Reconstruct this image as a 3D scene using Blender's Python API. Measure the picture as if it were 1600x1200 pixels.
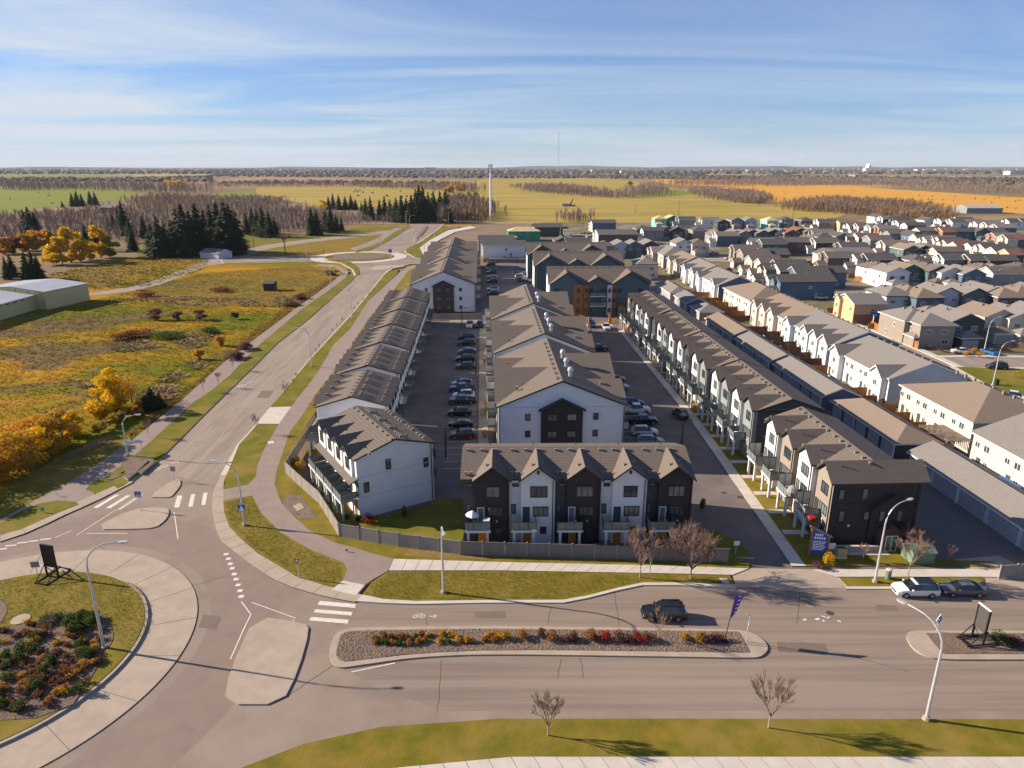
import bpy, math, random
import numpy as np
from mathutils import Vector, Matrix, noise as mnoise
R = math.radians
scene = bpy.context.scene
for o in list(bpy.data.objects): bpy.data.objects.remove(o, do_unlink=True)
COL = scene.collection

# ------------------------------------------------------------ camera
CAM_H = 45.0; FPX = 1080.0; PITCH = math.atan(340.0 / FPX)
cam_d = bpy.data.cameras.new('camera'); cam = bpy.data.objects.new('camera', cam_d); COL.objects.link(cam)
cam_d.sensor_width = 36.0; cam_d.lens = 36.0 * FPX / 1600.0
cam_d.clip_start = 1.0; cam_d.clip_end = 60000.0
cam.location = (0, 0, CAM_H); cam.rotation_euler = (math.pi / 2 - PITCH, 0, 0)
scene.camera = cam
# ------------------------------------------------------------ sky and sun
SUN_EL, SHADOW_DIR = 24.0, -12.0          # elevation, heading of shadows (degrees from +X)
SUN_STRENGTH, SKY_STRENGTH = 5.0, 0.047
w = bpy.data.worlds.new('World'); scene.world = w; w.use_nodes = True
nt = w.node_tree; nt.nodes.clear(); N = nt.nodes; LK = nt.links
out = N.new('ShaderNodeOutputWorld'); bg = N.new('ShaderNodeBackground'); bg.inputs[1].default_value = SKY_STRENGTH
sky = N.new('ShaderNodeTexSky'); sky.sky_type = 'NISHITA'; sky.sun_disc = False
sky.sun_elevation = R(SUN_EL)
_sx, _sy = -math.cos(R(SHADOW_DIR)), -math.sin(R(SHADOW_DIR))
sky.sun_rotation = math.atan2(_sx, _sy) % (2 * math.pi)
sky.air_density = 1.0; sky.dust_density = 0.25; sky.ozone_density = 3.0; sky.altitude = 700
# thin cirrus veils: direction projected onto a high plane, stretched noise
tc = N.new('ShaderNodeTexCoord'); sep = N.new('ShaderNodeSeparateXYZ'); LK.new(tc.outputs['Generated'], sep.inputs[0])
def wm(op, a, b=None, c=None):
    m = N.new('ShaderNodeMath'); m.operation = op
    for i, v in enumerate((a, b, c)):
        if v is None: continue
        if isinstance(v, (int, float)): m.inputs[i].default_value = v
        else: LK.new(v, m.inputs[i])
    return m.outputs[0]
zc = wm('MAXIMUM', sep.outputs[2], 0.0); den = wm('ADD', zc, 0.07)
cx = wm('DIVIDE', sep.outputs[0], den); cy = wm('DIVIDE', sep.outputs[1], den)
cmb = N.new('ShaderNodeCombineXYZ'); LK.new(wm('MULTIPLY', cx, 0.22), cmb.inputs[0]); LK.new(wm('MULTIPLY', cy, 0.55), cmb.inputs[1])
n1 = N.new('ShaderNodeTexNoise'); n1.inputs['Scale'].default_value = 0.9; n1.inputs['Detail'].default_value = 7; n1.inputs['Roughness'].default_value = 0.62
n1.inputs['Distortion'].default_value = 0.9; LK.new(cmb.outputs[0], n1.inputs['Vector'])
r1 = N.new('ShaderNodeMapRange'); r1.inputs[1].default_value = 0.40; r1.inputs[2].default_value = 0.64; r1.inputs[3].default_value = 0.12; r1.inputs[4].default_value = 0.85
LK.new(n1.outputs[0], r1.inputs[0])
# small cumulus low over the horizon
cm2 = N.new('ShaderNodeCombineXYZ'); LK.new(wm('MULTIPLY', sep.outputs[0], 13.0), cm2.inputs[0]); LK.new(wm('MULTIPLY', sep.outputs[2], 55.0), cm2.inputs[2]); LK.new(wm('MULTIPLY', sep.outputs[1], 13.0), cm2.inputs[1])
n2 = N.new('ShaderNodeTexNoise'); n2.inputs['Scale'].default_value = 1.6; n2.inputs['Detail'].default_value = 5; LK.new(cm2.outputs[0], n2.inputs['Vector'])
r2 = N.new('ShaderNodeMapRange'); r2.inputs[1].default_value = 0.66; r2.inputs[2].default_value = 0.76; LK.new(n2.outputs[0], r2.inputs[0])
band = N.new('ShaderNodeMapRange'); band.inputs[1].default_value = 0.085; band.inputs[2].default_value = 0.045; LK.new(sep.outputs[2], band.inputs[0])
band2 = N.new('ShaderNodeMapRange'); band2.inputs[1].default_value = 0.006; band2.inputs[2].default_value = 0.02; LK.new(sep.outputs[2], band2.inputs[0])
cum = wm('MULTIPLY', wm('MULTIPLY', r2.outputs[0], band.outputs[0]), band2.outputs[0])
hi = N.new('ShaderNodeMapRange'); hi.inputs[1].default_value = 0.03; hi.inputs[2].default_value = 0.34; hi.inputs[3].default_value = 1.0; hi.inputs[4].default_value = 0.35; LK.new(sep.outputs[2], hi.inputs[0])
lf = N.new('ShaderNodeMapRange'); lf.inputs[1].default_value = 0.1; lf.inputs[2].default_value = -0.6; lf.inputs[3].default_value = 0.72; lf.inputs[4].default_value = 1.5; LK.new(sep.outputs[0], lf.inputs[0])
veil = wm('MULTIPLY', wm('MULTIPLY', r1.outputs[0], hi.outputs[0]), lf.outputs[0])
fac = wm('MINIMUM', wm('ADD', veil, wm('MULTIPLY', cum, 0.5)), 0.95)
mx = N.new('ShaderNodeMix'); mx.data_type = 'RGBA'; LK.new(fac, mx.inputs[0]); LK.new(sky.outputs[0], mx.inputs[6])
mx.inputs[7].default_value = (12.6, 8.9, 6.5, 1)
tint = N.new('ShaderNodeMix'); tint.data_type = 'RGBA'; tint.blend_type = 'MULTIPLY'; tint.inputs[0].default_value = 1.0; tint.inputs[7].default_value = (0.58, 0.91, 1.38, 1)
LK.new(mx.outputs[2], tint.inputs[6]); LK.new(tint.outputs[2], bg.inputs[0]); LK.new(bg.outputs[0], out.inputs[0])
sd = bpy.data.lights.new('sun', 'SUN'); sun = bpy.data.objects.new('sun', sd); COL.objects.link(sun)
sd.energy = SUN_STRENGTH; sd.angle = R(0.5); sd.color = (1.0, 0.87, 0.70)
ld = Vector((math.cos(R(SHADOW_DIR)) * math.cos(R(SUN_EL)), math.sin(R(SHADOW_DIR)) * math.cos(R(SUN_EL)), -math.sin(R(SUN_EL))))
sun.rotation_euler = ld.to_track_quat('-Z', 'Y').to_euler(); sun.location = (-200, 60, 120)
scene.view_settings.view_transform = 'Standard'; scene.view_settings.look = 'None'
scene.view_settings.exposure = 1.0; scene.view_settings.gamma = 1.0; scene.view_settings.use_curve_mapping = False
scene.render.engine = 'CYCLES'
scene.cycles.max_bounces = 5; scene.cycles.diffuse_bounces = 2; scene.cycles.glossy_bounces = 2
scene.cycles.transparent_max_bounces = 8; scene.cycles.volume_bounces = 0

# ------------------------------------------------------------ survey helper: a sight line from the drone meets height h
_c, _s = math.cos(PITCH), math.sin(PITCH)
def G(u, v, h=0.0):
    x = (u - 800) / FPX; k = (600 - v) / FPX
    dy, dz = _c + k * _s, -_s + k * _c
    t = (h - CAM_H) / dz
    return (x * t, dy * t)
def GP(pts, h=0.0): return [G(u, v, h) for u, v in pts]

# ------------------------------------------------------------ materials
MATS = {}
def mat(name, c, c2=None, scale=1.0, detail=3, rough=0.85, bump=0.0, bscale=20.0, metal=0.0, spec=0.3, lo=0.35, hi=0.65,
        c3=None, s3=0.1, lo3=0.5, hi3=0.65, lines=None, stretch=None, coat=0):
    if name in MATS: return MATS[name]
    m = bpy.data.materials.new(name); m.use_nodes = True; MATS[name] = m
    nt = m.node_tree; b = nt.nodes['Principled BSDF']; L = nt.links
    b.inputs['Roughness'].default_value = rough; b.inputs['Metallic'].default_value = metal
    b.inputs['Specular IOR Level'].default_value = spec; b.inputs['Coat Weight'].default_value = coat
    b.inputs['Base Color'].default_value = (*c, 1)
    geo = nt.nodes.new('ShaderNodeNewGeometry'); pos = geo.outputs['Position']
    if stretch:
        mp = nt.nodes.new('ShaderNodeMapping'); mp.inputs['Scale'].default_value = stretch[:3]; mp.inputs['Rotation'].default_value = (0, 0, R(stretch[3]) if len(stretch) > 3 else 0)
        L.new(pos, mp.inputs[0]); pos = mp.outputs[0]
    col = None
    def nz(sc, det, lo_, hi_):
        n = nt.nodes.new('ShaderNodeTexNoise'); n.inputs['Scale'].default_value = sc; n.inputs['Detail'].default_value = det; n.inputs['Roughness'].default_value = 0.62
        L.new(pos, n.inputs['Vector']); r = nt.nodes.new('ShaderNodeMapRange'); r.inputs[1].default_value = lo_; r.inputs[2].default_value = hi_; L.new(n.outputs[0], r.inputs[0]); return r.outputs[0]
    def mixc(f, a, bb):
        x = nt.nodes.new('ShaderNodeMix'); x.data_type = 'RGBA'; L.new(f, x.inputs[0])
        for i, v in ((6, a), (7, bb)):
            if isinstance(v, tuple): x.inputs[i].default_value = (*v, 1)
            else: L.new(v, x.inputs[i])
        return x.outputs[2]
    if c2: col = mixc(nz(scale, detail, lo, hi), c, c2)
    if c3: col = mixc(nz(s3, 4, lo3, hi3), col if col is not None else c, c3)
    if lines:   # (axis, period, width, colour): siding laps, standing seams, control joints
        ax, per, wd, lc = lines
        sp = nt.nodes.new('ShaderNodeSeparateXYZ'); L.new(geo.outputs['Position'], sp.inputs[0])
        md = nt.nodes.new('ShaderNodeMath'); md.operation = 'FLOORED_MODULO'; L.new(sp.outputs[ax], md.inputs[0]); md.inputs[1].default_value = per
        lt = nt.nodes.new('ShaderNodeMath'); lt.operation = 'LESS_THAN'; L.new(md.outputs[0], lt.inputs[0]); lt.inputs[1].default_value = wd
        col = mixc(lt.outputs[0], col if col is not None else c, lc)
    if col is not None: L.new(col, b.inputs['Base Color'])
    if bump > 0:
        n = nt.nodes.new('ShaderNodeTexNoise'); n.inputs['Scale'].default_value = bscale; n.inputs['Detail'].default_value = 4; L.new(pos, n.inputs['Vector'])
        bp = nt.nodes.new('ShaderNodeBump'); bp.inputs['Strength'].default_value = bump; bp.inputs['Distance'].default_value = 0.1
        L.new(n.outputs[0], bp.inputs['Height']); L.new(bp.outputs[0], b.inputs['Normal'])
    return m
def leafmat(name, c, c2, scale=0.6, trans=0.45):
    m = mat(name, c, c2, scale=scale, rough=0.8, spec=0.1)
    t_ = m.node_tree; b = t_.nodes['Principled BSDF']; tr = t_.nodes.new('ShaderNodeBsdfTranslucent'); ms = t_.nodes.new('ShaderNodeMixShader'); ms.inputs[0].default_value = trans
    o_ = [n for n in t_.nodes if n.type == 'OUTPUT_MATERIAL'][0]; src = b.inputs['Base Color'].links[0].from_socket
    t_.links.new(src, tr.inputs[0]); t_.links.new(b.outputs[0], ms.inputs[1]); t_.links.new(tr.outputs[0], ms.inputs[2]); t_.links.new(ms.outputs[0], o_.inputs[0])
    return m

asphalt = mat('asphalt', (0.27, 0.208, 0.162), (0.215, 0.166, 0.13), scale=0.22, detail=10, rough=0.9, bump=0.3, bscale=14, c3=(0.32, 0.245, 0.195), s3=0.07, lo3=0.42, hi3=0.66)
asphalt_lane = mat('asphalt_worn_lane', (0.255, 0.185, 0.15), (0.225, 0.165, 0.132), scale=0.5, detail=6, rough=0.88, bump=0.2, bscale=14)
street_asphalt = mat('street_asphalt', (0.275, 0.212, 0.166), (0.205, 0.158, 0.125), scale=0.85, detail=6, rough=0.9, bump=0.3, bscale=14, lo=0.38, hi=0.62, c3=(0.30, 0.232, 0.182), s3=0.3, lo3=0.5, hi3=0.72, stretch=(0.035, 1.0, 1.0, -1))
road_concrete = mat('road_pale', (0.325, 0.26, 0.21), (0.272, 0.217, 0.175), scale=0.35, detail=7, rough=0.9, bump=0.2, bscale=12, stretch=(1, 0.12, 1, -3), c3=(0.22, 0.165, 0.135), s3=0.45, lo3=0.46, hi3=0.68)
lot_asphalt = mat('lot_asphalt', (0.165, 0.135, 0.125), (0.13, 0.108, 0.10), scale=0.3, detail=6, rough=0.9, bump=0.25, bscale=14, c3=(0.19, 0.155, 0.14), s3=0.08)
concrete = mat('concrete', (0.42, 0.335, 0.26), (0.36, 0.285, 0.22), scale=0.6, detail=7, rough=0.9, bump=0.2, bscale=18, c3=(0.32, 0.25, 0.195), s3=0.22, lo3=0.52, hi3=0.75)
concrete_pale = mat('concrete_pale', (0.58, 0.52, 0.45), (0.50, 0.445, 0.38), scale=0.6, detail=7, rough=0.9, bump=0.15, bscale=18)
joint = mat('joint_dark', (0.17, 0.14, 0.11), (0.12, 0.10, 0.08), scale=2.0)
path_asphalt = mat('path_asphalt', (0.29, 0.222, 0.19), (0.25, 0.19, 0.162), scale=0.5, detail=6, rough=0.92, bump=0.2, bscale=16)
grass = mat('verge_grass', (0.125, 0.12, 0.012), (0.23, 0.16, 0.024), scale=0.4, detail=7, rough=0.95, bump=0.45, bscale=9, c3=(0.25, 0.175, 0.045), s3=0.16, lo3=0.48, hi3=0.72, spec=0.1)
grass_green = mat('green_grass', (0.105, 0.12, 0.01), (0.17, 0.15, 0.018), scale=0.35, detail=7, rough=0.95, bump=0.45, bscale=9, c3=(0.25, 0.17, 0.04), s3=0.13, lo3=0.47, hi3=0.68, spec=0.1)
meadow = mat('meadow', (0.14, 0.145, 0.008), (0.42, 0.20, 0.012), scale=0.024, detail=11, lo=0.43, hi=0.57, rough=0.95, bump=1.0, bscale=1.6, c3=(0.17, 0.115, 0.045), s3=0.045, lo3=0.52, hi3=0.6, spec=0.05, stretch=(0.6, 1.0, 1, 20))
meadow_gold = mat('meadow_gold', (0.27, 0.165, 0.03), (0.17, 0.14, 0.03), scale=0.08, detail=8, rough=0.95, bump=0.8, bscale=1.6, spec=0.05)
field_green = mat('field_green', (0.17, 0.21, 0.035), (0.22, 0.215, 0.04), scale=0.012, detail=8, rough=0.95, spec=0.05)
field_gold = mat('field_gold', (0.42, 0.29, 0.07), (0.27, 0.22, 0.05), scale=0.011, detail=9, rough=0.95, spec=0.05, lo=0.4, hi=0.62, c3=(0.37, 0.28, 0.11), s3=0.06, stretch=(0.45, 1.3, 1, 12))
field_tan = mat('field_tan', (0.37, 0.24, 0.13), (0.30, 0.19, 0.10), scale=0.012, detail=8, rough=0.95, spec=0.05)
field_orange = mat('field_orange', (0.66, 0.33, 0.06), (0.54, 0.28, 0.05), scale=0.02, detail=9, rough=0.95, spec=0.05, stretch=(0.3, 1.5, 1, 0))
field_olive = mat('field_olive', (0.25, 0.195, 0.06), (0.195, 0.145, 0.05), scale=0.01, detail=9, rough=0.95, spec=0.05)
land = mat('far_land', (0.185, 0.13, 0.08), (0.26, 0.19, 0.095), scale=0.0035, detail=10, rough=0.95, spec=0.05, c3=(0.38, 0.27, 0.12), s3=0.0016, lo3=0.5, hi3=0.58, stretch=(0.45, 1, 1, 5))
bare_soil = mat('bare_soil', (0.25, 0.165, 0.105), (0.19, 0.13, 0.085), scale=0.05, detail=8, rough=0.95, bump=0.5, bscale=2)
gravel = mat('gravel_track', (0.34, 0.265, 0.19), (0.26, 0.2, 0.14), scale=0.3, detail=7, rough=0.95, bump=0.4, bscale=4)
mulch = mat('mulch', (0.17, 0.115, 0.085), (0.32, 0.235, 0.175), scale=5.5, detail=5, rough=0.95, bump=1.0, bscale=9, lo=0.45, hi=0.75, c3=(0.10, 0.065, 0.05), s3=0.9, lo3=0.5, hi3=0.8)
yard_ground = mat('yard_ground', (0.165, 0.125, 0.07), (0.12, 0.12, 0.035), scale=0.06, detail=6, rough=0.95, bump=0.4, bscale=3, c3=(0.24, 0.2, 0.16), s3=0.05, lo3=0.5, hi3=0.6)
paint_white = mat('paint_white', (0.74, 0.68, 0.60), (0.58, 0.51, 0.44), scale=2.5, detail=6, rough=0.8)
paint_yellow = mat('paint_yellow', (0.50, 0.36, 0.14), (0.40, 0.29, 0.14), scale=1.5, detail=6, rough=0.8)
white_lap = mat('white_siding', (0.72, 0.72, 0.72), (0.66, 0.66, 0.67), scale=0.5, rough=0.7, lines=(2, 0.3, 0.03, (0.50, 0.50, 0.52)))
cream_lap = mat('cream_siding', (0.58, 0.51, 0.44), (0.53, 0.465, 0.40), scale=0.5, rough=0.7, lines=(2, 0.25, 0.03, (0.48, 0.42, 0.34)))
black_lap = mat('black_siding', (0.032, 0.027, 0.028), (0.042, 0.035, 0.034), scale=0.8, rough=0.65, lines=(2, 0.3, 0.035, (0.016, 0.014, 0.015)))
char_lap = mat('charcoal_siding', (0.062, 0.064, 0.068), (0.075, 0.076, 0.08), scale=0.8, rough=0.65, lines=(2, 0.3, 0.035, (0.035, 0.036, 0.04)))
grey_lap = mat('grey_siding', (0.25, 0.27, 0.27), (0.22, 0.235, 0.24), scale=0.6, rough=0.7, lines=(2, 0.28, 0.03, (0.16, 0.17, 0.175)))
taupe_lap = mat('taupe_siding', (0.30, 0.25, 0.205), (0.27, 0.225, 0.185), scale=0.6, rough=0.7, lines=(2, 0.28, 0.03, (0.19, 0.16, 0.13)))
lblue_and_shade_lap = mat('pale_blue_and_shade_siding', (0.50, 0.55, 0.60), (0.46, 0.51, 0.57), scale=0.6, rough=0.7, lines=(2, 0.28, 0.03, (0.36, 0.40, 0.44)))  # on some walls the blue of shade is put into this colour
blue_and_shade_lap = mat('blue_and_shade_siding', (0.11, 0.16, 0.23), (0.095, 0.14, 0.205), scale=0.6, rough=0.7, lines=(2, 0.28, 0.03, (0.04, 0.06, 0.1)))  # on garages and row-house ends, blue shade is put into the colour
teal_lap = mat('teal_siding', (0.10, 0.145, 0.15), (0.085, 0.125, 0.13), scale=0.6, rough=0.7, lines=(2, 0.28, 0.03, (0.06, 0.09, 0.095)))
yellow_lap = mat('yellow_siding', (0.64, 0.43, 0.24), (0.59, 0.40, 0.22), scale=0.6, rough=0.7, lines=(2, 0.28, 0.03, (0.45, 0.32, 0.16)))
mint_wrap = mat('mint_sheathing', (0.28, 0.62, 0.48), (0.24, 0.56, 0.43), scale=0.4, rough=0.6)
green_wrap = mat('green_sheathing', (0.03, 0.30, 0.19), (0.03, 0.24, 0.15), scale=0.4, rough=0.6)
raw_ply = mat('bare_plywood', (0.62, 0.45, 0.25), (0.52, 0.37, 0.2), scale=0.8, rough=0.8)
brick_mat = mat('brick_red', (0.28, 0.13, 0.09), (0.20, 0.10, 0.075), scale=3, rough=0.85)
wood_panel = mat('orange_wood', (0.36, 0.155, 0.055), (0.28, 0.115, 0.04), scale=1.2, rough=0.6, stretch=(1, 1, 5))
fence_wood = mat('cedar_fence', (0.40, 0.17, 0.05), (0.29, 0.12, 0.04), scale=1.2, rough=0.8, lines=(1, 0.3, 0.03, (0.14, 0.06, 0.02)))
fence_wood_x = mat('cedar_fence_boards', (0.40, 0.17, 0.06), (0.30, 0.125, 0.042), scale=1.2, rough=0.8, lines=(0, 0.3, 0.03, (0.09, 0.04, 0.02)))
def roofm(name, c, c2):
    return mat(name, c, c2, scale=2.2, detail=6, rough=0.93, bump=0.35, bscale=9, c3=tuple(x * 0.87 for x in c), s3=0.35, lo3=0.45, hi3=0.75, lines=(2, 0.16, 0.035, tuple(x * 0.72 for x in c)), spec=0.15)
roof_brown = roofm('shingle_brown', (0.185, 0.150, 0.125), (0.150, 0.120, 0.10))
roof_grey = roofm('shingle_grey', (0.245, 0.22, 0.20), (0.20, 0.182, 0.165))
roof_tan = roofm('shingle_tan', (0.26, 0.20, 0.155), (0.22, 0.168, 0.13))
roof_dark = roofm('shingle_dark', (0.125, 0.113, 0.108), (0.10, 0.092, 0.09))
roof_black = mat('fascia_dark', (0.04, 0.038, 0.038), rough=0.6)
roof_red = roofm('shingle_red', (0.25, 0.12, 0.085), (0.21, 0.10, 0.07))
metal_roof = mat('metal_roof', (0.42, 0.43, 0.45), (0.36, 0.37, 0.39), scale=0.3, rough=0.5, lines=(0, 1.2, 0.08, (0.42, 0.42, 0.45)))
barn_wall = mat('barn_cream', (0.60, 0.50, 0.24), (0.54, 0.45, 0.215), scale=0.3, rough=0.8, lines=(1, 1.2, 0.08, (0.28, 0.27, 0.18)))
blue_trim = mat('blue_trim', (0.03, 0.18, 0.36), rough=0.5)
metal = mat('galvanised', (0.56, 0.56, 0.56), (0.48, 0.48, 0.49), scale=3, rough=0.4, metal=0.3, spec=0.5)
chrome = mat('bright_metal', (0.50, 0.51, 0.53), rough=0.5, metal=0.5)
white_trim = mat('white_trim', (0.72, 0.71, 0.69), rough=0.6)
vent_m = mat('vent_cap', (0.25, 0.215, 0.185), (0.20, 0.175, 0.15), scale=5, rough=0.7)
vent_dark = mat('vent_dark', (0.07, 0.06, 0.055), rough=0.7)
glass_d = mat('glass_dark', (0.035, 0.045, 0.055), (0.07, 0.085, 0.095), scale=0.9, rough=0.06, spec=0.8)
glass_p = mat('glass_curtained', (0.17, 0.19, 0.19), (0.10, 0.12, 0.13), scale=0.9, rough=0.1, spec=0.8)
glass_rail = mat('railing_glass', (0.20, 0.24, 0.24), (0.13, 0.16, 0.16), scale=0.8, rough=0.12, spec=0.7)
frost = mat('frosted_panel', (0.50, 0.50, 0.45), (0.42, 0.43, 0.39), scale=1.2, rough=0.4, spec=0.5)
frame_blk = mat('frame_black', (0.02, 0.02, 0.022), rough=0.5)
door_orange = mat('orange_door', (0.62, 0.23, 0.04), (0.52, 0.19, 0.035), scale=2, rough=0.5)
deck_m = mat('deck_boards', (0.32, 0.25, 0.18), (0.26, 0.20, 0.145), scale=2, rough=0.8)
post_m = mat('white_post', (0.60, 0.60, 0.62), rough=0.6)
garage_m = mat('garage_door', (0.34, 0.34, 0.35), (0.31, 0.31, 0.32), scale=1, rough=0.6, lines=(2, 0.5, 0.04, (0.2, 0.2, 0.21)))
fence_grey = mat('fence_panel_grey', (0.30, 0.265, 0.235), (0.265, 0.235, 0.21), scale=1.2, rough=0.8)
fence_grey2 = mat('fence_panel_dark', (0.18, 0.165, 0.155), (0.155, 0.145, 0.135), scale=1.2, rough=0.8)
bark = mat('bark', (0.115, 0.085, 0.065), (0.07, 0.05, 0.04), scale=4, rough=0.9)
bark_pale = mat('pale_bark', (0.34, 0.265, 0.20), (0.22, 0.165, 0.125), scale=3, rough=0.9)
twig_m = mat('bare_twigs', (0.29, 0.195, 0.145), (0.19, 0.12, 0.10), scale=1.2, rough=0.9)
wood_m = mat('bare_wood_mass', (0.30, 0.222, 0.19), (0.185, 0.13, 0.118), scale=0.05, detail=7, rough=0.95, c3=(0.34, 0.23, 0.13), s3=0.02, lo3=0.52, hi3=0.68)
spruce_m = leafmat('spruce_needles', (0.014, 0.028, 0.010), (0.036, 0.05, 0.017), 0.9, .15)
spruce_m2 = leafmat('spruce_needles_pale', (0.022, 0.036, 0.014), (0.045, 0.06, 0.024), 0.9, .15)
yellow_leaf = leafmat('yellow_leaves', (0.82, 0.50, 0.015), (0.58, 0.38, 0.015), 0.8)
yg_leaf = leafmat('yellow_green_leaves', (0.40, 0.32, 0.03), (0.22, 0.21, 0.02), 0.8)
orange_leaf = leafmat('orange_leaves', (0.66, 0.34, 0.035), (0.46, 0.22, 0.03), 0.9)
red_leaf = leafmat('red_leaves', (0.44, 0.055, 0.03), (0.26, 0.03, 0.02), 1.5)
rust_leaf = leafmat('rust_leaves', (0.26, 0.11, 0.035), (0.14, 0.06, 0.025), 1.5)
gold_leaf = leafmat('gold_leaves', (0.60, 0.34, 0.03), (0.36, 0.21, 0.03), 1.5)
green_leaf = leafmat('green_leaves', (0.05, 0.085, 0.018), (0.10, 0.13, 0.03), 1.5)
maroon_leaf = leafmat('maroon_leaves', (0.21, 0.105, 0.09), (0.12, 0.06, 0.055), 1.5)
bed_rust = leafmat('rust_bed_leaves', (0.44, 0.20, 0.035), (0.25, 0.12, 0.03), 1.5)
dry_grass = leafmat('dry_grass', (0.42, 0.27, 0.07), (0.24, 0.18, 0.05), 0.35)
tuft_m = mat('meadow_tufts', (0.17, 0.165, 0.01), (0.46, 0.235, 0.015), scale=0.024, detail=11, lo=0.43, hi=0.57, rough=0.95, spec=0.05, c3=(0.20, 0.13, 0.05), s3=0.045, lo3=0.52, hi3=0.6, stretch=(0.6, 1.0, 1, 20))
sign_blue = mat('sign_blue', (0.03, 0.13, 0.50), rough=0.5)
sign_white = mat('sign_white', (0.80, 0.80, 0.78), rough=0.5)
black_m = mat('black_paint', (0.012, 0.012, 0.013), rough=0.6)
grey_m = mat('grey_back', (0.27, 0.26, 0.26), rough=0.6)
purple_m = mat('purple_cloth', (0.16, 0.07, 0.42), (0.09, 0.05, 0.28), scale=3, rough=0.7)
cabinet_green = mat('cabinet_green', (0.16, 0.24, 0.165), (0.13, 0.20, 0.14), scale=1, rough=0.6)
tarp_blue = mat('tarp_blue', (0.05, 0.23, 0.60), rough=0.6)
tyre_m = mat('tyre', (0.015, 0.015, 0.016), rough=0.85)
rim_m = mat('rim', (0.32, 0.32, 0.34), rough=0.3, metal=0.7)
lamp_glass = mat('lamp_lens', (0.7, 0.72, 0.75), rough=0.15, spec=0.8)
red_lens = mat('red_lens', (0.35, 0.02, 0.02), rough=0.25)
def paint(name, c, metal=0.2): return mat('car_' + name, c, rough=0.28, metal=metal, spec=0.5, coat=0.7)
CARP = {'white': paint('white', (0.72, 0.72, 0.72), 0), 'black': paint('black', (0.010, 0.010, 0.012)), 'grey': paint('grey', (0.10, 0.105, 0.115)),
        'silver': paint('silver', (0.38, 0.39, 0.41), 0.5), 'blue': paint('blue', (0.03, 0.07, 0.16)), 'red': paint('red', (0.17, 0.015, 0.022)), 'darkgrey': paint('darkgrey', (0.035, 0.037, 0.04)), 'brightblue': paint('brightblue', (0.03, 0.16, 0.45))}
car_glass = mat('car_glass', (0.012, 0.014, 0.017), rough=0.05, spec=0.9)

# ------------------------------------------------------------ mesh helpers
class MB:
    def __init__(s): s.v = []; s.f = []; s.m = []
    def face(s, pts, mi=0):
        n = len(s.v); s.v += [tuple(p) for p in pts]; s.f.append(tuple(range(n, n + len(pts)))); s.m.append(mi)
    def box(s, x0, y0, z0, x1, y1, z1, mi=0):
        n = len(s.v)
        s.v += [(x0, y0, z0), (x1, y0, z0), (x1, y1, z0), (x0, y1, z0), (x0, y0, z1), (x1, y0, z1), (x1, y1, z1), (x0, y1, z1)]
        for q in ((0, 3, 2, 1), (4, 5, 6, 7), (0, 1, 5, 4), (1, 2, 6, 5), (2, 3, 7, 6), (3, 0, 4, 7)):
            s.f.append(tuple(n + i for i in q)); s.m.append(mi)
    def ext(s, pts, axis, a0, a1, mi=0, mside=None, mtop=None):
        # extrude a 2D outline along an axis; pts are (x,z) for 'y', (y,z) for 'x', (x,y) for 'z'
        if mside is None: mside = mi
        if mtop is None: mtop = mi
        f = {'y': lambda p, a: (p[0], a, p[1]), 'x': lambda p, a: (a, p[0], p[1]), 'z': lambda p, a: (p[0], p[1], a)}[axis]
        n = len(s.v); k = len(pts)
        s.v += [f(p, a0) for p in pts] + [f(p, a1) for p in pts]
        s.f.append(tuple(n + i for i in reversed(range(k)))); s.m.append(mi)
        s.f.append(tuple(n + k + i for i in range(k))); s.m.append(mtop)
        for i in range(k):
            j = (i + 1) % k; s.f.append((n + i, n + j, n + k + j, n + k + i)); s.m.append(mside)
    def tube(s, pts, rad, n=6, mi=0, cap=True):
        # tapered tube through points; rad is a number or one per point
        rs = rad if isinstance(rad, (list, tuple)) else [rad] * len(pts)
        base = len(s.v); P = [Vector(p) for p in pts]
        for i, p in enumerate(P):
            d = (P[min(i + 1, len(P) - 1)] - P[max(i - 1, 0)]).normalized()
            a = Vector((0, 0, 1)) if abs(d.z) < 0.9 else Vector((1, 0, 0))
            e1 = d.cross(a).normalized(); e2 = d.cross(e1)
            for k in range(n):
                t = 2 * math.pi * k / n; s.v.append(tuple(p + (e1 * math.cos(t) + e2 * math.sin(t)) * rs[i]))
        for i in range(len(P) - 1):
            for k in range(n):
                k2 = (k + 1) % n; a = base + i * n; s.f.append((a + k, a + k2, a + n + k2, a + n + k)); s.m.append(mi)
        if cap:
            s.f.append(tuple(base + k for k in reversed(range(n)))); s.m.append(mi)
            s.f.append(tuple(base + (len(P) - 1) * n + k for k in range(n))); s.m.append(mi)
    def mesh(s, name, mats):
        me = bpy.data.meshes.new(name); me.from_pydata(s.v, [], s.f)
        for m in (mats if isinstance(mats, (list, tuple)) else [mats]): me.materials.append(m)
        me.polygons.foreach_set('material_index', s.m); me.update(); return me
    def build(s, name, mats, parent=None, loc=None, rz=0, **kw):
        return link(name, s.mesh(name, mats), parent, loc, rz, **kw)
def fixn(ob):
    import bmesh
    me = ob.data if isinstance(ob, bpy.types.Object) else ob
    b = bmesh.new(); b.from_mesh(me); bmesh.ops.recalc_face_normals(b, faces=b.faces); b.to_mesh(me); b.free(); return ob
def link(name, data, parent=None, loc=None, rz=0, **kw):
    o = bpy.data.objects.new(name, data); COL.objects.link(o)
    if parent: o.parent = parent
    if loc is not None: o.location = loc
    if rz: o.rotation_euler = (0, 0, rz)
    for k, v in kw.items():
        if v: o[k] = v
    return o
def thing(name, label, cat, loc=(0, 0, 0), rz=0, group=None):
    return link(name, None, None, loc, rz, label=label, category=cat, group=group)
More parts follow.
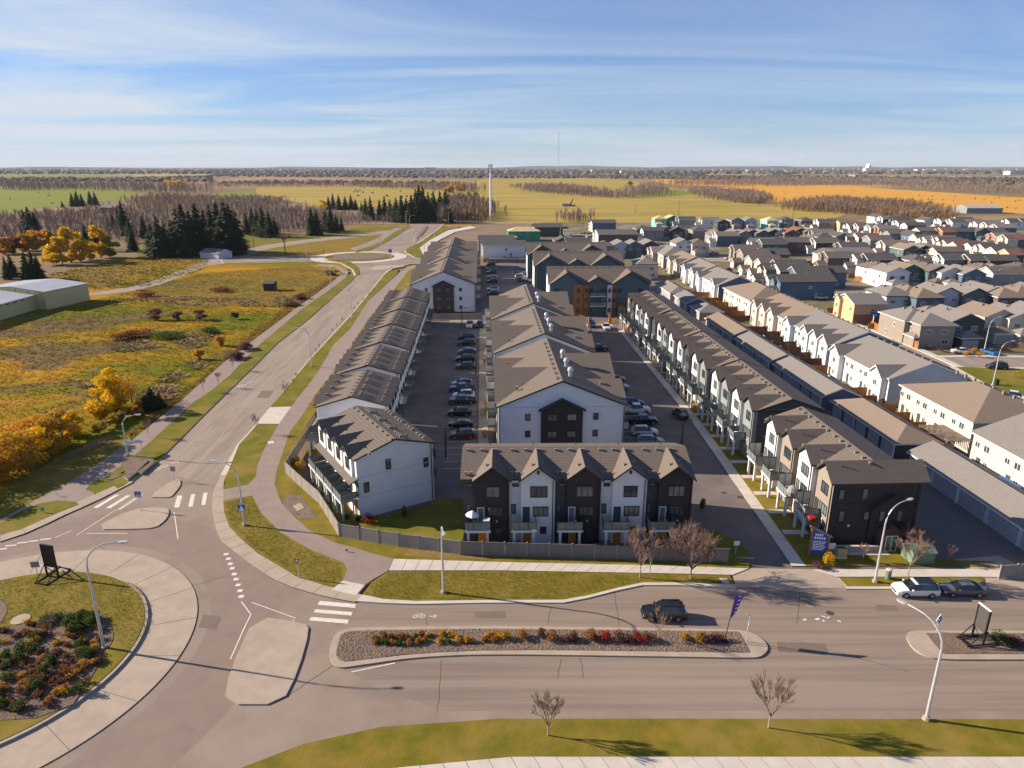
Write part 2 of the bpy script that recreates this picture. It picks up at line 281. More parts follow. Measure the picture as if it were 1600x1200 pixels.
KIDS = {}
def copy_thing(o, loc, rz, label, group=None, swap=None):
    # a copy of a thing with copies of its parts and sub-parts, sharing mesh data; swap = {material: material} via object slots
    def cp(a, par):
        b = a.copy(); COL.objects.link(b)
        if par is not None: b.parent = par
        if swap and a.type == 'MESH':
            for sl in b.material_slots:
                if sl.material in swap:
                    m = swap[sl.material]; sl.link = 'OBJECT'; sl.material = m
        for ch in KIDS.get(a.name, ()): cp(ch, b)
        return b
    if o.name not in KIDS: reg(o)
    r = cp(o, None); r.location = loc; r.rotation_euler = (0, 0, rz); r['label'] = label
    if group: r['group'] = group
    return r
def reg(o):
    def rec(a):
        KIDS[a.name] = [c for c in bpy.data.objects if c.parent is a]
        for c in KIDS[a.name]: rec(c)
    rec(o)
def slab(name, pts, z0, z1, mt, ms=None, parent=None, **kw):
    m = MB()
    if sum(pts[i][0] * pts[(i + 1) % len(pts)][1] - pts[(i + 1) % len(pts)][0] * pts[i][1] for i in range(len(pts))) < 0: pts = pts[::-1]
    m.ext(pts, 'z', z0, z1, 0, 1, 0)
    return m.build(name, [mt, ms or mt], parent, **kw)
def sheet(name, pts, z, mt, parent=None, **kw):
    m = MB()
    if sum(pts[i][0] * pts[(i + 1) % len(pts)][1] - pts[(i + 1) % len(pts)][0] * pts[i][1] for i in range(len(pts))) < 0: pts = pts[::-1]
    m.face([(x, y, z) for x, y in pts]); return m.build(name, [mt], parent, **kw)
def smooth(pts, it=2, closed=False):
    for _ in range(it):
        q = []; n = len(pts)
        for i in range(n if closed else n - 1):
            a, b = pts[i], pts[(i + 1) % n]
            q += [(a[0] * .75 + b[0] * .25, a[1] * .75 + b[1] * .25), (a[0] * .25 + b[0] * .75, a[1] * .25 + b[1] * .75)]
        if not closed: q = [pts[0]] + q + [pts[-1]]
        pts = q
    return pts
def resample(pts, step):
    P = [Vector((p[0], p[1])) for p in pts]; L = [0]
    for a, b in zip(P, P[1:]): L.append(L[-1] + (b - a).length)
    n = max(1, round(L[-1] / step)); res = []
    for k in range(n + 1):
        t = L[-1] * k / n; i = 0
        while i < len(L) - 2 and L[i + 1] < t: i += 1
        f = (t - L[i]) / max(1e-6, L[i + 1] - L[i]); q = P[i].lerp(P[i + 1], min(1, f)); res.append((q.x, q.y))
    return res
def offset(pts, d):
    P = [Vector((p[0], p[1])) for p in pts]; r = []
    for i, p in enumerate(P):
        t = (P[min(i + 1, len(P) - 1)] - P[max(i - 1, 0)]).normalized(); r.append((p.x - t.y * d, p.y + t.x * d))
    return r
def np_mesh(name, V, F, mats, parent=None, mi=None, **kw):
    me = bpy.data.meshes.new(name); V = np.asarray(V, np.float32); F = np.asarray(F, np.int32); k = F.shape[1]
    me.vertices.add(len(V)); me.vertices.foreach_set('co', V.ravel())
    me.loops.add(F.size); me.loops.foreach_set('vertex_index', F.ravel())
    me.polygons.add(len(F)); me.polygons.foreach_set('loop_start', np.arange(0, F.size, k, dtype=np.int32))
    for m in (mats if isinstance(mats, (list, tuple)) else [mats]): me.materials.append(m)
    if mi is not None: me.polygons.foreach_set('material_index', np.asarray(mi, np.int32))
    me.update(calc_edges=True)
    return link(name, me, parent, **kw)
def inside(pt, poly):
    x, y = pt; c = False; n = len(poly); j = n - 1
    for i in range(n):
        xi, yi = poly[i]; xj, yj = poly[j]
        if (yi > y) != (yj > y) and x < (xj - xi) * (y - yi) / (yj - yi) + xi: c = not c
        j = i
    return c
def scatter(poly, n, rng):
    xs = [p[0] for p in poly]; ys = [p[1] for p in poly]; r = []; t = 0
    while len(r) < n and t < n * 30:
        t += 1; p = (rng.uniform(min(xs), max(xs)), rng.uniform(min(ys), max(ys)))
        if inside(p, poly): r.append(p)
    return r
ORD = ['first', 'second', 'third', 'fourth', 'fifth', 'sixth', 'seventh', 'eighth', 'ninth', 'tenth', 'eleventh', 'twelfth', 'thirteenth', 'fourteenth', 'fifteenth', 'sixteenth', 'seventeenth', 'eighteenth', 'nineteenth', 'twentieth',
       'twenty-first', 'twenty-second', 'twenty-third', 'twenty-fourth', 'twenty-fifth', 'twenty-sixth', 'twenty-seventh', 'twenty-eighth', 'twenty-ninth', 'thirtieth', 'thirty-first', 'thirty-second', 'thirty-third', 'thirty-fourth', 'thirty-fifth', 'thirty-sixth', 'thirty-seventh', 'thirty-eighth', 'thirty-ninth', 'fortieth'] + ['%s-%s' % (a, b) for a in ('forty', 'fifty') for b in ('first', 'second', 'third', 'fourth', 'fifth', 'sixth', 'seventh', 'eighth', 'ninth')]

# ============================================================ THE GROUND
K = 0.13    # kerb height
BIG = 30000.0
sheet('ground', [(-BIG, -200), (BIG, -200), (BIG, BIG), (-BIG, BIG)], -0.35, land, kind='structure')
hm = MB()
def ridge(name, y, x0, x1, h, seed, m):
    mb = MB(); rr = random.Random(seed); n = 90; top = []
    for i in range(n + 1):
        x = x0 + (x1 - x0) * i / n; t = i / n
        z = h * (0.35 + 0.65 * mnoise.noise(Vector((x / 2600.0, seed, 0))) + 0.18 * mnoise.noise(Vector((x / 700.0, seed, 3)))) * min(1, t * 8, (1 - t) * 8)
        top.append((x, max(z, 0.5)))
    for (xa, za), (xb, zb) in zip(top, top[1:]):
        mb.face([(xa, y - 1500, -0.3), (xb, y - 1500, -0.3), (xb, y, zb), (xa, y, za)]); mb.face([(xa, y, za), (xb, y, zb), (xb, y + 1800, -0.3), (xa, y + 1800, -0.3)])
    return mb.build(name, [m], kind='structure')
hill_m = mat('far_hills', (0.075, 0.075, 0.075), (0.11, 0.10, 0.085), scale=0.002, detail=8, rough=1, spec=0)
ridge('hills', 14500, -14000, 1500, 55, 3, hill_m); ridge('hills', 12500, 1200, 13000, 110, 7, hill_m); ridge('hills', 15800, -2500, 9000, 95, 12, hill_m)

# distant fields, each at its place
def fld(name, px, z, m): return sheet(name, smooth(GP(px), 1, True), z, m, kind='structure')
fld('field', [(-400, 296), (0, 294), (50, 293), (125, 291), (207, 299), (222, 304), (300, 305), (400, 296), (400, 304), (330, 309), (222, 308), (137, 316), (82, 323), (0, 333), (-400, 350)], -0.30, field_green)
fld('field', [(-300, 279), (0, 279), (60, 279), (112, 278), (165, 276), (160, 269), (100, 270), (0, 273), (-300, 272)], -0.30, field_green)
fld('field', [(200, 277), (265, 276), (330, 274), (310, 271), (220, 271)], -0.29, field_gold)
fld('field', [(230, 289), (295, 284), (400, 276), (480, 277), (575, 280), (700, 281), (700, 288), (560, 290), (400, 290), (280, 291)], -0.30, field_tan)
fld('field', [(400, 292), (430, 292), (575, 291), (690, 296), (750, 299), (740, 312), (640, 320), (507, 325), (440, 310), (400, 305)], -0.29, field_gold)
fld('field', [(745, 279), (800, 279), (880, 278), (960, 279), (1000, 285), (1040, 292), (1090, 299), (1190, 316), (1260, 330), (1300, 338), (1150, 346), (860, 348), (740, 350), (735, 320), (742, 295)], -0.29, field_gold)
fld('field', [(970, 300), (1010, 293), (1080, 298), (1090, 304), (1010, 309), (975, 308)], -0.275, field_green)
fld('field', [(1012, 280), (1060, 279), (1130, 282), (1200, 289), (1200, 292), (1110, 291), (1040, 288)], -0.27, field_orange)
fld('field', [(1100, 293), (1200, 291), (1312, 289), (1400, 296), (1500, 302), (1600, 309), (2000, 322), (2000, 350), (1600, 333), (1512, 331), (1400, 326), (1200, 320), (1190, 305)], -0.28, field_orange)
fld('field', [(1330, 277), (1450, 276), (1640, 284), (1900, 292), (1900, 300), (1600, 297), (1480, 290), (1380, 285)], -0.29, field_olive)
fld('field', [(1190, 318), (1260, 322), (1330, 332), (1290, 345), (1200, 340), (1180, 330)], -0.27, field_gold)
# meadow between the farm track and the arterial road
sheet('meadow', GP([(-500, 560), (-60, 470), (60, 435), (180, 412), (330, 400), (470, 398), (560, 352), (740, 350), (600, 395), (545, 420), (300, 640), (240, 690), (205, 752), (100, 800), (-60, 900), (-600, 900)]), -0.22, meadow, kind='structure')
sheet('meadow', GP([(230, 452), (330, 428), (480, 414), (545, 425), (500, 462), (420, 475), (330, 478), (240, 470)]), -0.20, meadow_gold, kind='structure')
sheet('farm_lawn', GP([(75, 432), (200, 402), (330, 398), (330, 405), (230, 426), (140, 448)]), -0.20, meadow_gold, kind='structure')
sheet('farm_lawn', GP([(205, 380), (330, 368), (480, 366), (620, 352), (640, 356), (480, 392), (330, 402), (215, 400)]), -0.205, grass_green, kind='structure')
sheet('bank', GP([(380, 402), (430, 382), (540, 372), (590, 360), (630, 362), (560, 392), (470, 400)]), -0.195, meadow_gold, kind='structure')
sheet('farm_track', smooth(GP([(138, 456), (220, 446), (290, 418), (330, 402), (420, 400), (480, 402), (560, 404), (560, 410), (470, 408), (410, 410), (330, 412), (300, 425), (230, 452), (142, 462)]), 1, True), -0.17, gravel, kind='structure')
sheet('farm_track', smooth(GP([(330, 402), (372, 396), (392, 386), (450, 377), (530, 368), (620, 358), (640, 361), (540, 372), (460, 381), (410, 390), (390, 400), (350, 406)]), 1, True), -0.165, gravel, kind='structure')
sheet('bare_field', GP([(700, 352), (900, 350), (905, 362), (860, 376), (760, 380), (660, 385), (690, 365)]), -0.20, bare_soil, kind='structure')
sheet('crossroad', [(-700, 556), (-130, 583), (60, 583), (560, 640), (560, 652), (60, 596), (-130, 596), (-700, 568)], -0.16, road_concrete, kind='structure')
sheet('subdivision_ground', [(26, 596), (430, 596), (700, 640), (700, 40), (66, 40), (62, 205), (62, 300), (8, 345), (-12, 345), (-12, 450)], -0.14, yard_ground, kind='structure')

# ---- arterial road with both roundabouts, one paved base
RL = [(-200, 905), (0, 846), (35, 835), (75, 817), (110, 800), (150, 783), (208, 752), (245, 720), (325, 640), (402, 565), (434, 533), (474, 503), (513, 469), (547, 439), (556, 429), (552, 421), (535, 412), (500, 408), (440, 407), (350, 411), (345, 405), (440, 401), (500, 401), (540, 397), (560, 393), (580, 388), (600, 378), (622, 365), (640, 356), (645, 350)]
RR = [(692, 350), (685, 357), (655, 378), (637, 388), (632, 394), (645, 402), (680, 406), (680, 412), (640, 412), (618, 417), (603, 424), (549, 490), (481, 563), (454, 596), (422, 636), (400, 662), (370, 695), (345, 740), (333, 770), (331, 790), (335, 820), (344, 844), (351, 853), (374, 868), (402, 889), (430, 906), (467, 921), (514, 934), (555, 941), (621, 943.5), (700, 942.5), (880, 941.5), (919, 934), (966, 922), (1004, 914), (1060, 914), (1150, 918), (1320, 920), (1536, 920), (1620, 920), (2300, 940)]
road_poly = GP(RL) + GP(RR) + [(110, 36), (-110, 30), (-110, 66)]
road = sheet('road', road_poly, 0.0, asphalt, kind='structure')
def poly_off(P_, d):
    n = len(P_); ar = sum(P_[i][0] * P_[(i + 1) % n][1] - P_[(i + 1) % n][0] * P_[i][1] for i in range(n)); sg = 1 if ar > 0 else -1; r = []
    for i in range(n):
        a, b = Vector(P_[i - 1]), Vector(P_[(i + 1) % n]); t = (b - a).normalized(); r.append((P_[i][0] + sg * t.y * d, P_[i][1] - sg * t.x * d))
    return r
sheet('gutter', poly_off(road_poly, 0.9), -0.008, concrete_pale, kind='structure')
# paler concrete-coloured carriageway of the long straight
sheet('carriageway', GP([(245, 722), (325, 642), (402, 567), (474, 505), (547, 441), (556, 431), (600, 426), (549, 490), (481, 563), (454, 596), (422, 636), (400, 662), (370, 695), (345, 740), (335, 760), (262, 740)]), 0.004, road_concrete, kind='structure')
CC = (-51.2, 55.6)
def arc(r, a0, a1, n=48, c=CC): return [(c[0] + r * math.cos(R(a0 + (a1 - a0) * i / n)), c[1] + r * math.sin(R(a0 + (a1 - a0) * i / n))) for i in range(n + 1)]
# tyre-darkened circulating lane
mb = MB(); A = arc(20.5, -60, 165); B = arc(27.5, -60, 165)
for i in range(48): mb.face([(*A[i], 0.004), (*B[i], 0.004), (*B[i + 1], 0.004), (*A[i + 1], 0.004)])
mb.build('circulating_lane', [asphalt_lane], kind='structure')
sheet('carriageway', GP([(600, 948), (880, 946), (925, 937), (970, 925), (1008, 917.5), (1060, 917.5), (1150, 921), (1320, 923), (1620, 923), (2300, 944)]) + [(108, 48.5), (20, 48.7), (-6, 48.6)] + GP([(590, 1075), (545, 1050), (520, 1042), (506, 1020), (514, 990), (545, 970)]), 0.005, street_asphalt, kind='structure')
patch_m = mat('patch_asphalt', (0.19, 0.145, 0.115), (0.165, 0.127, 0.10), scale=1, detail=6, rough=.9)
for px in ([(1214, 1003), (1290, 1006), (1296, 1022), (1216, 1019)], [(742, 955), (790, 955), (791, 966), (743, 966)], [(318, 960), (346, 964), (338, 985), (310, 980)], [(1368, 945), (1400, 946), (1404, 955), (1370, 954)], [(410, 610), (428, 611), (420, 622), (401, 621)]):
    sheet('asphalt_patch', GP(px), 0.0085, patch_m, kind='structure')
# bottom lane's far kerb, walk and lawn (below the photograph's lower edge)
slab('verge', smooth([(110, 43.5), (110, 47.4), (20, 47.6), (-8, 47.6), (-20, 44), (-27, 37), (-29, 30), (-26, 22), (110, 22)], 1, True)[:-1], -0.1, K, grass, concrete, kind='structure')
slab('verge', [(-110, 22), (-45, 22), (-42, 28), (-50, 31), (-70, 33), (-110, 32)], -0.1, K, grass, concrete, kind='structure')
sheet('service_ground', [(-110, -60), (110, -60), (110, 22), (-110, 22)], -0.05, grass, kind='structure')

def slabs_strip(base_name, A_, B_, step, mt, z=K, gap=0.05, kerb=True):
    """A walk cut into slabs: a dark joint bed with each slab a part of its own."""
    n = len(resample(A_, step)) - 1
    P1 = resample(A_, 1e9 if n == 0 else sum((Vector(b) - Vector(a)).length for a, b in zip(A_, A_[1:])) / n); P2 = resample(B_, sum((Vector(b) - Vector(a)).length for a, b in zip(B_, B_[1:])) / n)
    k = min(len(P1), len(P2)); P1, P2 = P1[:k], P2[:k]
    bed = MB()
    for i in range(k - 1):
        q = [P1[i], P2[i], P2[i + 1], P1[i + 1]]
        bed.face([(*p, z - 0.02) for p in q])
        for a, b in ((0, 3), (1, 2)): bed.face([(*q[a], -0.1), (*q[b], -0.1), (*q[b], z - 0.02), (*q[a], z - 0.02)])
    base = bed.build(base_name, [joint], kind='structure'); fixn(base.data)
    for i in range(k - 1):
        a, b, c, d = (Vector(p) for p in (P1[i], P2[i], P2[i + 1], P1[i + 1])); cen = (a + b + c + d) / 4
        L1 = (d - a).length; f = 1 - gap / max(0.3, L1)
        m1, m2 = (a + d) / 2, (b + c) / 2
        q = [m1 + (a - m1) * f, m2 + (b - m2) * f, m2 + (c - m2) * f, m1 + (d - m1) * f]
        dz = 0.003 * ((i * 7) % 3 - 1)
        mb = MB(); mb.ext([(p.x - cen.x, p.y - cen.y) for p in q], 'z', z - 0.06, z + dz)
        fixn(mb.build('slab', [mt], base, loc=(cen.x, cen.y, 0)).data)
    return base
slabs_strip('sidewalk', [(-18, 41.5), (0, 43.6), (110, 43.6)], [(-17, 39.6), (0, 41.8), (110, 41.8)], 1.8, concrete_pale, z=K + 0.02)
# splay apron round the outside of the roundabout and along the arterial's east edge
AE = [(345, 742), (333, 768), (331, 790), (335, 820), (344, 844), (374, 868), (402, 889), (430, 906), (467, 921), (514, 933), (555, 940.5)]
AI = [(354, 742), (349, 765), (349, 782), (350, 800), (358, 822), (372, 838), (402, 864), (432, 882), (462, 900), (500, 913), (535, 921), (566, 929)]
slabs_strip('apron', GP(AE, K), GP(AI, K), 2.6, concrete)
# central island apron, annular slabs
mb = MB(); A, B = arc(14.5, 0, 360, 72), arc(19.2, 0, 360, 72)
for i in range(72):
    mb.face([(*A[i], 0.05), (*B[i], 0.05), (*B[i + 1], 0.05), (*A[i + 1], 0.05)]); mb.face([(*B[i], -0.1), (*B[i + 1], -0.1), (*B[i + 1], 0.05), (*B[i], 0.05)])
ring = mb.build('truck_apron', [joint], kind='structure'); fixn(ring.data)
for i in range(20):
    a0, a1 = i * 18 + 0.10, i * 18 + 17.9; q = arc(14.5, a0, a1, 6, (0, 0)) + arc(19.2, a1, a0, 6, (0, 0))
    fixn(slab('slab', q, -0.05, 0.075, concrete, parent=ring, loc=(CC[0], CC[1], 0)).data)
slab('roundabout_kerb', arc(14.5, 0, 360, 72)[:-1], -0.1, 0.26, concrete, kind='structure')
isl = slab('roundabout_lawn', arc(14.15, 0, 360, 72)[:-1], 0.0, 0.30, grass, kind='structure')
bedp = GP([(52, 972), (80, 963), (100, 956), (140, 952), (165, 962), (178, 985), (176, 1005), (160, 1018), (150, 1050), (100, 1120), (-80, 1130), (-90, 990), (-20, 985), (20, 980)], 0.3)
slab('planting_bed', smooth(bedp, 1, True), 0.2, 0.34, mat('dark_mulch', (0.10, 0.065, 0.045), (0.19, 0.125, 0.09), scale=4, detail=6, bump=.8, bscale=9), kind='structure')
slab('planting_bed', smooth(GP([(-80, 975), (-60, 935), (0, 935), (13, 950), (6, 968), (-10, 985)], 0.3), 1, True), 0.2, 0.335, mulch, kind='structure')
fixn(slab('access_cover', [(0.9 * math.cos(R(a)), 0.9 * math.sin(R(a))) for a in range(0, 360, 30)], 0.2, 0.36, concrete, loc=(*G(32, 968, 0.3), 0), kind='structure').data)

# splitter islands
def island(px, r=1, h=K, m=concrete, name='traffic_island'):
    return slab(name, smooth(GP(px, h), r, True), -0.1, h, m, kind='structure')
island([(230, 776.5), (272, 749), (281, 748.5), (283, 755), (280, 761), (269, 775), (262, 777)])
island([(141, 827), (207, 794), (258, 792.5), (265, 797), (262, 808), (250, 820), (240, 824), (225, 826)])
island([(398, 962), (476, 973), (484, 983), (466, 1048), (440, 1100), (350, 1100), (358, 1050)])
def median(outer, inner, nm='median'):
    b = slab(nm, smooth(GP(outer, K), 2, True), -0.1, K + 0.02, concrete, kind='structure')
    slab('mulch_bed', smooth(GP(inner, K), 1, True), 0.05, K + 0.06, mulch, kind='structure')
median([(521, 993), (514, 1019), (516, 1034), (528, 1043), (545, 1042), (630, 1029), (700, 1024), (780, 1022), (1060, 1026), (1172, 1028), (1190, 1026), (1201, 1015), (1197, 1003), (1180, 991), (1160, 984), (1040, 981), (760, 978), (667, 979), (555, 980), (534, 984)],
       [(533, 992), (527, 1008), (525, 1026), (533, 1034), (550, 1033), (649, 1021), (780, 1015), (1060, 1018), (1171, 1020), (1171, 1018), (1155, 988), (1150, 987), (1040, 986), (760, 983), (667, 984), (556, 986), (540, 988)])
median([(1416, 990), (1418, 1000), (1426, 1013), (1442, 1024), (1470, 1031), (1620, 1030), (2300, 1036), (2300, 990), (1620, 985), (1440, 985), (1424, 986)],
       [(1446, 990), (1448, 992), (1472, 1021), (1475, 1022), (1620, 1022), (2300, 1028), (2300, 995), (1620, 990), (1450, 990)])
for (u, v) in ((660, 1022.5),): pass

# arterial: east side verge, path, west side verge, path
verge_e1 = [(619, 421), (604, 427), (550, 492), (482, 566), (456, 597), (424, 637), (430, 634), (456, 634), (494, 585), (520, 540), (507.5, 563), (547, 514), (575, 471), (622, 427)]
slab('verge', GP([(621, 420), (603, 426), (550, 491), (482, 564), (455, 597), (423, 635), (455, 634.5), (494, 585), (507.5, 563), (520, 540), (547, 514), (575, 471), (622, 426)], K), -0.1, K, grass_green, concrete, kind='structure')
slab('driveway_apron', GP([(423, 636), (455, 635), (436, 662), (403, 662), (402, 661)], K), -0.1, K - 0.01, concrete_pale, kind='structure')
slab('verge', GP([(402, 663), (436, 663), (411, 705), (404, 720), (401, 744), (395, 753), (388, 757), (349, 765), (350, 750), (357, 735), (373, 695)], K), -0.1, K, grass_green, concrete, kind='structure')
slab('verge', GP([(349, 782), (394, 774), (409, 802), (439, 832), (486, 859), (537, 879), (543, 889), (538, 905), (520, 917), (500, 913), (462, 900), (432, 882), (402, 864), (372, 838), (358, 822), (350, 800)], K), -0.1, K, grass, concrete, kind='structure')
path_l = [(640, 416), (626, 424), (575, 471), (547, 514), (520, 540), (507.5, 563), (494, 585), (456, 634), (436, 662), (411, 705), (402, 727), (400, 744), (388, 757), (349, 765), (349, 782), (394, 774), (409, 802), (439, 832), (486, 859), (537, 879), (543, 889), (536, 907)]
path_r = [(570, 914), (583, 905), (606, 892), (615, 873), (580, 864), (561, 858), (524, 848), (486, 830.6), (458, 806), (439, 784), (429, 757.5), (428, 763), (432, 737), (441, 709), (452.5, 675), (471, 651), (494, 615), (516, 587), (548, 540), (537.5, 559), (575, 499), (616, 452), (637, 424), (655, 414)]
slab('path', GP(path_l[:-1] + [(536, 907)] + path_r, K), -0.1, K + 0.006, path_asphalt, kind='structure')
slab('ramp', GP([(536, 907), (570, 914), (556, 930), (518, 921)], K), -0.1, K + 0.002, concrete_pale, kind='structure')
# grass strip between path and fence
slab('verge', GP([(655, 414), (637, 424), (616, 452), (575, 499), (548, 540), (516, 587), (494, 615), (471, 651), (452.5, 675), (441, 709), (432, 737), (428, 760), (439, 784), (458, 806), (486, 830.6), (524, 848), (561, 858), (580, 864), (615, 873), (780, 878), (1060, 884), (1170, 887.5), (1172, 880), (1150, 870), (1050, 862), (720, 850), (560, 822), (480, 760), (455, 705), (520, 600), (600, 500), (640, 450), (665, 420)], K), -0.1, K - 0.003, grass, kind='structure')
slab('mulch_bed', GP([(439, 786), (450, 772), (470, 775), (489, 798), (497, 808), (470, 812), (456, 803)], K), 0.0, K + 0.012, mulch, kind='structure')
slab('leaf_strip', GP([(628, 868), (760, 874), (764, 866), (640, 858)], K), 0.0, K + 0.008, mat('fallen_leaves', (0.30, 0.165, 0.05), (0.15, 0.12, 0.03), scale=3.5, detail=5), kind='structure')
fixn(slab('access_cover', GP([(458, 791), (469, 786), (476, 794), (465, 799)], K), 0.0, K + 0.06, concrete, kind='structure').data)
slabs_strip('sidewalk', GP([(615, 873), (780, 878), (1060, 884), (1170, 888)], K), GP([(607, 891), (780, 891), (1060, 896), (1145, 898)], K), 1.6, concrete_pale)
slabs_strip('sidewalk', GP([(1268, 889.5), (1510, 889), (2200, 905)], K), GP([(1308, 901), (1536, 901), (2200, 918)], K), 1.7, concrete_pale)
slab('verge', GP([(608, 892), (780, 892), (1060, 897), (1140, 899), (1149, 913), (1060, 910), (1004, 910), (966, 918), (919, 930), (880, 937), (760, 937.5), (650, 939), (600, 936), (566, 929), (580, 910)], K), -0.1, K, grass, concrete, kind='structure')
slab('kerb', GP([(566, 929), (600, 936), (650, 939), (760, 937.5), (880, 937), (919, 930), (966, 918), (1004, 910), (1060, 910), (1149, 913), (1150, 918), (1060, 914), (1004, 914), (966, 922), (919, 934), (880, 941.5), (760, 941.5), (650, 943.5), (600, 942), (556, 939)], K), -0.1, K + 0.004, concrete_pale, kind='structure')
slab('driveway_apron', GP([(1145, 898), (1170, 888), (1268, 889.5), (1308, 901), (1322, 919), (1150, 918)], 0.04), -0.1, 0.05, concrete, kind='structure')
slab('verge', GP([(1310, 902), (1536, 902), (1540, 916), (1323, 916)], K), -0.1, K, grass, concrete, kind='structure')
slab('kerb', GP([(1322, 916.2), (1541, 916.2), (1541, 920), (1321, 920)], K), -0.1, K + 0.004, concrete_pale, kind='structure')
slab('driveway_apron', GP([(1510, 889), (1492, 874), (1560, 868), (1585, 880), (1590, 889), (1630, 902), (1640, 920), (1541, 920), (1536, 901)], 0.04), -0.1, 0.05, concrete, kind='structure')
slab('verge', GP([(1640, 903), (2200, 922), (2200, 935), (1645, 917)], K), -0.1, K, grass, concrete, kind='structure')
for px in ([(1124, 904), (1136, 904), (1140, 911.5), (1130, 911.5)], [(418, 690), (427, 689), (429, 693), (419, 694)]):
    fixn(slab('access_cover', GP(px, K), 0.0, K + 0.05, concrete_pale, kind='structure').data)
# west side of the arterial
WK = [(556, 432), (547, 442), (513, 472), (474, 505.5), (434, 536), (402, 568), (325, 643), (245, 723), (208, 754)]
slab('verge', GP([(545, 428), (556, 431), (547, 441), (513, 471), (474, 505), (434, 535), (402, 567), (325, 642), (245, 722), (205, 750), (192, 760), (165, 770), (148, 771), (134, 765), (140, 757), (165, 745), (190, 727), (214, 708), (235, 690), (300, 630), (330, 610), (360, 585), (400, 543), (470, 484), (520, 449), (540, 434)], K), -0.1, K, grass_green, concrete, kind='structure')
slab('path', GP([(496, 413), (525, 414), (545, 424), (540, 434), (520, 449), (470, 484), (400, 543), (360, 585), (330, 610), (300, 630), (235, 690), (214, 708), (190, 727), (165, 745), (140, 757), (134, 765), (148, 771), (140, 783), (120, 792), (60, 820), (0, 840), (-40, 850), (-40, 826), (0, 812), (90, 763), (150, 727), (178, 706), (206, 688), (290, 620), (345, 570), (378, 545), (462, 482), (519, 441), (537, 425), (525, 418), (496, 416)], K), -0.1, K - 0.004, path_asphalt, kind='structure')
slab('lawn', GP([(0, 812), (-40, 826), (-40, 790), (0, 770), (75, 730), (150, 700), (200, 680), (206, 688), (178, 706), (150, 727), (90, 763)], K), -0.2, K - 0.01, grass, kind='structure')
slabs_strip('apron', GP([(0, 846), (35, 835), (75, 817), (110, 800), (150, 783), (208, 753)], K), GP([(0, 838), (33, 825), (70, 808), (104, 792), (142, 775), (205, 748)], K), 2.6, concrete)
slab('verge', GP([(0, 817), (30, 800), (60, 787), (90, 782), (118, 784), (124, 788), (104, 796), (70, 810), (33, 827), (0, 835)], K), -0.1, K + 0.012, grass_green, concrete, kind='structure')
# bus stop pad / timber planter by the west kerb
slab('rock_bed', smooth(GP([(160, 757), (178, 742), (205, 738), (222, 735), (245, 718), (230, 712), (205, 712), (192, 720), (188, 728), (200, 738)], K), 1, True), 0.0, K + 0.05, mulch, kind='structure')
# second roundabout
C2 = (-79.2, 362.5)
slab('truck_apron', arc(24.5, 0, 360, 48, C2)[:-1], -0.1, 0.12, concrete_pale, kind='structure')
slab('roundabout_lawn', arc(17.5, 0, 360, 48, C2)[:-1], 0.0, 0.35, meadow_gold, kind='structure')
slab('planting_bed', arc(14.0, 0, 360, 30, C2)[:-1], 0.0, 0.45, mulch, kind='structure')
island([(590, 414), (640, 414.5), (608, 420.5), (582, 423), (580, 419)], 1, 0.14)
island([(598, 392), (622, 392), (628, 395), (600, 396)], 1, 0.14); island([(515, 401), (532, 403), (528, 406), (514, 405)], 1, 0.14)
island([(648, 372), (664, 353), (670, 353), (660, 366), (650, 374)], 1, 0.3, mulch, 'median')
island([(644, 376), (650, 368), (657, 369), (649, 377)], 1, 0.16)
slab('verge', GP([(557, 431), (552, 421), (537, 411), (505, 406), (520, 406), (548, 409), (560, 418), (562, 428)], K), -0.1, K, grass_green, kind='structure')
slab('verge', GP([(692, 356), (655, 379), (636, 388), (634, 394), (650, 401), (680, 404), (668, 394), (662, 386), (680, 372), (720, 354)], K), -0.1, K, grass_green, kind='structure')
slab('path', GP([(672, 402), (660, 396), (656, 387), (672, 375), (700, 360), (735, 353), (745, 356), (712, 362), (688, 374), (668, 386), (668, 394), (690, 402)], K), -0.05, K + 0.01, concrete_pale, kind='structure')
slab('verge', GP([(645, 352), (622, 367), (600, 380), (578, 391), (556, 395), (556, 391), (575, 386), (598, 376), (614, 364), (630, 356)], K), -0.1, K, grass_green, kind='structure')
slab('path', GP([(556, 391), (575, 386), (598, 376), (614, 364), (630, 356), (618, 356), (602, 364), (586, 374), (566, 382), (548, 388)], K), -0.1, K + 0.005, path_asphalt, kind='structure')

# ---- the housing site: paving, walks, lawns
sheet('parking_lot', [(-30, 98), (-23.5, 80), (-6, 74.6), (29.5, 70.2), (36.5, 69.7), (50, 69.4), (64, 69.0), (66, 66), (68, 62), (70, 66), (66, 205), (62, 300), (8, 345), (2, 372), (-12, 372), (-12, 215), (-18, 214), (-42, 214), (-32, 110)], 0.0, lot_asphalt, kind='structure')
slabs_strip('sidewalk', [(33.0, 71.2), (33.2, 120), (30.6, 195)], [(34.6, 71.2), (34.8, 120), (32.0, 195)], 3.0, concrete_pale)
slab('lawn', [(34.62, 71.2), (38, 71.2), (38, 100), (37, 150), (34, 204), (32.02, 195), (34.82, 120)], -0.05, K - 0.01, grass, kind='structure')
for _k in range(22):
    _y = 78.6 + _k * 5.55; _x = 34.85 - .032 * max(0, _y - 120)
    if _y < 194: slab('entry_walk', [(_x, _y), (_x + 3.2, _y), (_x + 3.2, _y + 1.1), (_x, _y + 1.1)], -0.05, K + 0.004, concrete_pale, kind='structure')
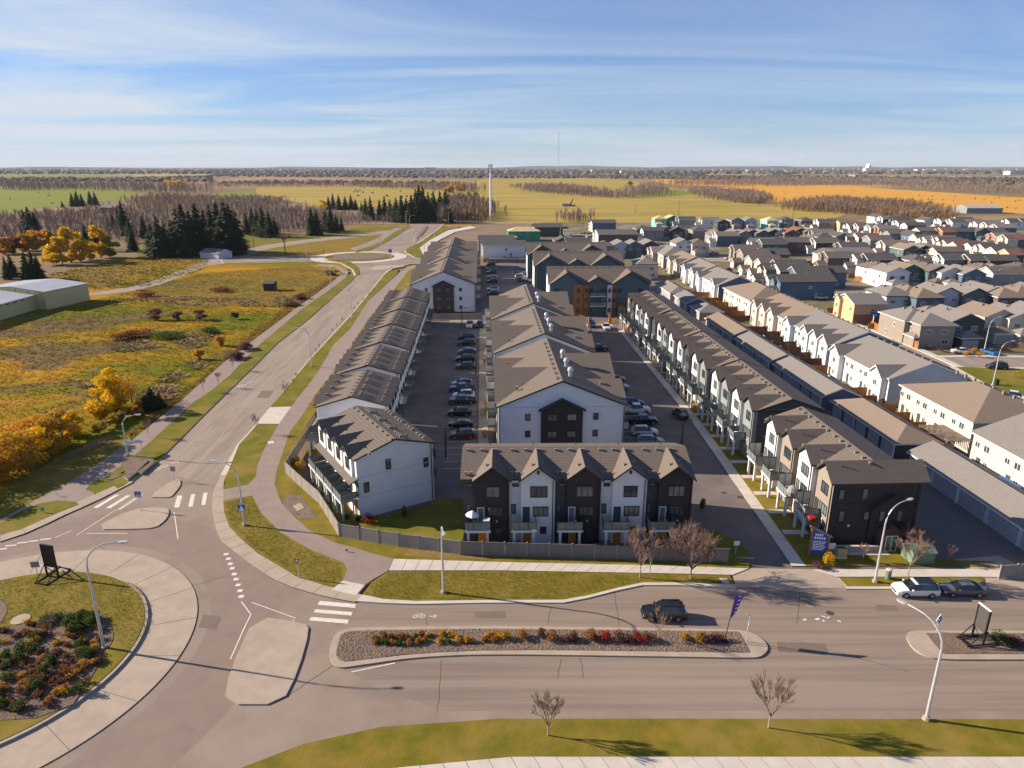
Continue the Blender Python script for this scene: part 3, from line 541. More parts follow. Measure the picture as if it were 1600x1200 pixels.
slab('lawn', [(-22.8, 79.2), (-6.3, 75.2), (-5.9, 88.2), (-8, 88.6), (-10.4, 88.6), (-10.8, 87.2), (-20.6, 82.0), (-28, 96), (-31, 101), (-31.5, 120), (-34.8, 170), (-36, 200), (-38.5, 200), (-34.5, 110), (-30.6, 96)], -0.05, K - 0.02, grass_green, concrete, kind='structure')
slab('lawn', [(-6.3, 75.0), (23.0, 73.6), (23.0, 76.0), (-5.9, 76.2)], -0.05, K - 0.015, yard_ground, kind='structure')
slab('lawn', [(23.2, 73.4), (29.2, 73.0), (28.4, 76.4), (26.6, 79.4), (23.2, 79.6)], -0.05, K, grass_green, concrete_pale, kind='structure')
# traffic nose at the foot of the left lot
slab('kerb_island', smooth([(-8.6, 94.6), (-3.6, 94.2), (-3.4, 91.2), (-6.8, 91.0)], 1, True), -0.05, 0.13, grass_green, concrete_pale, kind='structure')
for (xa, ya, yb) in ((-5.6, 101, 205),):
    slabs_strip('sidewalk', [(xa + 0.2, ya), (xa - 4.2, yb)], [(xa + 1.9, ya), (xa - 2.5, yb)], 4.0, concrete)
slab('lawn', [(-3.65, 101), (-2.6, 101), (-7.0, 205), (-8.0, 205)], -0.05, 0.1, mulch, kind='structure')
slab('lawn', [(38.5, 68.9 + 3.2), (53, 71.8), (57.6, 72.2), (50.5, 72.6), (50.5, 74.9), (38.5, 74.9)], -0.05, K - 0.01, grass, kind='structure')
slabs_strip('entry_walk', [(39.2, 75.0), (45.8, 75.0)], [(39.2, 73.6), (45.8, 73.6)], 1.6, concrete_pale, z=K + 0.01)
slab('lawn', [(36.2, 71.3), (53, 71.3), (57.5, 70.9), (53.3, 72.4), (38.4, 72.4), (36.2, 73.5)], -0.05, K - 0.014, grass, kind='structure')
slab('lawn', [(-12, 346), (8, 343), (6, 352), (-12, 352)], -0.05, K, grass, kind='structure')
# concrete gutters across the lots
for k, (x0, y0, x1, y1) in enumerate(((-19.0, 206.0, -10, 206.0), (11.5, 199.5, 30, 199.5))):
    slab('concrete_walk', [(x0, y0), (x1, y0), (x1, y0 + 3), (x0, y0 + 3)], -0.05, 0.03, concrete, kind='structure')
# streets through the subdivision
def street(pts, wd, m=road_concrete, z=-0.06):
    P_ = smooth(pts, 2); A_, B_ = offset(P_, wd / 2), offset(P_, -wd / 2); mb = MB()
    for i in range(len(P_) - 1): mb.face([(*A_[i], z), (*B_[i], z), (*B_[i + 1], z), (*A_[i + 1], z)])
    mb.build('street', [m], kind='structure')
    for side, q in ((1, wd / 2), (-1, -wd / 2)):
        a, b = offset(P_, q), offset(P_, q + side * 1.9); mb = MB()
        for i in range(len(P_) - 1):
            mb.face([(*a[i], z + K), (*b[i], z + K), (*b[i + 1], z + K), (*a[i + 1], z + K)]); mb.face([(*a[i], z - .05), (*a[i + 1], z - .05), (*a[i + 1], z + K), (*a[i], z + K)])
        fixn(mb.build('sidewalk', [concrete_pale], kind='structure').data)
street([(104, 55), (99.5, 105), (98, 130), (100, 150), (99.5, 185), (96, 215), (94, 245), (91, 300), (90, 345), (88, 420)], 9)
street([(104.8, 160), (120, 160.5), (150, 158), (260, 150)], 9, z=-0.055)
street([(96, 262), (130, 256), (180, 252), (330, 246)], 8, z=-0.052)
street([(98, 352), (160, 345), (260, 335), (430, 322)], 8, z=-0.05)
street([(96, 452), (180, 450), (300, 445), (460, 440)], 8, z=-0.048)
street([(0, 480), (60, 482), (120, 480)], 8, z=-0.046)
slab('lawn', GP([(1474, 573), (1600, 577), (1700, 580), (1700, 700), (1600, 640)], 0), -0.1, 0.08, grass_green, kind='structure')
slabs_strip('front_walk', GP([(1482, 573), (1600, 640)]), GP([(1492, 573), (1612, 640)]), 4, concrete_pale, z=0.10)

# ---- markings: each stripe a part of the road
def stripe(a, b, w_, m=paint_white, z=0.012, name='road_stripe'):
    a, b = Vector(a), Vector(b); t = (b - a).normalized(); n_ = Vector((-t.y, t.x)) * w_ / 2; c = (a + b) / 2
    mb = MB(); mb.face([(*(p - c), 0) for p in (a - n_, b - n_, b + n_, a + n_)]); return mb.build(name, [m], road, loc=(c.x, c.y, z))
def quad(px, m=paint_white, z=0.012, name='crosswalk_stripe'):
    P_ = GP(px); cx_, cy_ = sum(p[0] for p in P_) / 4, sum(p[1] for p in P_) / 4
    mb = MB(); mb.face([(p[0] - cx_, p[1] - cy_, 0) for p in P_]); o = mb.build(name, [m], road, loc=(cx_, cy_, z)); fixn(o.data)
    if o.data.polygons[0].normal.z < 0: o.data.flip_normals()
quad([(500, 939), (556, 944), (555, 950), (496, 945)]); quad([(493, 952), (551, 956.5), (549, 962), (490, 957)]); quad([(486, 964), (545, 968.5), (543, 974.5), (483, 969.5)])
quad([(277, 774.5), (285, 774.5), (280, 793), (272, 793)]); quad([(299, 772), (305, 772), (301, 791.5), (294, 791.5)]); quad([(318, 770), (324.5, 770), (321, 789), (314.5, 789)])
quad([(146, 793), (180, 773), (187, 773), (152, 794)]); quad([(165, 794), (198, 774), (205, 774), (172, 794.5)]); quad([(182, 796), (214, 776), (220, 776), (188, 796.5)])
for a in range(0, 9):      # yield squares
    u, v = [(353.5, 866), (357, 873), (360, 881), (363, 888), (366, 897), (369, 905), (372, 914), (375, 923), (377, 932)][a]; x, y = G(u, v)
    stripe((x - 0.28, y), (x + 0.28, y), 0.5, name='yield_mark')
for u, v in ((-15, 863), (2, 858), (17, 852.5), (35, 848), (52, 845.5), (71, 842.5)):
    x, y = G(u, v); stripe((x - 0.6, y - 0.1), (x + 0.6, y + 0.14), 0.28, name='yield_mark')
def line(px, w_=0.12, m=paint_white):
    P_ = GP(px)
    for a, b in zip(P_, P_[1:]): stripe(a, b, w_, m)
line([(120, 836), (176, 800), (225, 772)]); line([(86, 840), (112, 829)]); line([(135, 833.5), (200, 833.5)]); line([(272, 800), (275, 820), (278, 842)])
line([(281, 762), (330, 700), (402, 612), (470, 540), (530, 475), (572, 428)], 0.12, paint_yellow); line([(230, 762), (300, 690), (380, 607), (450, 535), (515, 472), (562, 428)], 0.12, paint_yellow)
line([(377, 940), (392, 960), (380, 985), (360, 1030)]); line([(549, 1050), (617, 1036)], 0.14); line([(393, 941), (462, 966)], 0.1)
line([(458, 968), (466, 1002)], 0.08)
def bike(u, v, ang, s=1.0):
    x, y = G(u, v); c = Vector((x, y)); rot = Matrix.Rotation(R(ang), 2)
    def q(px_, py_): p = rot @ Vector((px_ * s, py_ * s)); return (c.x + p.x, c.y + p.y)
    for cx_ in (-0.42, 0.42):
        for k in range(8):
            a, b = R(k * 45), R(k * 45 + 45); stripe(q(cx_ + 0.3 * math.cos(a), 0.3 * math.sin(a)), q(cx_ + 0.3 * math.cos(b), 0.3 * math.sin(b)), 0.09 * s, name='bike_symbol_stroke')
    for a, b in (((-.42, 0), (-.1, .45)), ((-.1, .45), (.35, .42)), ((.35, .42), (0, 0)), ((0, 0), (-.42, 0)), ((.42, 0), (.3, .6)), ((-.15, .5), (-.15, .62))): stripe(q(*a), q(*b), 0.09 * s, name='bike_symbol_stroke')
    stripe(q(1.2, 0), q(2.1, 0), 0.12 * s, name='arrow_stroke'); stripe(q(2.1, 0), q(1.7, .3), 0.12 * s, name='arrow_stroke'); stripe(q(2.1, 0), q(1.7, -.3), 0.12 * s, name='arrow_stroke')
bike(252, 731, 60, 1.5); bike(378, 603, 75, 1.5); bike(655, 963, 0, 0.9)
rg = random.Random(5)
for u, v in ((1255, 969), (1274, 968), (1285, 970), (1292, 966), (1308, 970), (1283, 962)):
    x, y = G(u, v); stripe((x, y), (x + rg.uniform(.2, .5), y + rg.uniform(-.3, .3)), rg.uniform(.12, .3), name='paint_fleck')
for u, v, r in ((1297, 958, 0.42), (1131, 770, 0.4), (1157, 777, 0.45), (640, 985, 0), (1530, 772, 0.4)):
    if r:
        x, y = G(u, v); sheet('manhole_cover', [(x + r * math.cos(R(a)), y + r * math.sin(R(a))) for a in range(0, 360, 30)], 0.014, vent_dark, road)
dark_line_m = mat('crack_and_line_dark', (0.07, 0.06, 0.055), rough=0.7)  # thin dark lines: sealed cracks, and more lines across the arterial
for px in ([(262, 904), (300, 916), (352, 900)], [(862, 950), (858, 962), (856, 976)], [(876, 1028), (872, 1060)], [(907, 1028), (912, 1060)], [(665, 962), (668, 978)], [(520, 1040), (430, 1100)], [(1240, 1000), (1420, 1050)], [(300, 690), (352, 696)], [(352, 637), (410, 640)], [(370, 610), (440, 613)], [(395, 583), (460, 588)], [(424, 556), (486, 560)], [(440, 530), (500, 533)], [(470, 508), (536, 510)], [(500, 478), (556, 481)], [(150, 850), (170, 862)], [(960, 925), (968, 978)], [(690, 1030), (684, 1110)], [(1250, 925), (1246, 975)]):
    P_ = resample(GP(px), 0.6); P_ = [(x + rg.uniform(-.06, .06), y + rg.uniform(-.06, .06)) for x, y in P_]
    mb = MB()
    A_, B_ = offset(P_, 0.022), offset(P_, -0.022)
    for i in range(len(P_) - 1): mb.face([(*A_[i], 0), (*B_[i], 0), (*B_[i + 1], 0), (*A_[i + 1], 0)])
    mb.build('crack_and_dark_line', [dark_line_m], road, loc=(0, 0, 0.0115))
# parking bay lines
for k in range(22):
    y = 99 + k * 2.75 ; x = -5.55 - 0.042 * (y - 101)
    stripe((x - 5.4, y - .1), (x - 0.2, y + .1), 0.1, name='bay_line')
for k in range(14):
    y = 101 + k * 2.75; x = 19.6 - 0.035 * (y - 101); stripe((x, y), (x + 5.2, y), 0.1, name='bay_line')

# ============================================================ BUILDINGS
WIN = {}
FACE = {'S': 0.0, 'E': math.pi / 2, 'N': math.pi, 'W': -math.pi / 2}
def window(par, x, y, z, face, w_, h_, cols=2, fr=frame_blk, gl=None, name='window', detail=True):
    """centre of the opening on a wall plane; frame stands proud, the pane is its own piece"""
    gl = gl or glass_d; key = (round(w_, 2), round(h_, 2), cols, fr.name, gl.name, detail)
    if key not in WIN:
        t = 0.09; mb = MB(); a, b = w_ / 2, h_ / 2
        mb.box(-a, -0.07, -b, -a + t, 0, b); mb.box(a - t, -0.07, -b, a, 0, b); mb.box(-a + t, -0.07, b - t, a - t, 0, b); mb.box(-a + t, -0.07, -b, a - t, 0, -b + t)
        for k in range(1, cols): c_ = -a + w_ * k / cols; mb.box(c_ - .035, -0.065, -b + t, c_ + .035, 0, b - t)
        pm = MB(); pm.face([(-a + t, -0.02, -b + t), (a - t, -0.02, -b + t), (a - t, -0.02, b - t), (-a + t, -0.02, b - t)])
        if detail: WIN[key] = (mb.mesh('window', [fr]), pm.mesh('pane', [gl]))
        else:
            mb.face([(-a + t, -0.02, -b + t), (a - t, -0.02, -b + t), (a - t, -0.02, b - t), (-a + t, -0.02, b - t)], 1); WIN[key] = (mb.mesh('window', [fr, gl]), None)
    f, p = WIN[key]
    o = link(name, f, par, (x, y, z), FACE[face])
    if p: link('pane', p, o)
    return o
def vent(par, x, y, z, k=0):
    key = ('vent', k)
    if key not in WIN:
        mb = MB()
        if k == 0: mb.box(-.13, -.13, -.2, .13, .13, .10); mb.box(-.2, -.18, .10, .2, .18, .16)
        elif k == 1: mb.tube([(0, 0, -.3), (0, 0, .45)], 0.06, 6)
        elif k == 2: mb.box(-.17, -.17, -.3, .17, .17, .22); mb.box(-.25, -.25, .22, .25, .25, .29)
        elif k == 3: mb.tube([(0, 0, -.5), (0, 0, .8), (0, 0, .8), (0, 0, .95), (0, 0, 1.3), (0, 0, 1.45)], [.33, .33, .5, .5, .42, .2], 10)
        WIN[key] = mb.mesh('roof_vent', [[vent_m, vent_dark, vent_m, chrome][k]])
    return link(['roof_vent', 'vent_pipe', 'roof_vent', 'chimney_flue'][k], WIN[key], par, (x, y, z))
def vroof(mb, x0, x1, y0, y1, ez, rz, axis='x', th=0.22, mi=0, me=1, front=None, back=None):
    """gable roof slab. ridge runs along axis; (y0,y1) or (x0,x1) are eave lines including overhang"""
    if axis == 'x':
        c_ = (y0 + y1) / 2; out_ = [(y0, ez), (c_, rz), (y1, ez), (y1, ez - th), (c_, rz - th * 1.15), (y0, ez - th)]; n = len(mb.f)
        mb.ext(out_, 'x', x0, x1, me, me)
    else:
        c_ = (x0 + x1) / 2; out_ = [(x0, ez), (c_, rz), (x1, ez), (x1, ez - th), (c_, rz - th * 1.15), (x0, ez - th)]; n = len(mb.f)
        mb.ext(out_, 'y', y0, y1, me, me)
    mb.m[n + 2] = mi; mb.m[n + 3] = mi
def hip(mb, x0, x1, y0, y1, ez, rz, th=0.22, mi=0, me=1):
    W_, D_ = x1 - x0, y1 - y0; cx_, cy_ = (x0 + x1) / 2, (y0 + y1) / 2
    if W_ >= D_: a, b = (x0 + D_ / 2, cy_, rz), (x1 - D_ / 2, cy_, rz)
    else: a, b = (cx_, y0 + W_ / 2, rz), (cx_, y1 - W_ / 2, rz)
    c_ = [(x0, y0, ez), (x1, y0, ez), (x1, y1, ez), (x0, y1, ez)]
    if W_ >= D_: fs = [[c_[0], c_[1], b, a], [c_[1], c_[2], b], [c_[2], c_[3], a, b], [c_[3], c_[0], a]]
    else: fs = [[c_[0], c_[1], a], [c_[1], c_[2], b, a], [c_[2], c_[3], b], [c_[3], c_[0], a, b]]
    for f in fs: mb.face(f, mi)
    lo = [(p[0], p[1], ez - th) for p in c_]; mb.face(lo[::-1], me)
    for i in range(4): j = (i + 1) % 4; mb.face([c_[j], c_[i], lo[i], lo[j]][::-1], me)
def wall(par, mt, x0, x1, y0, y1, z0, z1, peak=None, axis='y', name='wall'):
    """box wall volume; peak raises a gable along the axis"""
    mb = MB(); cx_, cy_ = (x0 + x1) / 2, (y0 + y1) / 2
    if peak is None: mb.box(x0, y0, z0, x1, y1, z1)
    elif axis == 'y': mb.ext([(x0, z0), (x1, z0), (x1, z1), (cx_, peak), (x0, z1)], 'y', y0, y1)
    else: mb.ext([(y0, z0), (y1, z0), (y1, z1), (cy_, peak), (y0, z1)], 'x', x0, x1)
    return mb.build(name, [mt], par)
def deck(par, x0, x1, y0, y1, z, rail=glass_rail, screens=(), posts=True, floor=deck_m, fr=frame_blk, solid=False):
    mb = MB(); mb.box(x0, y0, z - .22, x1, y1, z, 0); mb.box(x0 - .05, y0 - .05, z - .28, x1 + .05, y0, z + .02, 1)
    d = mb.build('balcony', [floor, post_m], par)
    r_ = MB(); h = z + 1.05
    r_.box(x0, y0 + .02, z + .1, x1, y0 + .05, h, 1)
    r_.box(x0, y0 + .02, h, x1, y0 + .08, h + .06, 0)
    n = max(2, round((x1 - x0) / 1.1))
    for k in range(n + 1): px_ = x0 + (x1 - x0) * k / n; r_.box(px_ - .025, y0, z, px_ + .025, y0 + .07, h, 0)
    for xx in (x0, x1 - .04):
        r_.box(xx, y0 + .08, z + .1, xx + .03, y1, h, 1); r_.box(xx - .01, y0 + .08, h, xx + .05, y1, h + .05, 0)
    r_.build('railing', [fr, rail], d)
    for sx in screens:
        s_ = MB(); s_.box(sx, y0 + .1, z + .12, sx + .04, y1, z + 2.0, 1)
        for yy in (y0 + .06, (y0 + y1) / 2, y1 - .05): s_.box(sx - .03, yy, z, sx + .07, yy + .06, z + 2.08, 0)
        s_.box(sx - .03, y0 + .06, z + 2.02, sx + .07, y1, z + 2.1, 0); s_.build('privacy_screen', [frame_blk, frost], d)
    if posts:
        for xx in (x0 + .2, x1 - .5):
            p_ = MB(); p_.box(0, 0, 0, .3, .3, z - .22); p_.build('post', [post_m], par, (xx, y0 + .1, 0))
    return d

def townhouse(label, ox, oy, rot, units, uw=5.5, depth=11.4, eave=8.75, rise=1.9, style='gable', group='townhouse rows', side_m=None, rear_m=None, near_cross=False, end_wall=None, deckz=2.95, roofm_=None, far_detail=True, balcony=True):
    """a row of joined houses; local x along the row, front at y=0 facing -y"""
    roofm_ = roofm_ or roof_brown
    t = thing('townhouse_row', label, 'townhouse', (ox, oy, 0), rot, group)
    n = len(units); L_ = n * uw; mid = depth / 2 + 0.3; ov = 0.35; rz = eave + rise; g = rise / (depth / 2 + ov)
    rr = random.Random(hash(label) % 1000 if False else len(label) * 7)
    side_m = side_m or units[0][0]
    for i, (bm_, cm) in enumerate(units):
        x0 = i * uw
        if style == 'gable':
            wall(t, cm, x0 + .002, x0 + 1.45, 0.7, depth - 0.001 * i, 0, eave - .05)
            bw = MB(); c_ = (x0 + 1.45 + x0 + uw) / 2; hw = (uw - 1.45) / 2
            bw.ext([(x0 + 1.451, 0), (x0 + uw, 0), (x0 + uw, eave - .1), (c_, eave + rise - .22), (x0 + 1.451, eave - .1)], 'y', 0, depth / 2 - .4)
            bw.box(x0 + 1.451, depth / 2 - .4, 0, x0 + uw, depth, eave - .12)
            bw.build('wall', [bm_], t)
        else:
            wall(t, bm_, x0, x0 + uw - .002, 0, depth, 0, eave - .05)
    # gable end walls
    for side, xx in (('W', -0.0), ('E', L_)):
        m_ = (end_wall or (side_m, side_m))[0 if side == 'W' else 1]
        mb = MB(); a, b = (xx - .06, xx) if side == 'W' else (xx, xx + .06)
        if near_cross and side == 'E':
            mb.ext([(0.02, 0), (depth, 0), (depth, eave - .12), (0.02, eave - .12)], 'x', a, b)
        else:
            mb.ext([(0.02 if style != 'gable' else .72, 0), (depth, 0), (depth, eave - .1), (mid, eave + rise - .3), (0.02 if style != 'gable' else .72, eave - .1)], 'x', a, b)
        fixn(mb.build('end_wall', [m_], t).data)
        for z_ in (3.0, 5.9):
            mb = MB(); mb.box(a - .03 if side == 'W' else b, 0.3, z_, a if side == 'W' else b + .03, depth, z_ + .12); mb.build('belt_trim', [m_ if m_ is not white_lap else lblue_and_shade_lap], t)
        mb = MB(); xa = a - .09 if side == 'W' else b; mb.box(xa, depth - .35, .2, xa + .09, depth - .25, eave - .1); mb.build('downpipe', [frame_blk], t)
    rf = MB(); vroof(rf, -ov, L_ + ov if not near_cross else L_ - (uw - 1.45) / 2, -ov + (0.6 if style == 'gable' else 0), depth + ov, eave, rz, 'x')
    roof = None
    if style == 'gable':
        # ridge sits at the middle of the footprint including overhangs
        for i in range(n):
            x0 = i * uw; c_ = x0 + 1.45 + (uw - 1.45) / 2; hw = (uw - 1.45) / 2 + .32
            if near_cross and i == n - 1:
                vroof(rf, c_ - (L_ + ov - c_), L_ + ov + .02, -.45, depth + ov + .5, eave + .02, rz + .12, 'y')
            else: vroof(rf, c_ - hw, c_ + hw, -.45, depth / 2 + .2, eave + .02, rz + .0, 'y')
    else:
        for i in range(n):
            c_ = i * uw + uw / 2 - .5; hw = 1.75
            wall(t, units[i][0], c_ - hw + .25, c_ + hw - .25, -.35, 1.2, 5.9, eave - .05, eave + 0.95, 'y', 'dormer_wall')
            vroof(rf, c_ - hw, c_ + hw, -.75, 3.6, eave + .02, eave + 1.22, 'y', .2)
            window(t, c_, -.35, 7.4, 'S', 1.5, 1.7, 2, detail=far_detail)
        # pent roof over the decks
        rf.ext([(-1.15, 5.55), (0, 6.05), (0, 5.85), (-1.15, 5.35)], 'x', -.2, L_ + .4, 1, 0)
    roof = fixn(rf.mesh('roof', [roofm_, roof_black])); roof = link('roof', roof, t)
    rzf = lambda y: eave + (min(y, depth - y) + ov) * g
    for i in range(n):
        x0 = i * uw
        for fx in (.2, 1.9, 3.6): vent(roof, x0 + fx + .2, mid - .75, rz - .25 + .12)
        if style == 'gable':
            for fx in (.35, .95): vent(roof, x0 + fx, .95, eave + .52)
            vent(roof, x0 + 1.45 + (uw - 1.45) / 2 - .6, 1.0, rz - .35); vent(roof, x0 + 1.45 + (uw - 1.45) / 2 + .6, 1.4, rz - .35, 1)
        else:
            for fx in (1.0, 1.8, 2.6): vent(roof, x0 + fx + .6, mid + .75, rz - .15)
            vent(roof, x0 + uw / 2 - .5, 1.0, eave + 1.2)
            for fx in (1.0, 2.0, 3.0): vent(roof, x0 + fx, depth - 1.0, eave + .55)
            vent(roof, x0 + 4.6, 1.6, eave + .7)
        vent(roof, x0 + 3.2, mid + 1.8, rz - .5, 1)
    # openings
    for i, (bm_, cm) in enumerate(units):
        x0 = i * uw; dark = bm_ in (black_lap, char_lap); fr = frame_blk; gl = [glass_d, glass_p][(i + 1) % 2] if style == 'gable' else glass_d
        if style == 'gable':
            c_ = x0 + 1.45 + (uw - 1.45) / 2
            window(t, c_ + .1, 0, 7.15, 'S', 2.1 if i % 3 else 1.7, 1.5, 3 if i % 3 else 2, fr, gl, detail=far_detail)
            window(t, x0 + .8, .7, 7.75, 'S', .8, .45, 1, fr, gl, detail=far_detail)
            window(t, c_ + .35, 0, 4.5, 'S', 1.9, 1.35, 3, fr, glass_p if i % 2 else glass_d, detail=far_detail)
            window(t, x0 + .55, .7, 4.5, 'S', .6, 1.35, 1, fr, glass_p, detail=far_detail)
            window(t, x0 + 2.1, 0, 4.05, 'S', .85, 2.1, 1, white_trim if dark else frame_blk, glass_p if i % 2 == 0 else glass_d, 'door', detail=far_detail)
            window(t, c_ + .7, 0, 1.9, 'S', .8, .95, 1, fr, glass_d, detail=far_detail)
            mb = MB(); mb.box(0, -.05, 0, .95, 0, 2.1); mb.build('door', [door_orange], t, (x0 + 1.75, 0, .1))
            mb = MB(); mb.box(-.15, -.06, 0, .15, 0, .45); mb.build('gable_vent', [frame_blk], t, (c_, -0.002, eave + .75))
            mb = MB(); mb.box(0, -.12, .2, .1, -.02, eave - .1); mb.build('downpipe', [frame_blk], t, (x0 + uw - .3, 0, 0))
            for sx in (1.2, 2.6):
                mb = MB(); mb.box(-.09, -.14, 0, .09, 0, .2); mb.build('wall_lamp', [white_trim], t, (x0 + sx + 1.45, 0, 3.1))
            if balcony: deck(t, x0 + .25, x0 + 3.3, -1.95, 0 - .01, deckz, screens=(x0 + .3,) if near_cross else ())
        else:
            for xx, gl2 in ((x0 + .9, glass_d), (x0 + 3.7, glass_p)):
                window(t, xx, 0, 4.4, 'S', .9 if gl2 is glass_p else 1.5, 2.0, 1, frame_blk, gl2, detail=far_detail)
            mb = MB(); mb.box(0, -.05, 0, .95, 0, 2.1); mb.build('door', [door_orange], t, (x0 + 2.2, 0, .1))
            deck(t, x0 + .15, x0 + uw - .2, -2.3, -.01, deckz)
            # rear: windows, garage doors
            for z_, w_ in ((7.3, 1.6), (4.4, 1.6)):
                window(t, x0 + 1.5, depth, z_, 'N', w_, 1.3, 2, detail=False); window(t, x0 + 4.1, depth, z_, 'N', .9, 1.2, 1, detail=False)
            mb = MB(); mb.box(0, 0, 0, 2.6, .05, 2.2); mb.build('garage_door', [garage_m], t, (x0 + 1.2, depth, 0))
            if i % 2 == 0: deck(t, x0 + .6, x0 + 3.2, depth + .01, depth + 1.3, 3.0, posts=False)
    return t

TILT = R(2.4)
# front row, five houses: black, white, black, white, black
B_, W_ = (black_lap, char_lap), (white_lap, white_lap)
fb = townhouse('front row of five black and white gabled townhouses behind the long grey fence', -5.95, 76.35, R(0.6), [B_, W_, B_, W_, B_], uw=5.6, depth=11.3, side_m=char_lap, group='townhouse rows')
# near west row, turned to follow the road, then six more going away
nm = ['nearest white townhouse row with four roof dormers and a long deck at the road bend', 'second white-ended townhouse row from the roundabout beside the path', 'third white-ended townhouse row from the roundabout beside the path', 'fourth white-ended townhouse row from the roundabout beside the path',
      'fifth white-ended townhouse row from the roundabout beside the path', 'sixth white-ended townhouse row from the roundabout beside the path', 'seventh and farthest white-ended townhouse row beside the path, before the big apartment']
Wl = (white_lap, white_lap)
def place_row(sx, sy, ang, n, uw):   # south-west corner given; the row runs away from the viewer, front faces west
    # local x must run toward the viewer: origin = far-west corner
    L_ = n * uw; d = Vector((-math.sin(ang), math.cos(ang))); return sx + d.x * L_, sy + d.y * L_, ang - math.pi / 2
x, y, r_ = place_row(-20.35, 82.75, R(31.8), 4, 3.75)
lb1 = townhouse(nm[0], x, y, r_, [Wl] * 4, uw=3.75, depth=11.0, rise=1.8, style='dormer', side_m=white_lap)
for _y, _z, _h in ((4.4, 7.0, 1.5), (9.9, 6.0, 1.4), (1.2, 4.4, 1.5)): window(lb1, 15.06, _y, _z, 'E', .75, _h, 1, frame_blk, glass_d)
for k, (sx, sy) in enumerate(((-30.85, 103.4), (-31.9, 121.4), (-32.65, 138.9), (-33.5, 156.2), (-34.3, 173.5), (-35.2, 190.8))):
    x, y, r_ = place_row(sx, sy, TILT, 4, 3.65)
    townhouse(nm[k + 1], x, y, r_, [Wl if j % 2 else (white_lap, grey_lap) for j in range(4)], uw=3.65, depth=11.1, rise=1.75, style='dormer', side_m=white_lap, far_detail=k < 2)
# east row along the lane
Gy, Tp = (grey_lap, grey_lap), (taupe_lap, taupe_lap); Wg = (white_lap, grey_lap)
def erow(label, sx, sy, n, units, **kw):
    x, y, r_ = place_row(sx, sy, TILT, n, 5.45); return townhouse(label, x, y, r_, units, uw=5.45, depth=10.9, style='gable', deckz=3.1, **kw)
er1 = erow('nearest east townhouse row with a charcoal end wall and frosted balcony screens', 38.7, 75.6, 4, [Wg, Tp, (white_lap, taupe_lap), Tp], near_cross=True, side_m=black_lap, end_wall=(grey_lap, black_lap), rise=1.9)
LX = 4 * 5.45 + .06
for _y, _z, _h in ((1.1, 7.2, 1.5), (4.0, 7.2, 1.5), (1.5, 4.3, 1.5), (4.6, 4.3, 1.2), (6.6, 4.3, 1.5), (8.7, 4.3, 1.5)): window(er1, LX, _y, _z, 'E', .75, _h, 1, frame_blk, glass_p)
mb = MB(); mb.ext([(5.0, 0), (9.9, 0), (9.9, 5.3), (7.45, 7.0), (5.0, 5.3)], 'x', LX, LX + .25); fixn(mb.build('end_bay', [black_lap], er1).data)
for _y, _z, _h in ((6.4, 4.3, 1.5), (8.6, 4.3, 1.5)): window(er1, LX + .25, _y, _z, 'E', .75, _h, 1, frame_blk, glass_p)
mb = MB(); vroof(mb, LX - .1, LX + .75, 4.7, 10.2, 5.25, 7.25, 'x', .16, 1, 1); link('bay_roof', fixn(mb.mesh('bay_roof', [roof_black, roof_black])), er1)
mb = MB(); mb.ext([(6.1, 0), (8.8, 0), (8.8, 2.6), (7.45, 3.5), (6.1, 2.6)], 'x', LX + .25, LX + 1.3); fixn(mb.build('porch', [mat('dark_brick', (0.11, 0.055, 0.042), (0.075, 0.042, 0.035), scale=3)], er1).data)
window(er1, LX + 1.3, 7.45, 1.15, 'E', 1.5, 2.1, 2, white_trim, glass_d, 'entrance_door')
for _y, _z in ((2.5, 2.9), (5.3, 2.4), (9.6, 2.6)): mb = MB(); mb.box(0, -.12, 0, .15, .12, .25); mb.build('wall_lamp', [white_trim], er1, (LX, _y, _z))
erow('second east townhouse row with a blue-grey gabled end above white and grey bays', 37.75, 101.6, 4, [Wg, Gy, Wg, Gy], side_m=char_lap)
erow('third east townhouse row along the lane, white and charcoal bays', 36.75, 124.8, 4, [Wg, (char_lap, char_lap), Wg, Gy], side_m=char_lap)
erow('fourth east townhouse row along the lane, beside a white sunlit bay', 35.75, 148.2, 4, [(char_lap, char_lap), Wg, Gy, Wg], side_m=char_lap, far_detail=False)
erow('farthest east townhouse row, beside the wood-trimmed apartment building', 34.6, 172.0, 5, [Tp, (char_lap, char_lap), Wg, Gy, Wg], side_m=char_lap, far_detail=False)

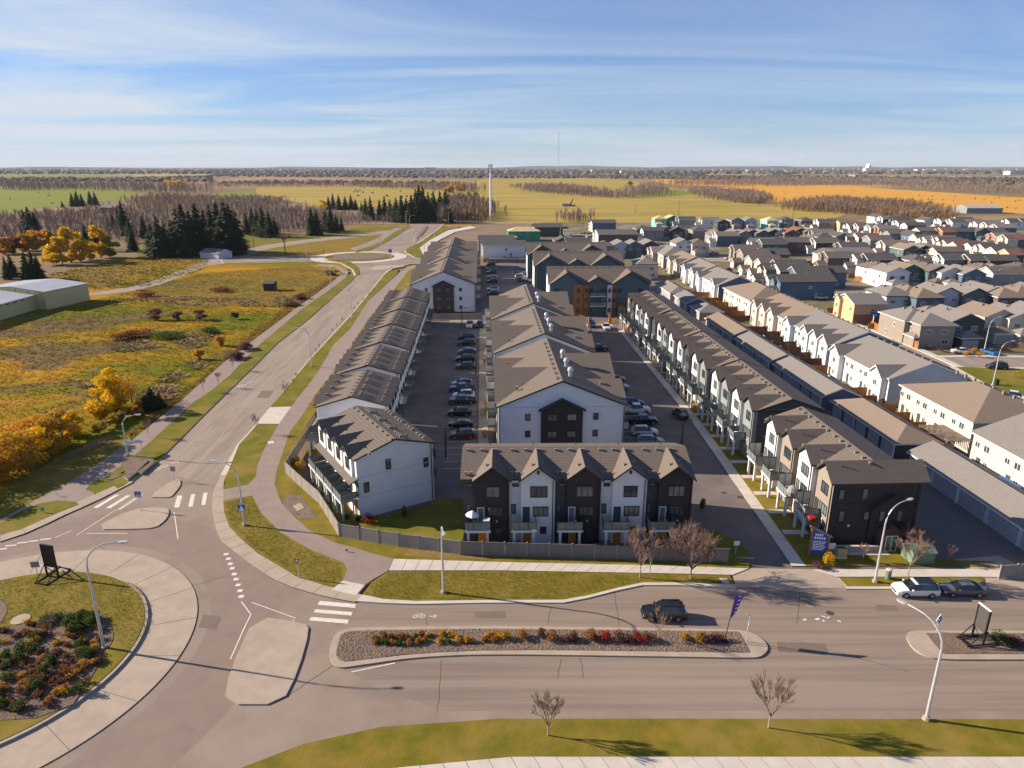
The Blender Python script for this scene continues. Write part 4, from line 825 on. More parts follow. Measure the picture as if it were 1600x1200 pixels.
def apartment(label, ox, oy, rot, Wd, Ln, eave, ridge_, west, east, group, flues=0, back_cross=True, dark=black_lap, nvent=9):
    """three-storey block: gable end to the viewer, cross gables on the long sides.
    west / east: list of (centre along length, half width, height)"""
    t = thing('apartment_building', label, 'apartment', (ox, oy, 0), rot, group); ov = .35; c_ = Wd / 2
    g = (ridge_ - eave) / (c_ + ov)
    wall(t, white_lap, 0, Wd, 0, Ln, 0, eave - .1, ridge_ - .25, 'y')
    rf = MB(); vroof(rf, -ov, Wd + ov, -ov, Ln + ov, eave, ridge_, 'y', .25)
    for side, lst in ((-1, west), (1, east)):
        for k, (yc, hw, hh) in enumerate(lst):
            run = (hh - eave) / g; x0, x1 = (-ov - .25, run) if side < 0 else (Wd - run, Wd + ov + .25)
            n0 = len(rf.f); vroof(rf, x0, x1, yc - hw, yc + hw, eave + .03, hh, 'x', .25)
            xa, xb = (-.25, 1.5) if side < 0 else (Wd - 1.5, Wd + .25)
            wall(t, white_lap if k % 2 else grey_lap, xa, xb, yc - hw + .6, yc + hw - .6, 0, eave - .1, eave - .1 + (hh - eave) * (1 - .6 / hw), 'x', 'bay_wall')
            for fl in range(3):
                z_ = .25 + 3.0 * (fl + (0 if fl else .0)); yc2 = yc
                mb = MB(); xa2, xb2 = (-1.75, -.27) if side < 0 else (Wd + .27, Wd + 1.75)
                if fl:
                    mb.box(xa2, yc - 2, z_ - .2, xb2, yc + 2, z_, 0); xo = xa2 if side < 0 else xb2 - .05
                    mb.box(xo, yc - 2, z_, xo + .05, yc + 2, z_ + 1.1, 1)
                    for yy in (yc - 2, yc + 1.95): mb.box(xa2, yy, z_, xb2, yy + .05, z_ + 1.1, 1)
                    mb.build('balcony', [deck_m, frost], t)
                for dy in (-1.2, 1.2, -hw + 1.8, hw - 1.8):
                    window(t, -.25 if side < 0 else Wd + .25, yc + dy, z_ + 1.35, 'W' if side < 0 else 'E', 1.2, 1.5, 2, gl=glass_p if (fl + k) % 2 else glass_d, detail=False)
    roof = link('roof', fixn(rf.mesh('roof', [roof_brown, roof_black])), t)
    # dark centre bay with its own little gable
    hw = c_ * .33
    wall(t, dark, c_ - hw, c_ + hw, -.35, 0.3, 0, eave - .6, eave + .95, 'y', 'bay_wall')
    rf = MB(); vroof(rf, c_ - hw - .45, c_ + hw + .45, -.85, .2, eave - .68, eave + 1.25, 'y', .16, 1, 1); link('bay_roof', fixn(rf.mesh('bay_roof', [roof_black, roof_black])), t)
    for fl in range(3):
        z_ = 1.5 + 2.85 * fl
        for dx in (-1.55, 1.55): window(t, c_ + dx, -.35, z_, 'S', 1.5, 1.15, 2, gl=glass_p)
        for dx in (-.5, .5): window(t, c_ + dx * Wd * .54, 0, z_, 'S', .85, 1.15, 1)
    for xx in (.08, Wd - .18):
        mb = MB(); mb.box(0, -.12, .2, .1, -.005, eave - .3); mb.build('downpipe', [frame_blk], t, (xx, 0, 0))
    mb = MB(); mb.box(.4, -.03, 0, c_ - hw - .3, -.004, .12); mb.box(c_ + hw + .3, -.03, 0, Wd - .4, -.004, .12); mb.build('belt_trim', [lblue_and_shade_lap], t, (0, 0, eave - .3))
    for k in range(nvent):
        yv = 1.2 + k * (Ln - 2.5) / nvent
        vent(roof, c_ - .7, yv, ridge_ - .1); vent(roof, c_ - .75, yv + .7, ridge_ - .12)
    for k in range(flues): vent(roof, c_ + 1.7, 4 + k * 5.6, ridge_ - .7 + .2, 3)
    for (xx, yv) in ((2.2, 5.5), (1.6, 12), (3.0, 3.4), (2.0, 19)): vent(roof, xx, yv, eave + (xx + ov) * g + .5, 2); vent(roof, Wd - xx, yv + 2, eave + (xx + ov) * g + .5, 2)
    for (xx, yv) in ((4, 5), (6, 9), (14, 4), (15.5, 9)): vent(roof, xx, yv, ridge_ - abs(xx - c_) * g + .1, 1)
    return t
cw, ce = [(9.3, 8.4, 12.75), (20.3, 5.4, 11.4)], [(6.7, 5.4, 11.4), (18.2, 8.4, 12.75)]
apartment('nearest white apartment building of the middle row, dark bay in its gable end', -2.1, 102.4, TILT, 20.0, 27.6, 9.1, 13.3, cw, ce, 'middle apartment row', 3)
apartment('second apartment building of the middle row, white gable strip over the first roof', -3.45, 134.7, TILT, 20.0, 27.6, 9.1, 13.3, cw, ce, 'middle apartment row', 3)
apartment('third and farthest apartment building of the middle row', -4.85, 166.8, TILT, 20.0, 27.6, 9.1, 13.3, cw, ce, 'middle apartment row', 2)
lw = [(9.0, 7.0, 12.2), (24.0, 7.2, 12.2)]
apartment('nearest white apartment building of the west row with a brown centre bay', -32.2, 220.4, TILT, 20.3, 33.0, 9.0, 13.2, lw, lw, 'west apartment row', 0, dark=mat('brown_siding', (0.085, 0.065, 0.058), (0.07, 0.055, 0.05), lines=(2, 0.28, 0.03, (0.05, 0.04, 0.035))))
apartment('middle apartment building of the west row by the far roundabout', -33.9, 258.6, TILT, 20.3, 34.0, 9.0, 13.2, lw, lw, 'west apartment row')
apartment('farthest apartment building of the west row by the far roundabout', -35.6, 297.5, TILT, 20.3, 35.0, 9.0, 13.2, lw, lw, 'west apartment row')

def aprow(label, x0, y0, L_, rot, front=True):
    t = thing('apartment_building', label, 'apartment', (x0, y0, 0), rot, 'wood-trimmed apartment row'); D_ = 15.5; e, rz = 9.9, 14.3
    wall(t, teal_lap, 0, L_, 0, D_, 0, e - .1); wl = MB()
    for xx in (-.06, L_): wl.ext([(0.01, 0), (D_, 0), (D_, e - .1), (D_ / 2, rz - .3), (0.01, e - .1)], 'x', xx, xx + .06)
    fixn(wl.build('end_wall', [white_lap], t).data)
    rf = MB(); vroof(rf, -.5, L_ + .5, -.5, D_ + .5, e, rz, 'x', .25)
    for cx_, hw, hh in ((L_ * .17, 5.0, 13.6), (L_ * .47, 3.4, 12.2), (L_ * .80, 5.4, 13.8)):
        vroof(rf, cx_ - hw - .4, cx_ + hw + .4, -1.6, D_ / 2 * (hh - e) / (rz - e) + .2, e + .03, hh, 'y', .25)
        wall(t, teal_lap, cx_ - hw, cx_ + hw, -1.0, 1.0, 0, e - .1, hh - .35, 'y', 'bay_wall')
        if front:
            for fl in range(3):
                z_ = 1.6 + 3.1 * fl
                for dx in (-.62, .62): window(t, cx_ + dx * hw, -1.0, z_, 'S', 1.5, 1.3, 2, gl=glass_p if fl % 2 else glass_d, detail=False)
    roof = link('roof', fixn(rf.mesh('roof', [roof_brown, roof_black])), t)
    for k in range(14): vent(roof, 1 + k * (L_ - 2) / 13, D_ / 2 - .6, rz)
    if front:
        for xa, xb, m_ in ((L_ * .34, L_ * .39, wood_panel), (L_ * .575, L_ * .62, white_lap), (L_ * .62, L_ * .665, wood_panel), (L_ * .235, L_ * .335, wood_panel)):
            wall(t, m_, xa - .01, xb, -1.35, -.9, 0, e - .2, None, 'y', 'facade_panel')
            for fl in range(3): window(t, (xa + xb) / 2, -1.35, 1.7 + 3.1 * fl, 'S', .9, 1.3, 1, detail=False)
        for xa, xb in ((L_ * .40, L_ * .56),):
            for fl in range(1, 3): deck(t, xa, xb, -2.6, -1.02, .2 + 3.1 * fl, posts=False)
        # arched entrance
        wall(t, wood_panel, L_ * .68, L_ * .76, -2.2, -1.02, 0, 2.6, 3.9, 'y', 'entrance_porch'); window(t, L_ * .72, -2.2, 1.3, 'S', 1.6, 2.2, 2, white_trim, name='entrance_door', detail=False)
    return t
aprow('nearest wood-trimmed apartment building with three gables over dark balconies', 11.8, 216.4, 31.5, TILT * .3)
aprow('middle wood-trimmed apartment building, three gables behind the nearest', 8.4, 258.5, 33.0, TILT * .3, False)
aprow('farthest wood-trimmed apartment building with small roof gables', 6.5, 291.5, 33.0, TILT * .3, False)

# ---- garages between the east row and the fenced yards
def garages(label, x0, y0, y1, m_, roof_, nd, hipped=False, W_=7.2):
    L_ = y1 - y0; t = thing('garage_row', label, 'garage', (x0, y0, 0), TILT, 'garage rows behind the east townhouses')
    wall(t, m_, 0, W_, 0, L_, 0, 2.6, None if hipped else 4.2, 'y'); rf = MB()
    if hipped: hip(rf, -.4, W_ + .4, -.5, L_ + .5, 2.75, 4.5)
    else: vroof(rf, -.4, W_ + .4, -.5, L_ + .5, 2.75, 4.5, 'y')
    link('roof', fixn(rf.mesh('roof', [roof_, white_trim])), t)
    for k in range(nd):
        wd = L_ / nd - .8; mb = MB(); mb.box(-.06, 0, 0, 0, wd, 2.2); mb.build('garage_door', [garage_m], t, (0, .4 + k * L_ / nd, 0))
        mb = MB(); mb.box(-.10, -.12, 0, 0, .12, 2.6); mb.build('door_post', [white_trim if k % 3 == 0 else m_], t, (0, (k) * L_ / nd + .15, 0))
    return t
garages('nearest long garage row with a grey roof, shade-blue walls and white fascia', 63.0, 70.0, 99.0, lblue_and_shade_lap, roof_grey, 5)  # grey walls coloured pale blue for their shade
garages('long tan-roofed garage row with a hipped near end', 61.5, 102.8, 123.6, char_lap, roof_tan, 5, True)
garages('garage row with a shade-blue gable end and grey roof', 59.8, 126.4, 149.2, blue_and_shade_lap, roof_grey, 5)  # blue carries the shade on grey garage walls
garages('garage row with a pale roof, fourth from the street', 58.6, 151.5, 173.6, blue_and_shade_lap, roof_grey, 5)
garages('tan-roofed garage row, fifth from the street', 57.6, 176.4, 198.4, blue_and_shade_lap, roof_tan, 5)
garages('short hip-roofed garage beside the orange fences', 57.2, 207.4, 217.0, taupe_lap, roof_grey, 2, True)
garages('garage with a dark shade-blue end near the apartments', 56.6, 221.5, 236.0, blue_and_shade_lap, roof_grey, 3)
garages('white garage row behind the apartment building', 55.4, 240.0, 262.0, cream_lap, roof_grey, 4, True)
garages('small white double garage at the far end of the row', 38.4, 268.0, 276.0, white_lap, roof_brown, 2, True, 8)

def rowhouse(label, x0, y0, y1, m_, roof_, n, hipped=False, near=True, dep=16.0, gables=(0, ), east=True, sidem=None):
    """two-storey attached houses whose garden side faces west; ridge runs away from the viewer"""
    L_ = y1 - y0; t = thing('row_house', label, 'row house', (x0, y0, 0), TILT, 'row houses beyond the fenced yards'); e, rz = 5.8, 8.9
    wall(t, m_, 0, dep, 0, L_, 0, e - .05)
    rf = MB()
    if hipped: hip(rf, -.45, dep + .45, -.45, L_ + .45, e, rz)
    else:
        vroof(rf, -.45, dep + .45, -.45, L_ + .45, e, rz, 'y')
        mb = MB()
        for a in (-.05, L_): mb.ext([(0, 0), (dep, 0), (dep, e - .05), (dep / 2, rz - .25), (0, e - .05)], 'y', a, a + .05)
        fixn(mb.build('end_wall', [sidem or blue_and_shade_lap], t).data)  # end walls coloured blue to carry their shade
    uw = L_ / n; g = (rz - e) / (dep / 2 + .45)
    for i in range(n):
        yc = (i + .5) * uw
        if i in gables:
            hw = 2.1; wall(t, m_, -1.2, 1, yc - hw, yc + hw, 0, e - .05, e + 1.5, 'x', 'bay_wall')
            vroof(rf, -1.65, 2.3 / g * .95, yc - hw - .4, yc + hw + .4, e + .02, e + 2.0, 'x', .2); xw = -1.2
        else: xw = 0
        window(t, xw, yc, 4.2, 'W', 1.3, 1.2, 2, white_trim); window(t, xw, yc - .3, 1.6, 'W', .9, 1.2, 2, white_trim)
        if i not in gables: window(t, 0, yc + 2, 4.2, 'W', 1.1, 1.0, 2, white_trim)
        mb = MB(); mb.box(-.05, 0, 0, 0, .9, 2.1); mb.build('door', [vent_dark], t, (xw, yc + .8, .2))
        if i not in gables:
            mb = MB(); mb.box(-1.6, 0, 0, 0, 1.8, .3); mb.build('step', [deck_m], t, (0, yc + .3, 0))
    roof = link('roof', fixn(rf.mesh('roof', [roof_, white_trim])), t)
    for k in range(n * 2): vent(roof, dep / 2 + 1.0, 1.5 + k * (L_ - 3) / (n * 2 - 1), rz - .3, 2)
    if near:
        for xx in (4, 8.5): window(t, xx, -.05 if not hipped else 0, 4.2, 'S', 1.0, 1.1, 2, white_trim)
    return t
rowhouse('nearest cream row house at the right edge with a mottled grey roof', 73.2, 62.0, 99.8, cream_lap, roof_grey, 6, gables=())
rowhouse('cream row house block with a tan roof beside the blue gazebo', 74.3, 104.2, 124.0, cream_lap, roof_tan, 4, True, gables=())
rowhouse('long white row house with a grey roof and shade-blue near gable', 73.3, 128.2, 150.4, white_lap, roof_grey, 4, gables=(0, 3), dep=15.5, sidem=lblue_and_shade_lap)  # white near gable coloured pale blue for its shade
rowhouse('cream and pale-blue gabled row house with tan and grey roof', 74.2, 154.8, 180.0, lblue_and_shade_lap, roof_grey, 5, gables=(0, 1, 2, 4), dep=15.5)
rowhouse('cream gabled row house with a tan roof above brown fences', 73.6, 180.4, 204.5, cream_lap, roof_tan, 4, gables=(1, 2, 3), dep=15)
rowhouse('hip-roofed cream row house with window awnings', 73.0, 209.2, 233.5, cream_lap, roof_tan, 4, True, gables=(), dep=15)
rowhouse('white row house with grey roof behind the orange shrubs', 71.6, 238.5, 262.0, white_lap, roof_grey, 4, gables=(0, 3), dep=14)
rowhouse('white gabled row house, third from the far end of the row', 71.2, 266.0, 288.0, white_lap, roof_grey, 4, gables=(0, 2), dep=14)
rowhouse('tan-roofed cream row house, second from the far end', 70.8, 292.5, 314.0, cream_lap, roof_tan, 4, gables=(0, 2), dep=13)
rowhouse('pinkish row house at the far end with dark roof', 70.0, 322.0, 344.0, mat('pink_siding', (0.50, 0.40, 0.37), (0.46, 0.37, 0.34)), roof_grey, 3, True, gables=(), dep=12)

# ---- detached houses
CW = {'w': white_lap, 'c': cream_lap, 'g': grey_lap, 't': taupe_lap, 'b': blue_and_shade_lap, 'k': char_lap, 'l': lblue_and_shade_lap, 'y': yellow_lap, 'e': teal_lap, 'm': mint_wrap, 'G': green_wrap, 'r': mat('rust_siding', (0.36, 0.17, 0.10), (0.32, 0.15, 0.09), scale=.6), 'p': MATS['pink_siding'], 'n': mat('brown_house_siding', (0.15, 0.11, 0.10), (0.13, 0.095, 0.085))}
CWN = {'w': 'white', 'c': 'cream', 'g': 'grey', 't': 'taupe', 'b': 'dark blue', 'k': 'charcoal', 'l': 'pale blue', 'y': 'yellow', 'e': 'teal grey', 'm': 'mint-sheathed unfinished', 'G': 'green-sheathed unfinished', 'r': 'rust red', 'p': 'pinkish', 'n': 'dark brown'}
CR = {'b': roof_brown, 'g': roof_grey, 't': roof_tan, 'd': roof_dark, 'r': roof_red, 'p': raw_ply}
CRN = {'b': 'brown', 'g': 'grey', 't': 'tan', 'd': 'dark', 'r': 'reddish', 'p': 'bare plywood'}
FORM = {'X': 'gabled', 'Y': 'gable-fronted', 'H': 'hip-roofed'}
rh = random.Random(21)
def house(u, v, code, label, W_=None, D_=None, garage=None, group='subdivision houses', rot=None, hh=6.1):
    """code: wall, roof, form (X ridge runs left-right, gable to the west; Y ridge runs away, gable to the viewer; H hip); placed by its roof centre"""
    wc, rc, fm = code[0], code[1], code[2]; x, y = G(u, v, hh + 1.2)
    W_ = W_ or (13.0 if fm == 'X' else 9.0); D_ = D_ or (8.4 if fm == 'X' else 12.0)
    rot = TILT + R(rh.uniform(-2, 2)) if rot is None else rot
    t = thing('house', label, 'house', (x, y, 0), rot, group); m_, r_m = CW[wc], CR[rc]; e = hh; tr = white_trim if wc != 'w' else grey_lap
    side = CW[rh.choice('kgtbne')] if wc in 'wcyp' and rh.random() < .55 else m_
    x0, x1, y0, y1 = -W_ / 2, W_ / 2, -D_ / 2, D_ / 2; rise = 2.3 if fm != 'X' else 2.2
    rf = MB()
    if fm == 'X':
        wall(t, side, x0, x1, y0, y1, -.2, e - .05, e + rise - .28, 'x'); vroof(rf, x0 - .45, x1 + .45, y0 - .45, y1 + .45, e, e + rise, 'x')
        if side is not m_: wall(t, m_, x0 - .06, x0, y0, y1, -.2, e - .05, e + rise - .28, 'x', 'front_wall')
    elif fm == 'Y': wall(t, m_, x0, x1, y0, y1, -.2, e - .05, e + rise - .28, 'y'); vroof(rf, x0 - .45, x1 + .45, y0 - .45, y1 + .45, e, e + rise, 'y')
    else: wall(t, m_, x0, x1, y0, y1, -.2, e - .05); hip(rf, x0 - .5, x1 + .5, y0 - .5, y1 + .5, e, e + rise)
    gw = rh.random() < .8 if garage is None else garage
    if fm == 'X':   # street front to the west: garage and porch project
        if gw:
            wall(t, m_, x0 - 4.0, x0 - .06, y0 + .2, y0 + 5.0, -.2, 2.7, 4.1, 'x', 'garage'); vroof(rf, x0 - 4.4, x0 + .2, y0 - .2, y0 + 5.4, 2.75, 4.4, 'x', .2)
            mb = MB(); mb.box(-.05, 0, 0, 0, 3.6, 2.1); mb.build('garage_door', [white_trim if wc != 'w' else garage_m], t, (x0 - 4.0, y0 + .8, 0))
        gy = y1 - 2.3 if rh.random() < .6 else y1 - 4.2
        has_bay = rh.random() < .65; bx = x0 - .9 if has_bay else x0 - .06
        if has_bay: wall(t, m_, x0 - .9, x0 + .5, gy - 1.6, gy + 1.6, -.2, e - .1, e + 1.1, 'x', 'front_bay'); vroof(rf, x0 - 1.3, x0 + 3.5, gy - 2.0, gy + 2.0, e + .02, e + 1.55, 'x', .2)
        window(t, bx, gy, 4.2, 'W', 1.3, 1.2, 2, tr, detail=False); window(t, x0 - .06, y0 + 2, 4.2, 'W', 1.1, 1.1, 2, tr, detail=False); window(t, bx, gy, 1.5, 'W', 1.3, 1.2, 2, tr, detail=False)
        window(t, 1.0, y0, 4.1, 'S', 1.1, 1.0, 2, tr, detail=False); window(t, 3.4, y0, 1.6, 'S', 1.1, 1.0, 2, tr, detail=False)
    else:
        if gw:
            wall(t, m_, x0 + .3, x0 + 5.6, y0 - 4.5, y0, -.2, 2.7, None, 'y', 'garage'); hip(rf, x0 - .1, x0 + 6.0, y0 - 4.9, y0 + .1, 2.75, 4.2)
            mb = MB(); mb.box(0, -.05, 0, 4.2, 0, 2.1); mb.build('garage_door', [garage_m], t, (x0 + .8, y0 - 4.5, 0))
        for dx, z_ in ((-2.2, 4.2), (1.9, 4.2), (2.3, 1.6)): window(t, dx, y0, z_, 'S', 1.7, 1.25, 3 if z_ > 3 else 2, tr, gl=glass_d, detail=False)
        window(t, x0, -1.5, 4.2, 'W', 1.0, 1.1, 2, tr, detail=False); window(t, x0, 2.0, 1.6, 'W', 1.0, 1.1, 2, tr, detail=False)
    roof = link('roof', fixn(rf.mesh('roof', [r_m, white_trim if rh.random() < .6 else roof_black])), t)
    if y < 330:
        for k in range(3): vent(roof, rh.uniform(-2, 2), .9, e + rise - .25, 2)
    if y < 480:
        mb = MB(); mb.box(0, 0, -.2, W_, .12, 1.7); mb.build('yard_fence', [fence_wood_x if W_ > 10 else fence_wood], t, (x0, y1 + 5, 0))
    return t
ROWS = [
 ('field-edge row', 'houses along the field edge', '1030,339,mpH 1049,338,GpY 1072,340,gdX 1108,341,wgX 1128,344,kdY 1148,341,gbY 1170,341,lgY 1203,341,mpH 1226,340,gdH 1257,341,kdH'),
 ('second far row', 'second street of the far houses', '1003,354,kdH 1019,357,wdX 1040,355,gdY 1056,356,kdY 1074,354,wdX 1090,356,tdH 1118,362,gtY 1134,364,wtX 1146,361,lgY 1159,362,gtY 1172,360,eby'.replace('eby', 'ebY') + ' 1188,361,egY 1205,359,kgY 1217,359,lgY 1232,360,nrY 1246,357,nrY 1263,358,etY 1284,360,tgX'),
 ('row nearest the bare wood', 'white gabled fronts by the bare wood', '1290,344,wdX 1304,343,wgX 1323,345,yyH 1338,350,wbX 1352,351,wbX 1371,353,wgX 1384,354,rgX 1398,360,tdX 1427,349,wdX 1447,341,ldY'.replace('yyH', 'ytX')),
 ('farthest row at right', 'farthest houses below the bare wood', '1370,336,wdY 1388,339,wgX 1405,340,edX 1414,346,wbX 1479,343,wgX 1497,344,wdX 1505,341,wdX 1519,344,wgX 1536,347,wgX 1552,349,cgX 1568,352,cgX 1585,343,wdX 1604,343,wdX'),
 ('fourth far row', 'fourth street of the far houses', '1402,361,gbX 1425,363,bdY 1447,357,cbX 1460,357,wbX 1469,356,wdX 1483,358,rrX 1504,358,cdX 1527,358,bdY 1550,358,edX 1567,366,rgX 1584,369,crX 1602,369,wrX'),
 ('sunlit-gable row at right', 'sunlit gabled fronts at the right', '1445,368,cdX 1460,371,cgX 1473,371,cgX 1482,373,wdX 1492,376,pbX 1508,379,crX 1531,381,wdX 1551,384,cdX 1569,389,cdX 1591,392,yrX 1612,392,wdX'),
 ('third far row', 'third street of the far houses', '1284,366,gdH 1311,365,bdY 1335,366,wgX 1353,367,wrX 1372,370,gbX 1190,374,wgX 1206,376,edX 1225,373,kdX 1243,373,nbX 1263,371,nbY 1288,374,wbX 1330,381,ndX 1396,378,ctX 1416,384,etY 1434,384,kgY 1454,385,kdY 1478,388,cbX 1490,399,wdX'),
 ('fifth far row', 'fifth street of the far houses', '1165,385,tbX 1178,392,tbX 1207,391,ndX 1193,402,pbX 1209,407,cbX 1233,409,edX 1295,393,cbY 1310,396,nbX 1355,398,wbX 1372,399,kdX 1430,401,gdH 1530,400,ndX 1560,401,kdX'),
 ('sixth far row', 'sixth street of the far houses', '1216,414,cdX 1238,416,wdX 1264,420,edX 1290,419,bdX 1368,412,wbH 1391,418,wgY 1412,414,etY 1432,411,nbH 1455,416,ebY 1476,418,lgY 1507,420,bgY 1532,415,wbH 1548,416,ctH 1567,420,cbX 1592,414,kdH'),
 ('grey-gabled row', 'grey gable-fronted houses', '1391,451,lgH 1416,450,btH 1437,454,btH 1466,449,lgY 1508,450,egY 1536,448,ggY 1563,453,ntH 1590,450,gtH 1616,450,egY'),
 ('corner-street row', 'houses beside the corner street', '1421,487,tgH 1447,493,tgH 1492,488,kgY 1543,482,ctY 1581,484,cgY 1620,482,kgY'),
 ('row behind the apartments', 'houses behind the wood-trimmed apartments', '944,379,gbH 968,378,lgY 989,378,egY 1013,377,kgY 1038,388,pgX 1065,375,lgY 1090,376,cbH 1008,405,cgH 878,372,kdY 902,374,kdX'),
]
seen = {}
for desc, grp, s_ in ROWS:
    items = sorted([(float(a.split(',')[0]), float(a.split(',')[1]), a.split(',')[2]) for a in s_.split()])
    for i, (u, v, c_) in enumerate(items):
        lab = '%s %s house, %s roof, %s from left in %s' % (CWN[c_[0]], FORM[c_[2]], CRN[c_[1]], ORD[i], desc)
        house(u, v, c_, lab, group=grp)
# houses that stand out
h_ = house(1346, 463, 'ygX', 'yellow two-storey corner house with a brick front and blue porch roof', W_=9.5, D_=11, garage=False, group=None, rot=TILT)
wall(h_, brick_mat, -4.6, 4.7, -5.62, -5.51, 0, 2.8, None, 'y', 'brick_front'); mb = MB(); mb.ext([(-7.6, 2.9), (-5.5, 3.5), (-5.5, 3.3), (-7.6, 2.75)], 'x', .4, 4.9); mb.build('porch_roof', [blue_trim], h_)
for xx in (.6, 4.6): mb = MB(); mb.box(-.12, -.12, 0, .12, .12, 2.8); mb.build('porch_post', [white_trim], h_, (xx, -7.4, 0))
house(787, 378, 'wdX', 'large white house with scalloped trim behind the west apartments', W_=22, D_=12, garage=False, group=None)
house(775, 370, 'gdX', 'grey house with a half-finished roof behind the large white house', W_=20, D_=11, garage=False, group=None)
house(818, 357, 'GpH', 'green-sheathed unfinished house with plywood roof and a red sash', W_=20, D_=13, garage=True, group=None)
house(856, 351, 'wdX', 'blank white house with a dark front beside the green unfinished house', W_=19, D_=12, garage=False, group=None)
house(942, 345, 'wdX', 'tall white house with dark roof at the field edge, left of the others', W_=17, D_=12, garage=False, group=None)
house(962, 361, 'wbX', 'long white house with unfinished striped front', W_=24, D_=14, garage=False, group=None)
house(1322, 390, 'tgX', 'broad taupe house with a long grey roof beside the cream gable', W_=22, D_=12, garage=False, group=None)
house(1255, 432, 'bdX', 'long dark blue house with a roof light behind the corner lawn', W_=20, D_=9, garage=True, group=None)

# ---- farm buildings
def shed(name, label, corners, e, rz, mw, mr, trim, cat='barn'):
    (ax, ay), (bx, by), Wd = corners; a = Vector((ax, ay)); b = Vector((bx, by)); d = b - a; rot = math.atan2(d.y, d.x)
    t = thing(name, label, cat, (ax, ay, 0), rot); L_ = d.length
    wall(t, mw, 0, L_, 0, Wd, -.3, e - .05, rz - .2, 'x'); rf = MB(); vroof(rf, -.3, L_ + .3, -.3, Wd + .3, e, rz, 'x', .15)
    link('roof', fixn(rf.mesh('roof', [mr, trim])), t); return t
sh = shed('barn', 'near half of the long cream metal barn with a pale roof', (G(-70, 520), G(72, 478), 24), 4.6, 5.6, barn_wall, metal_roof, white_trim)
sh2 = shed('barn', 'taller far half of the long cream metal barn with blue roof edge', (G(74, 483), G(141, 468), 27), 5.8, 7.0, barn_wall, metal_roof, blue_trim)
for t_ in (sh,):
    for k in range(9): mb = MB(); mb.box(0, -.04, 0, 1.6, 0, .35); mb.build('eave_opening', [vent_dark], t_, (1 + k * 3.4, 0, 3.7))
t = shed('shed', 'small white shed at the foot of the spruces by the farm track', (G(313, 403), G(342, 405), 9), 2.8, 4.6, lblue_and_shade_lap, roof_grey, white_trim, 'shed')
t = shed('farmhouse', 'red farmhouse half hidden among trees left of the spruces', (G(157, 333), G(180, 333), 14), 5.5, 8, brick_mat, roof_grey, white_trim, 'farmhouse')
t = shed('barn', 'long open grey cattle barn in the orange field', (G(1510, 333), G(1566, 333), 22), 5, 7.5, grey_lap, metal_roof, white_trim)
t = shed('shed', 'small dark hut in the golden meadow', (G(412, 454), G(428, 454), 4.0), 2.6, 3.4, black_lap, roof_dark, black_m, 'shed')
# far town: warehouses, elevator
rt = random.Random(9)
farb = mat('far_building_white', (0.66, 0.64, 0.62), rough=.8); farbb = mat('far_building_blue', (0.30, 0.42, 0.52), rough=.7); farg = mat('far_building_grey', (0.32, 0.32, 0.34), rough=.8)
def farbox(u0, u1, v, hpx, m_, label, cat='warehouse', name='warehouse'):
    x0, y = G(u0, v); x1, _ = G(u1, v); h = hpx * math.hypot(y, 45) / 1132
    t = thing(name, label, cat, (x0, y, -.3), 0, 'far town buildings'); mb = MB(); mb.box(0, 0, 0, x1 - x0, 60, h); mb.build('wall', [m_], t)
    mb = MB(); mb.box(-2, -2, h, x1 - x0 + 2, 62, h + 2); mb.build('roof', [farg], t)
    n = max(2, int((u1 - u0) / 4)); wm_ = MB(); wm_.box(0, -.6, 0, (x1 - x0) / n * .5, 0, h * .4)
    wmesh = wm_.mesh('window', [glass_d])
    for k in range(n): link('window', wmesh, t, (((x1 - x0) * (k + .25) / n), 0, h * .35))
    return t
for i, (a, b, v, hp, m_, lb) in enumerate([(580, 617, 267, 4, farbb, 'long pale blue warehouse at the horizon, leftmost of the blue group'), (620, 662, 267.5, 4.5, farbb, 'long pale blue warehouse at the horizon, middle of the blue group'), (664, 680, 267, 5, farbb, 'short blue warehouse at the horizon right of the long ones'),
    (870, 878, 270.5, 4, farb, 'small white building at the foot of the radio mast'), (879, 900, 270, 3, farg, 'grey hall right of the radio mast'), (917, 922, 270, 3, farb, 'small white block right of the grey hall at the horizon'), (924, 938, 269, 3.5, farb, 'white warehouse at the horizon above the bare wood'),
    (970, 986, 270, 3, farb, 'white warehouse above the yellow poplar at the horizon'), (1114, 1124, 268, 2.5, farb, 'small white warehouse at the horizon, left of two'), (1128, 1150, 268, 2.5, farb, 'white warehouse at the horizon, right of two'), (1168, 1192, 269, 3, farb, 'white works hall at the horizon'),
    (1243, 1252, 271, 3, farb, 'white hall left of the grain elevator'), (1292, 1309, 271, 3, farb, 'long white hall just left of the grain elevator'), (1398, 1410, 269, 3, farb, 'white hall right of the grain elevator'), (1433, 1440, 269, 4, farb, 'white tower block right of the elevator'), (1463, 1473, 270, 3, farb, 'small white hall far right of the elevator'), (1578, 1600, 273, 5, farb, 'white works at the right edge of the horizon'), (1336, 1354, 277, 3, farg, 'dark farm sheds below the grain elevator')]):
    farbox(a, b, v, hp, m_, lb)
x0, y0 = G(1352, 270.5); t = thing('grain_elevator', 'pale grain elevator with a stepped tower on the horizon at right', 'grain elevator', (x0, y0, -.3)); s_ = math.hypot(y0, 45) / 1132
for nme, a, b, z0, z1 in (('silo_block', 0, 9, 0, 8), ('tower', 4, 7.5, 8, 11.5), ('head_house', 5, 6.2, 11.5, 14)):
    mb = MB(); mb.box(a * s_, 0, z0 * s_, b * s_, 45, z1 * s_); mb.build(nme, [farb], t)
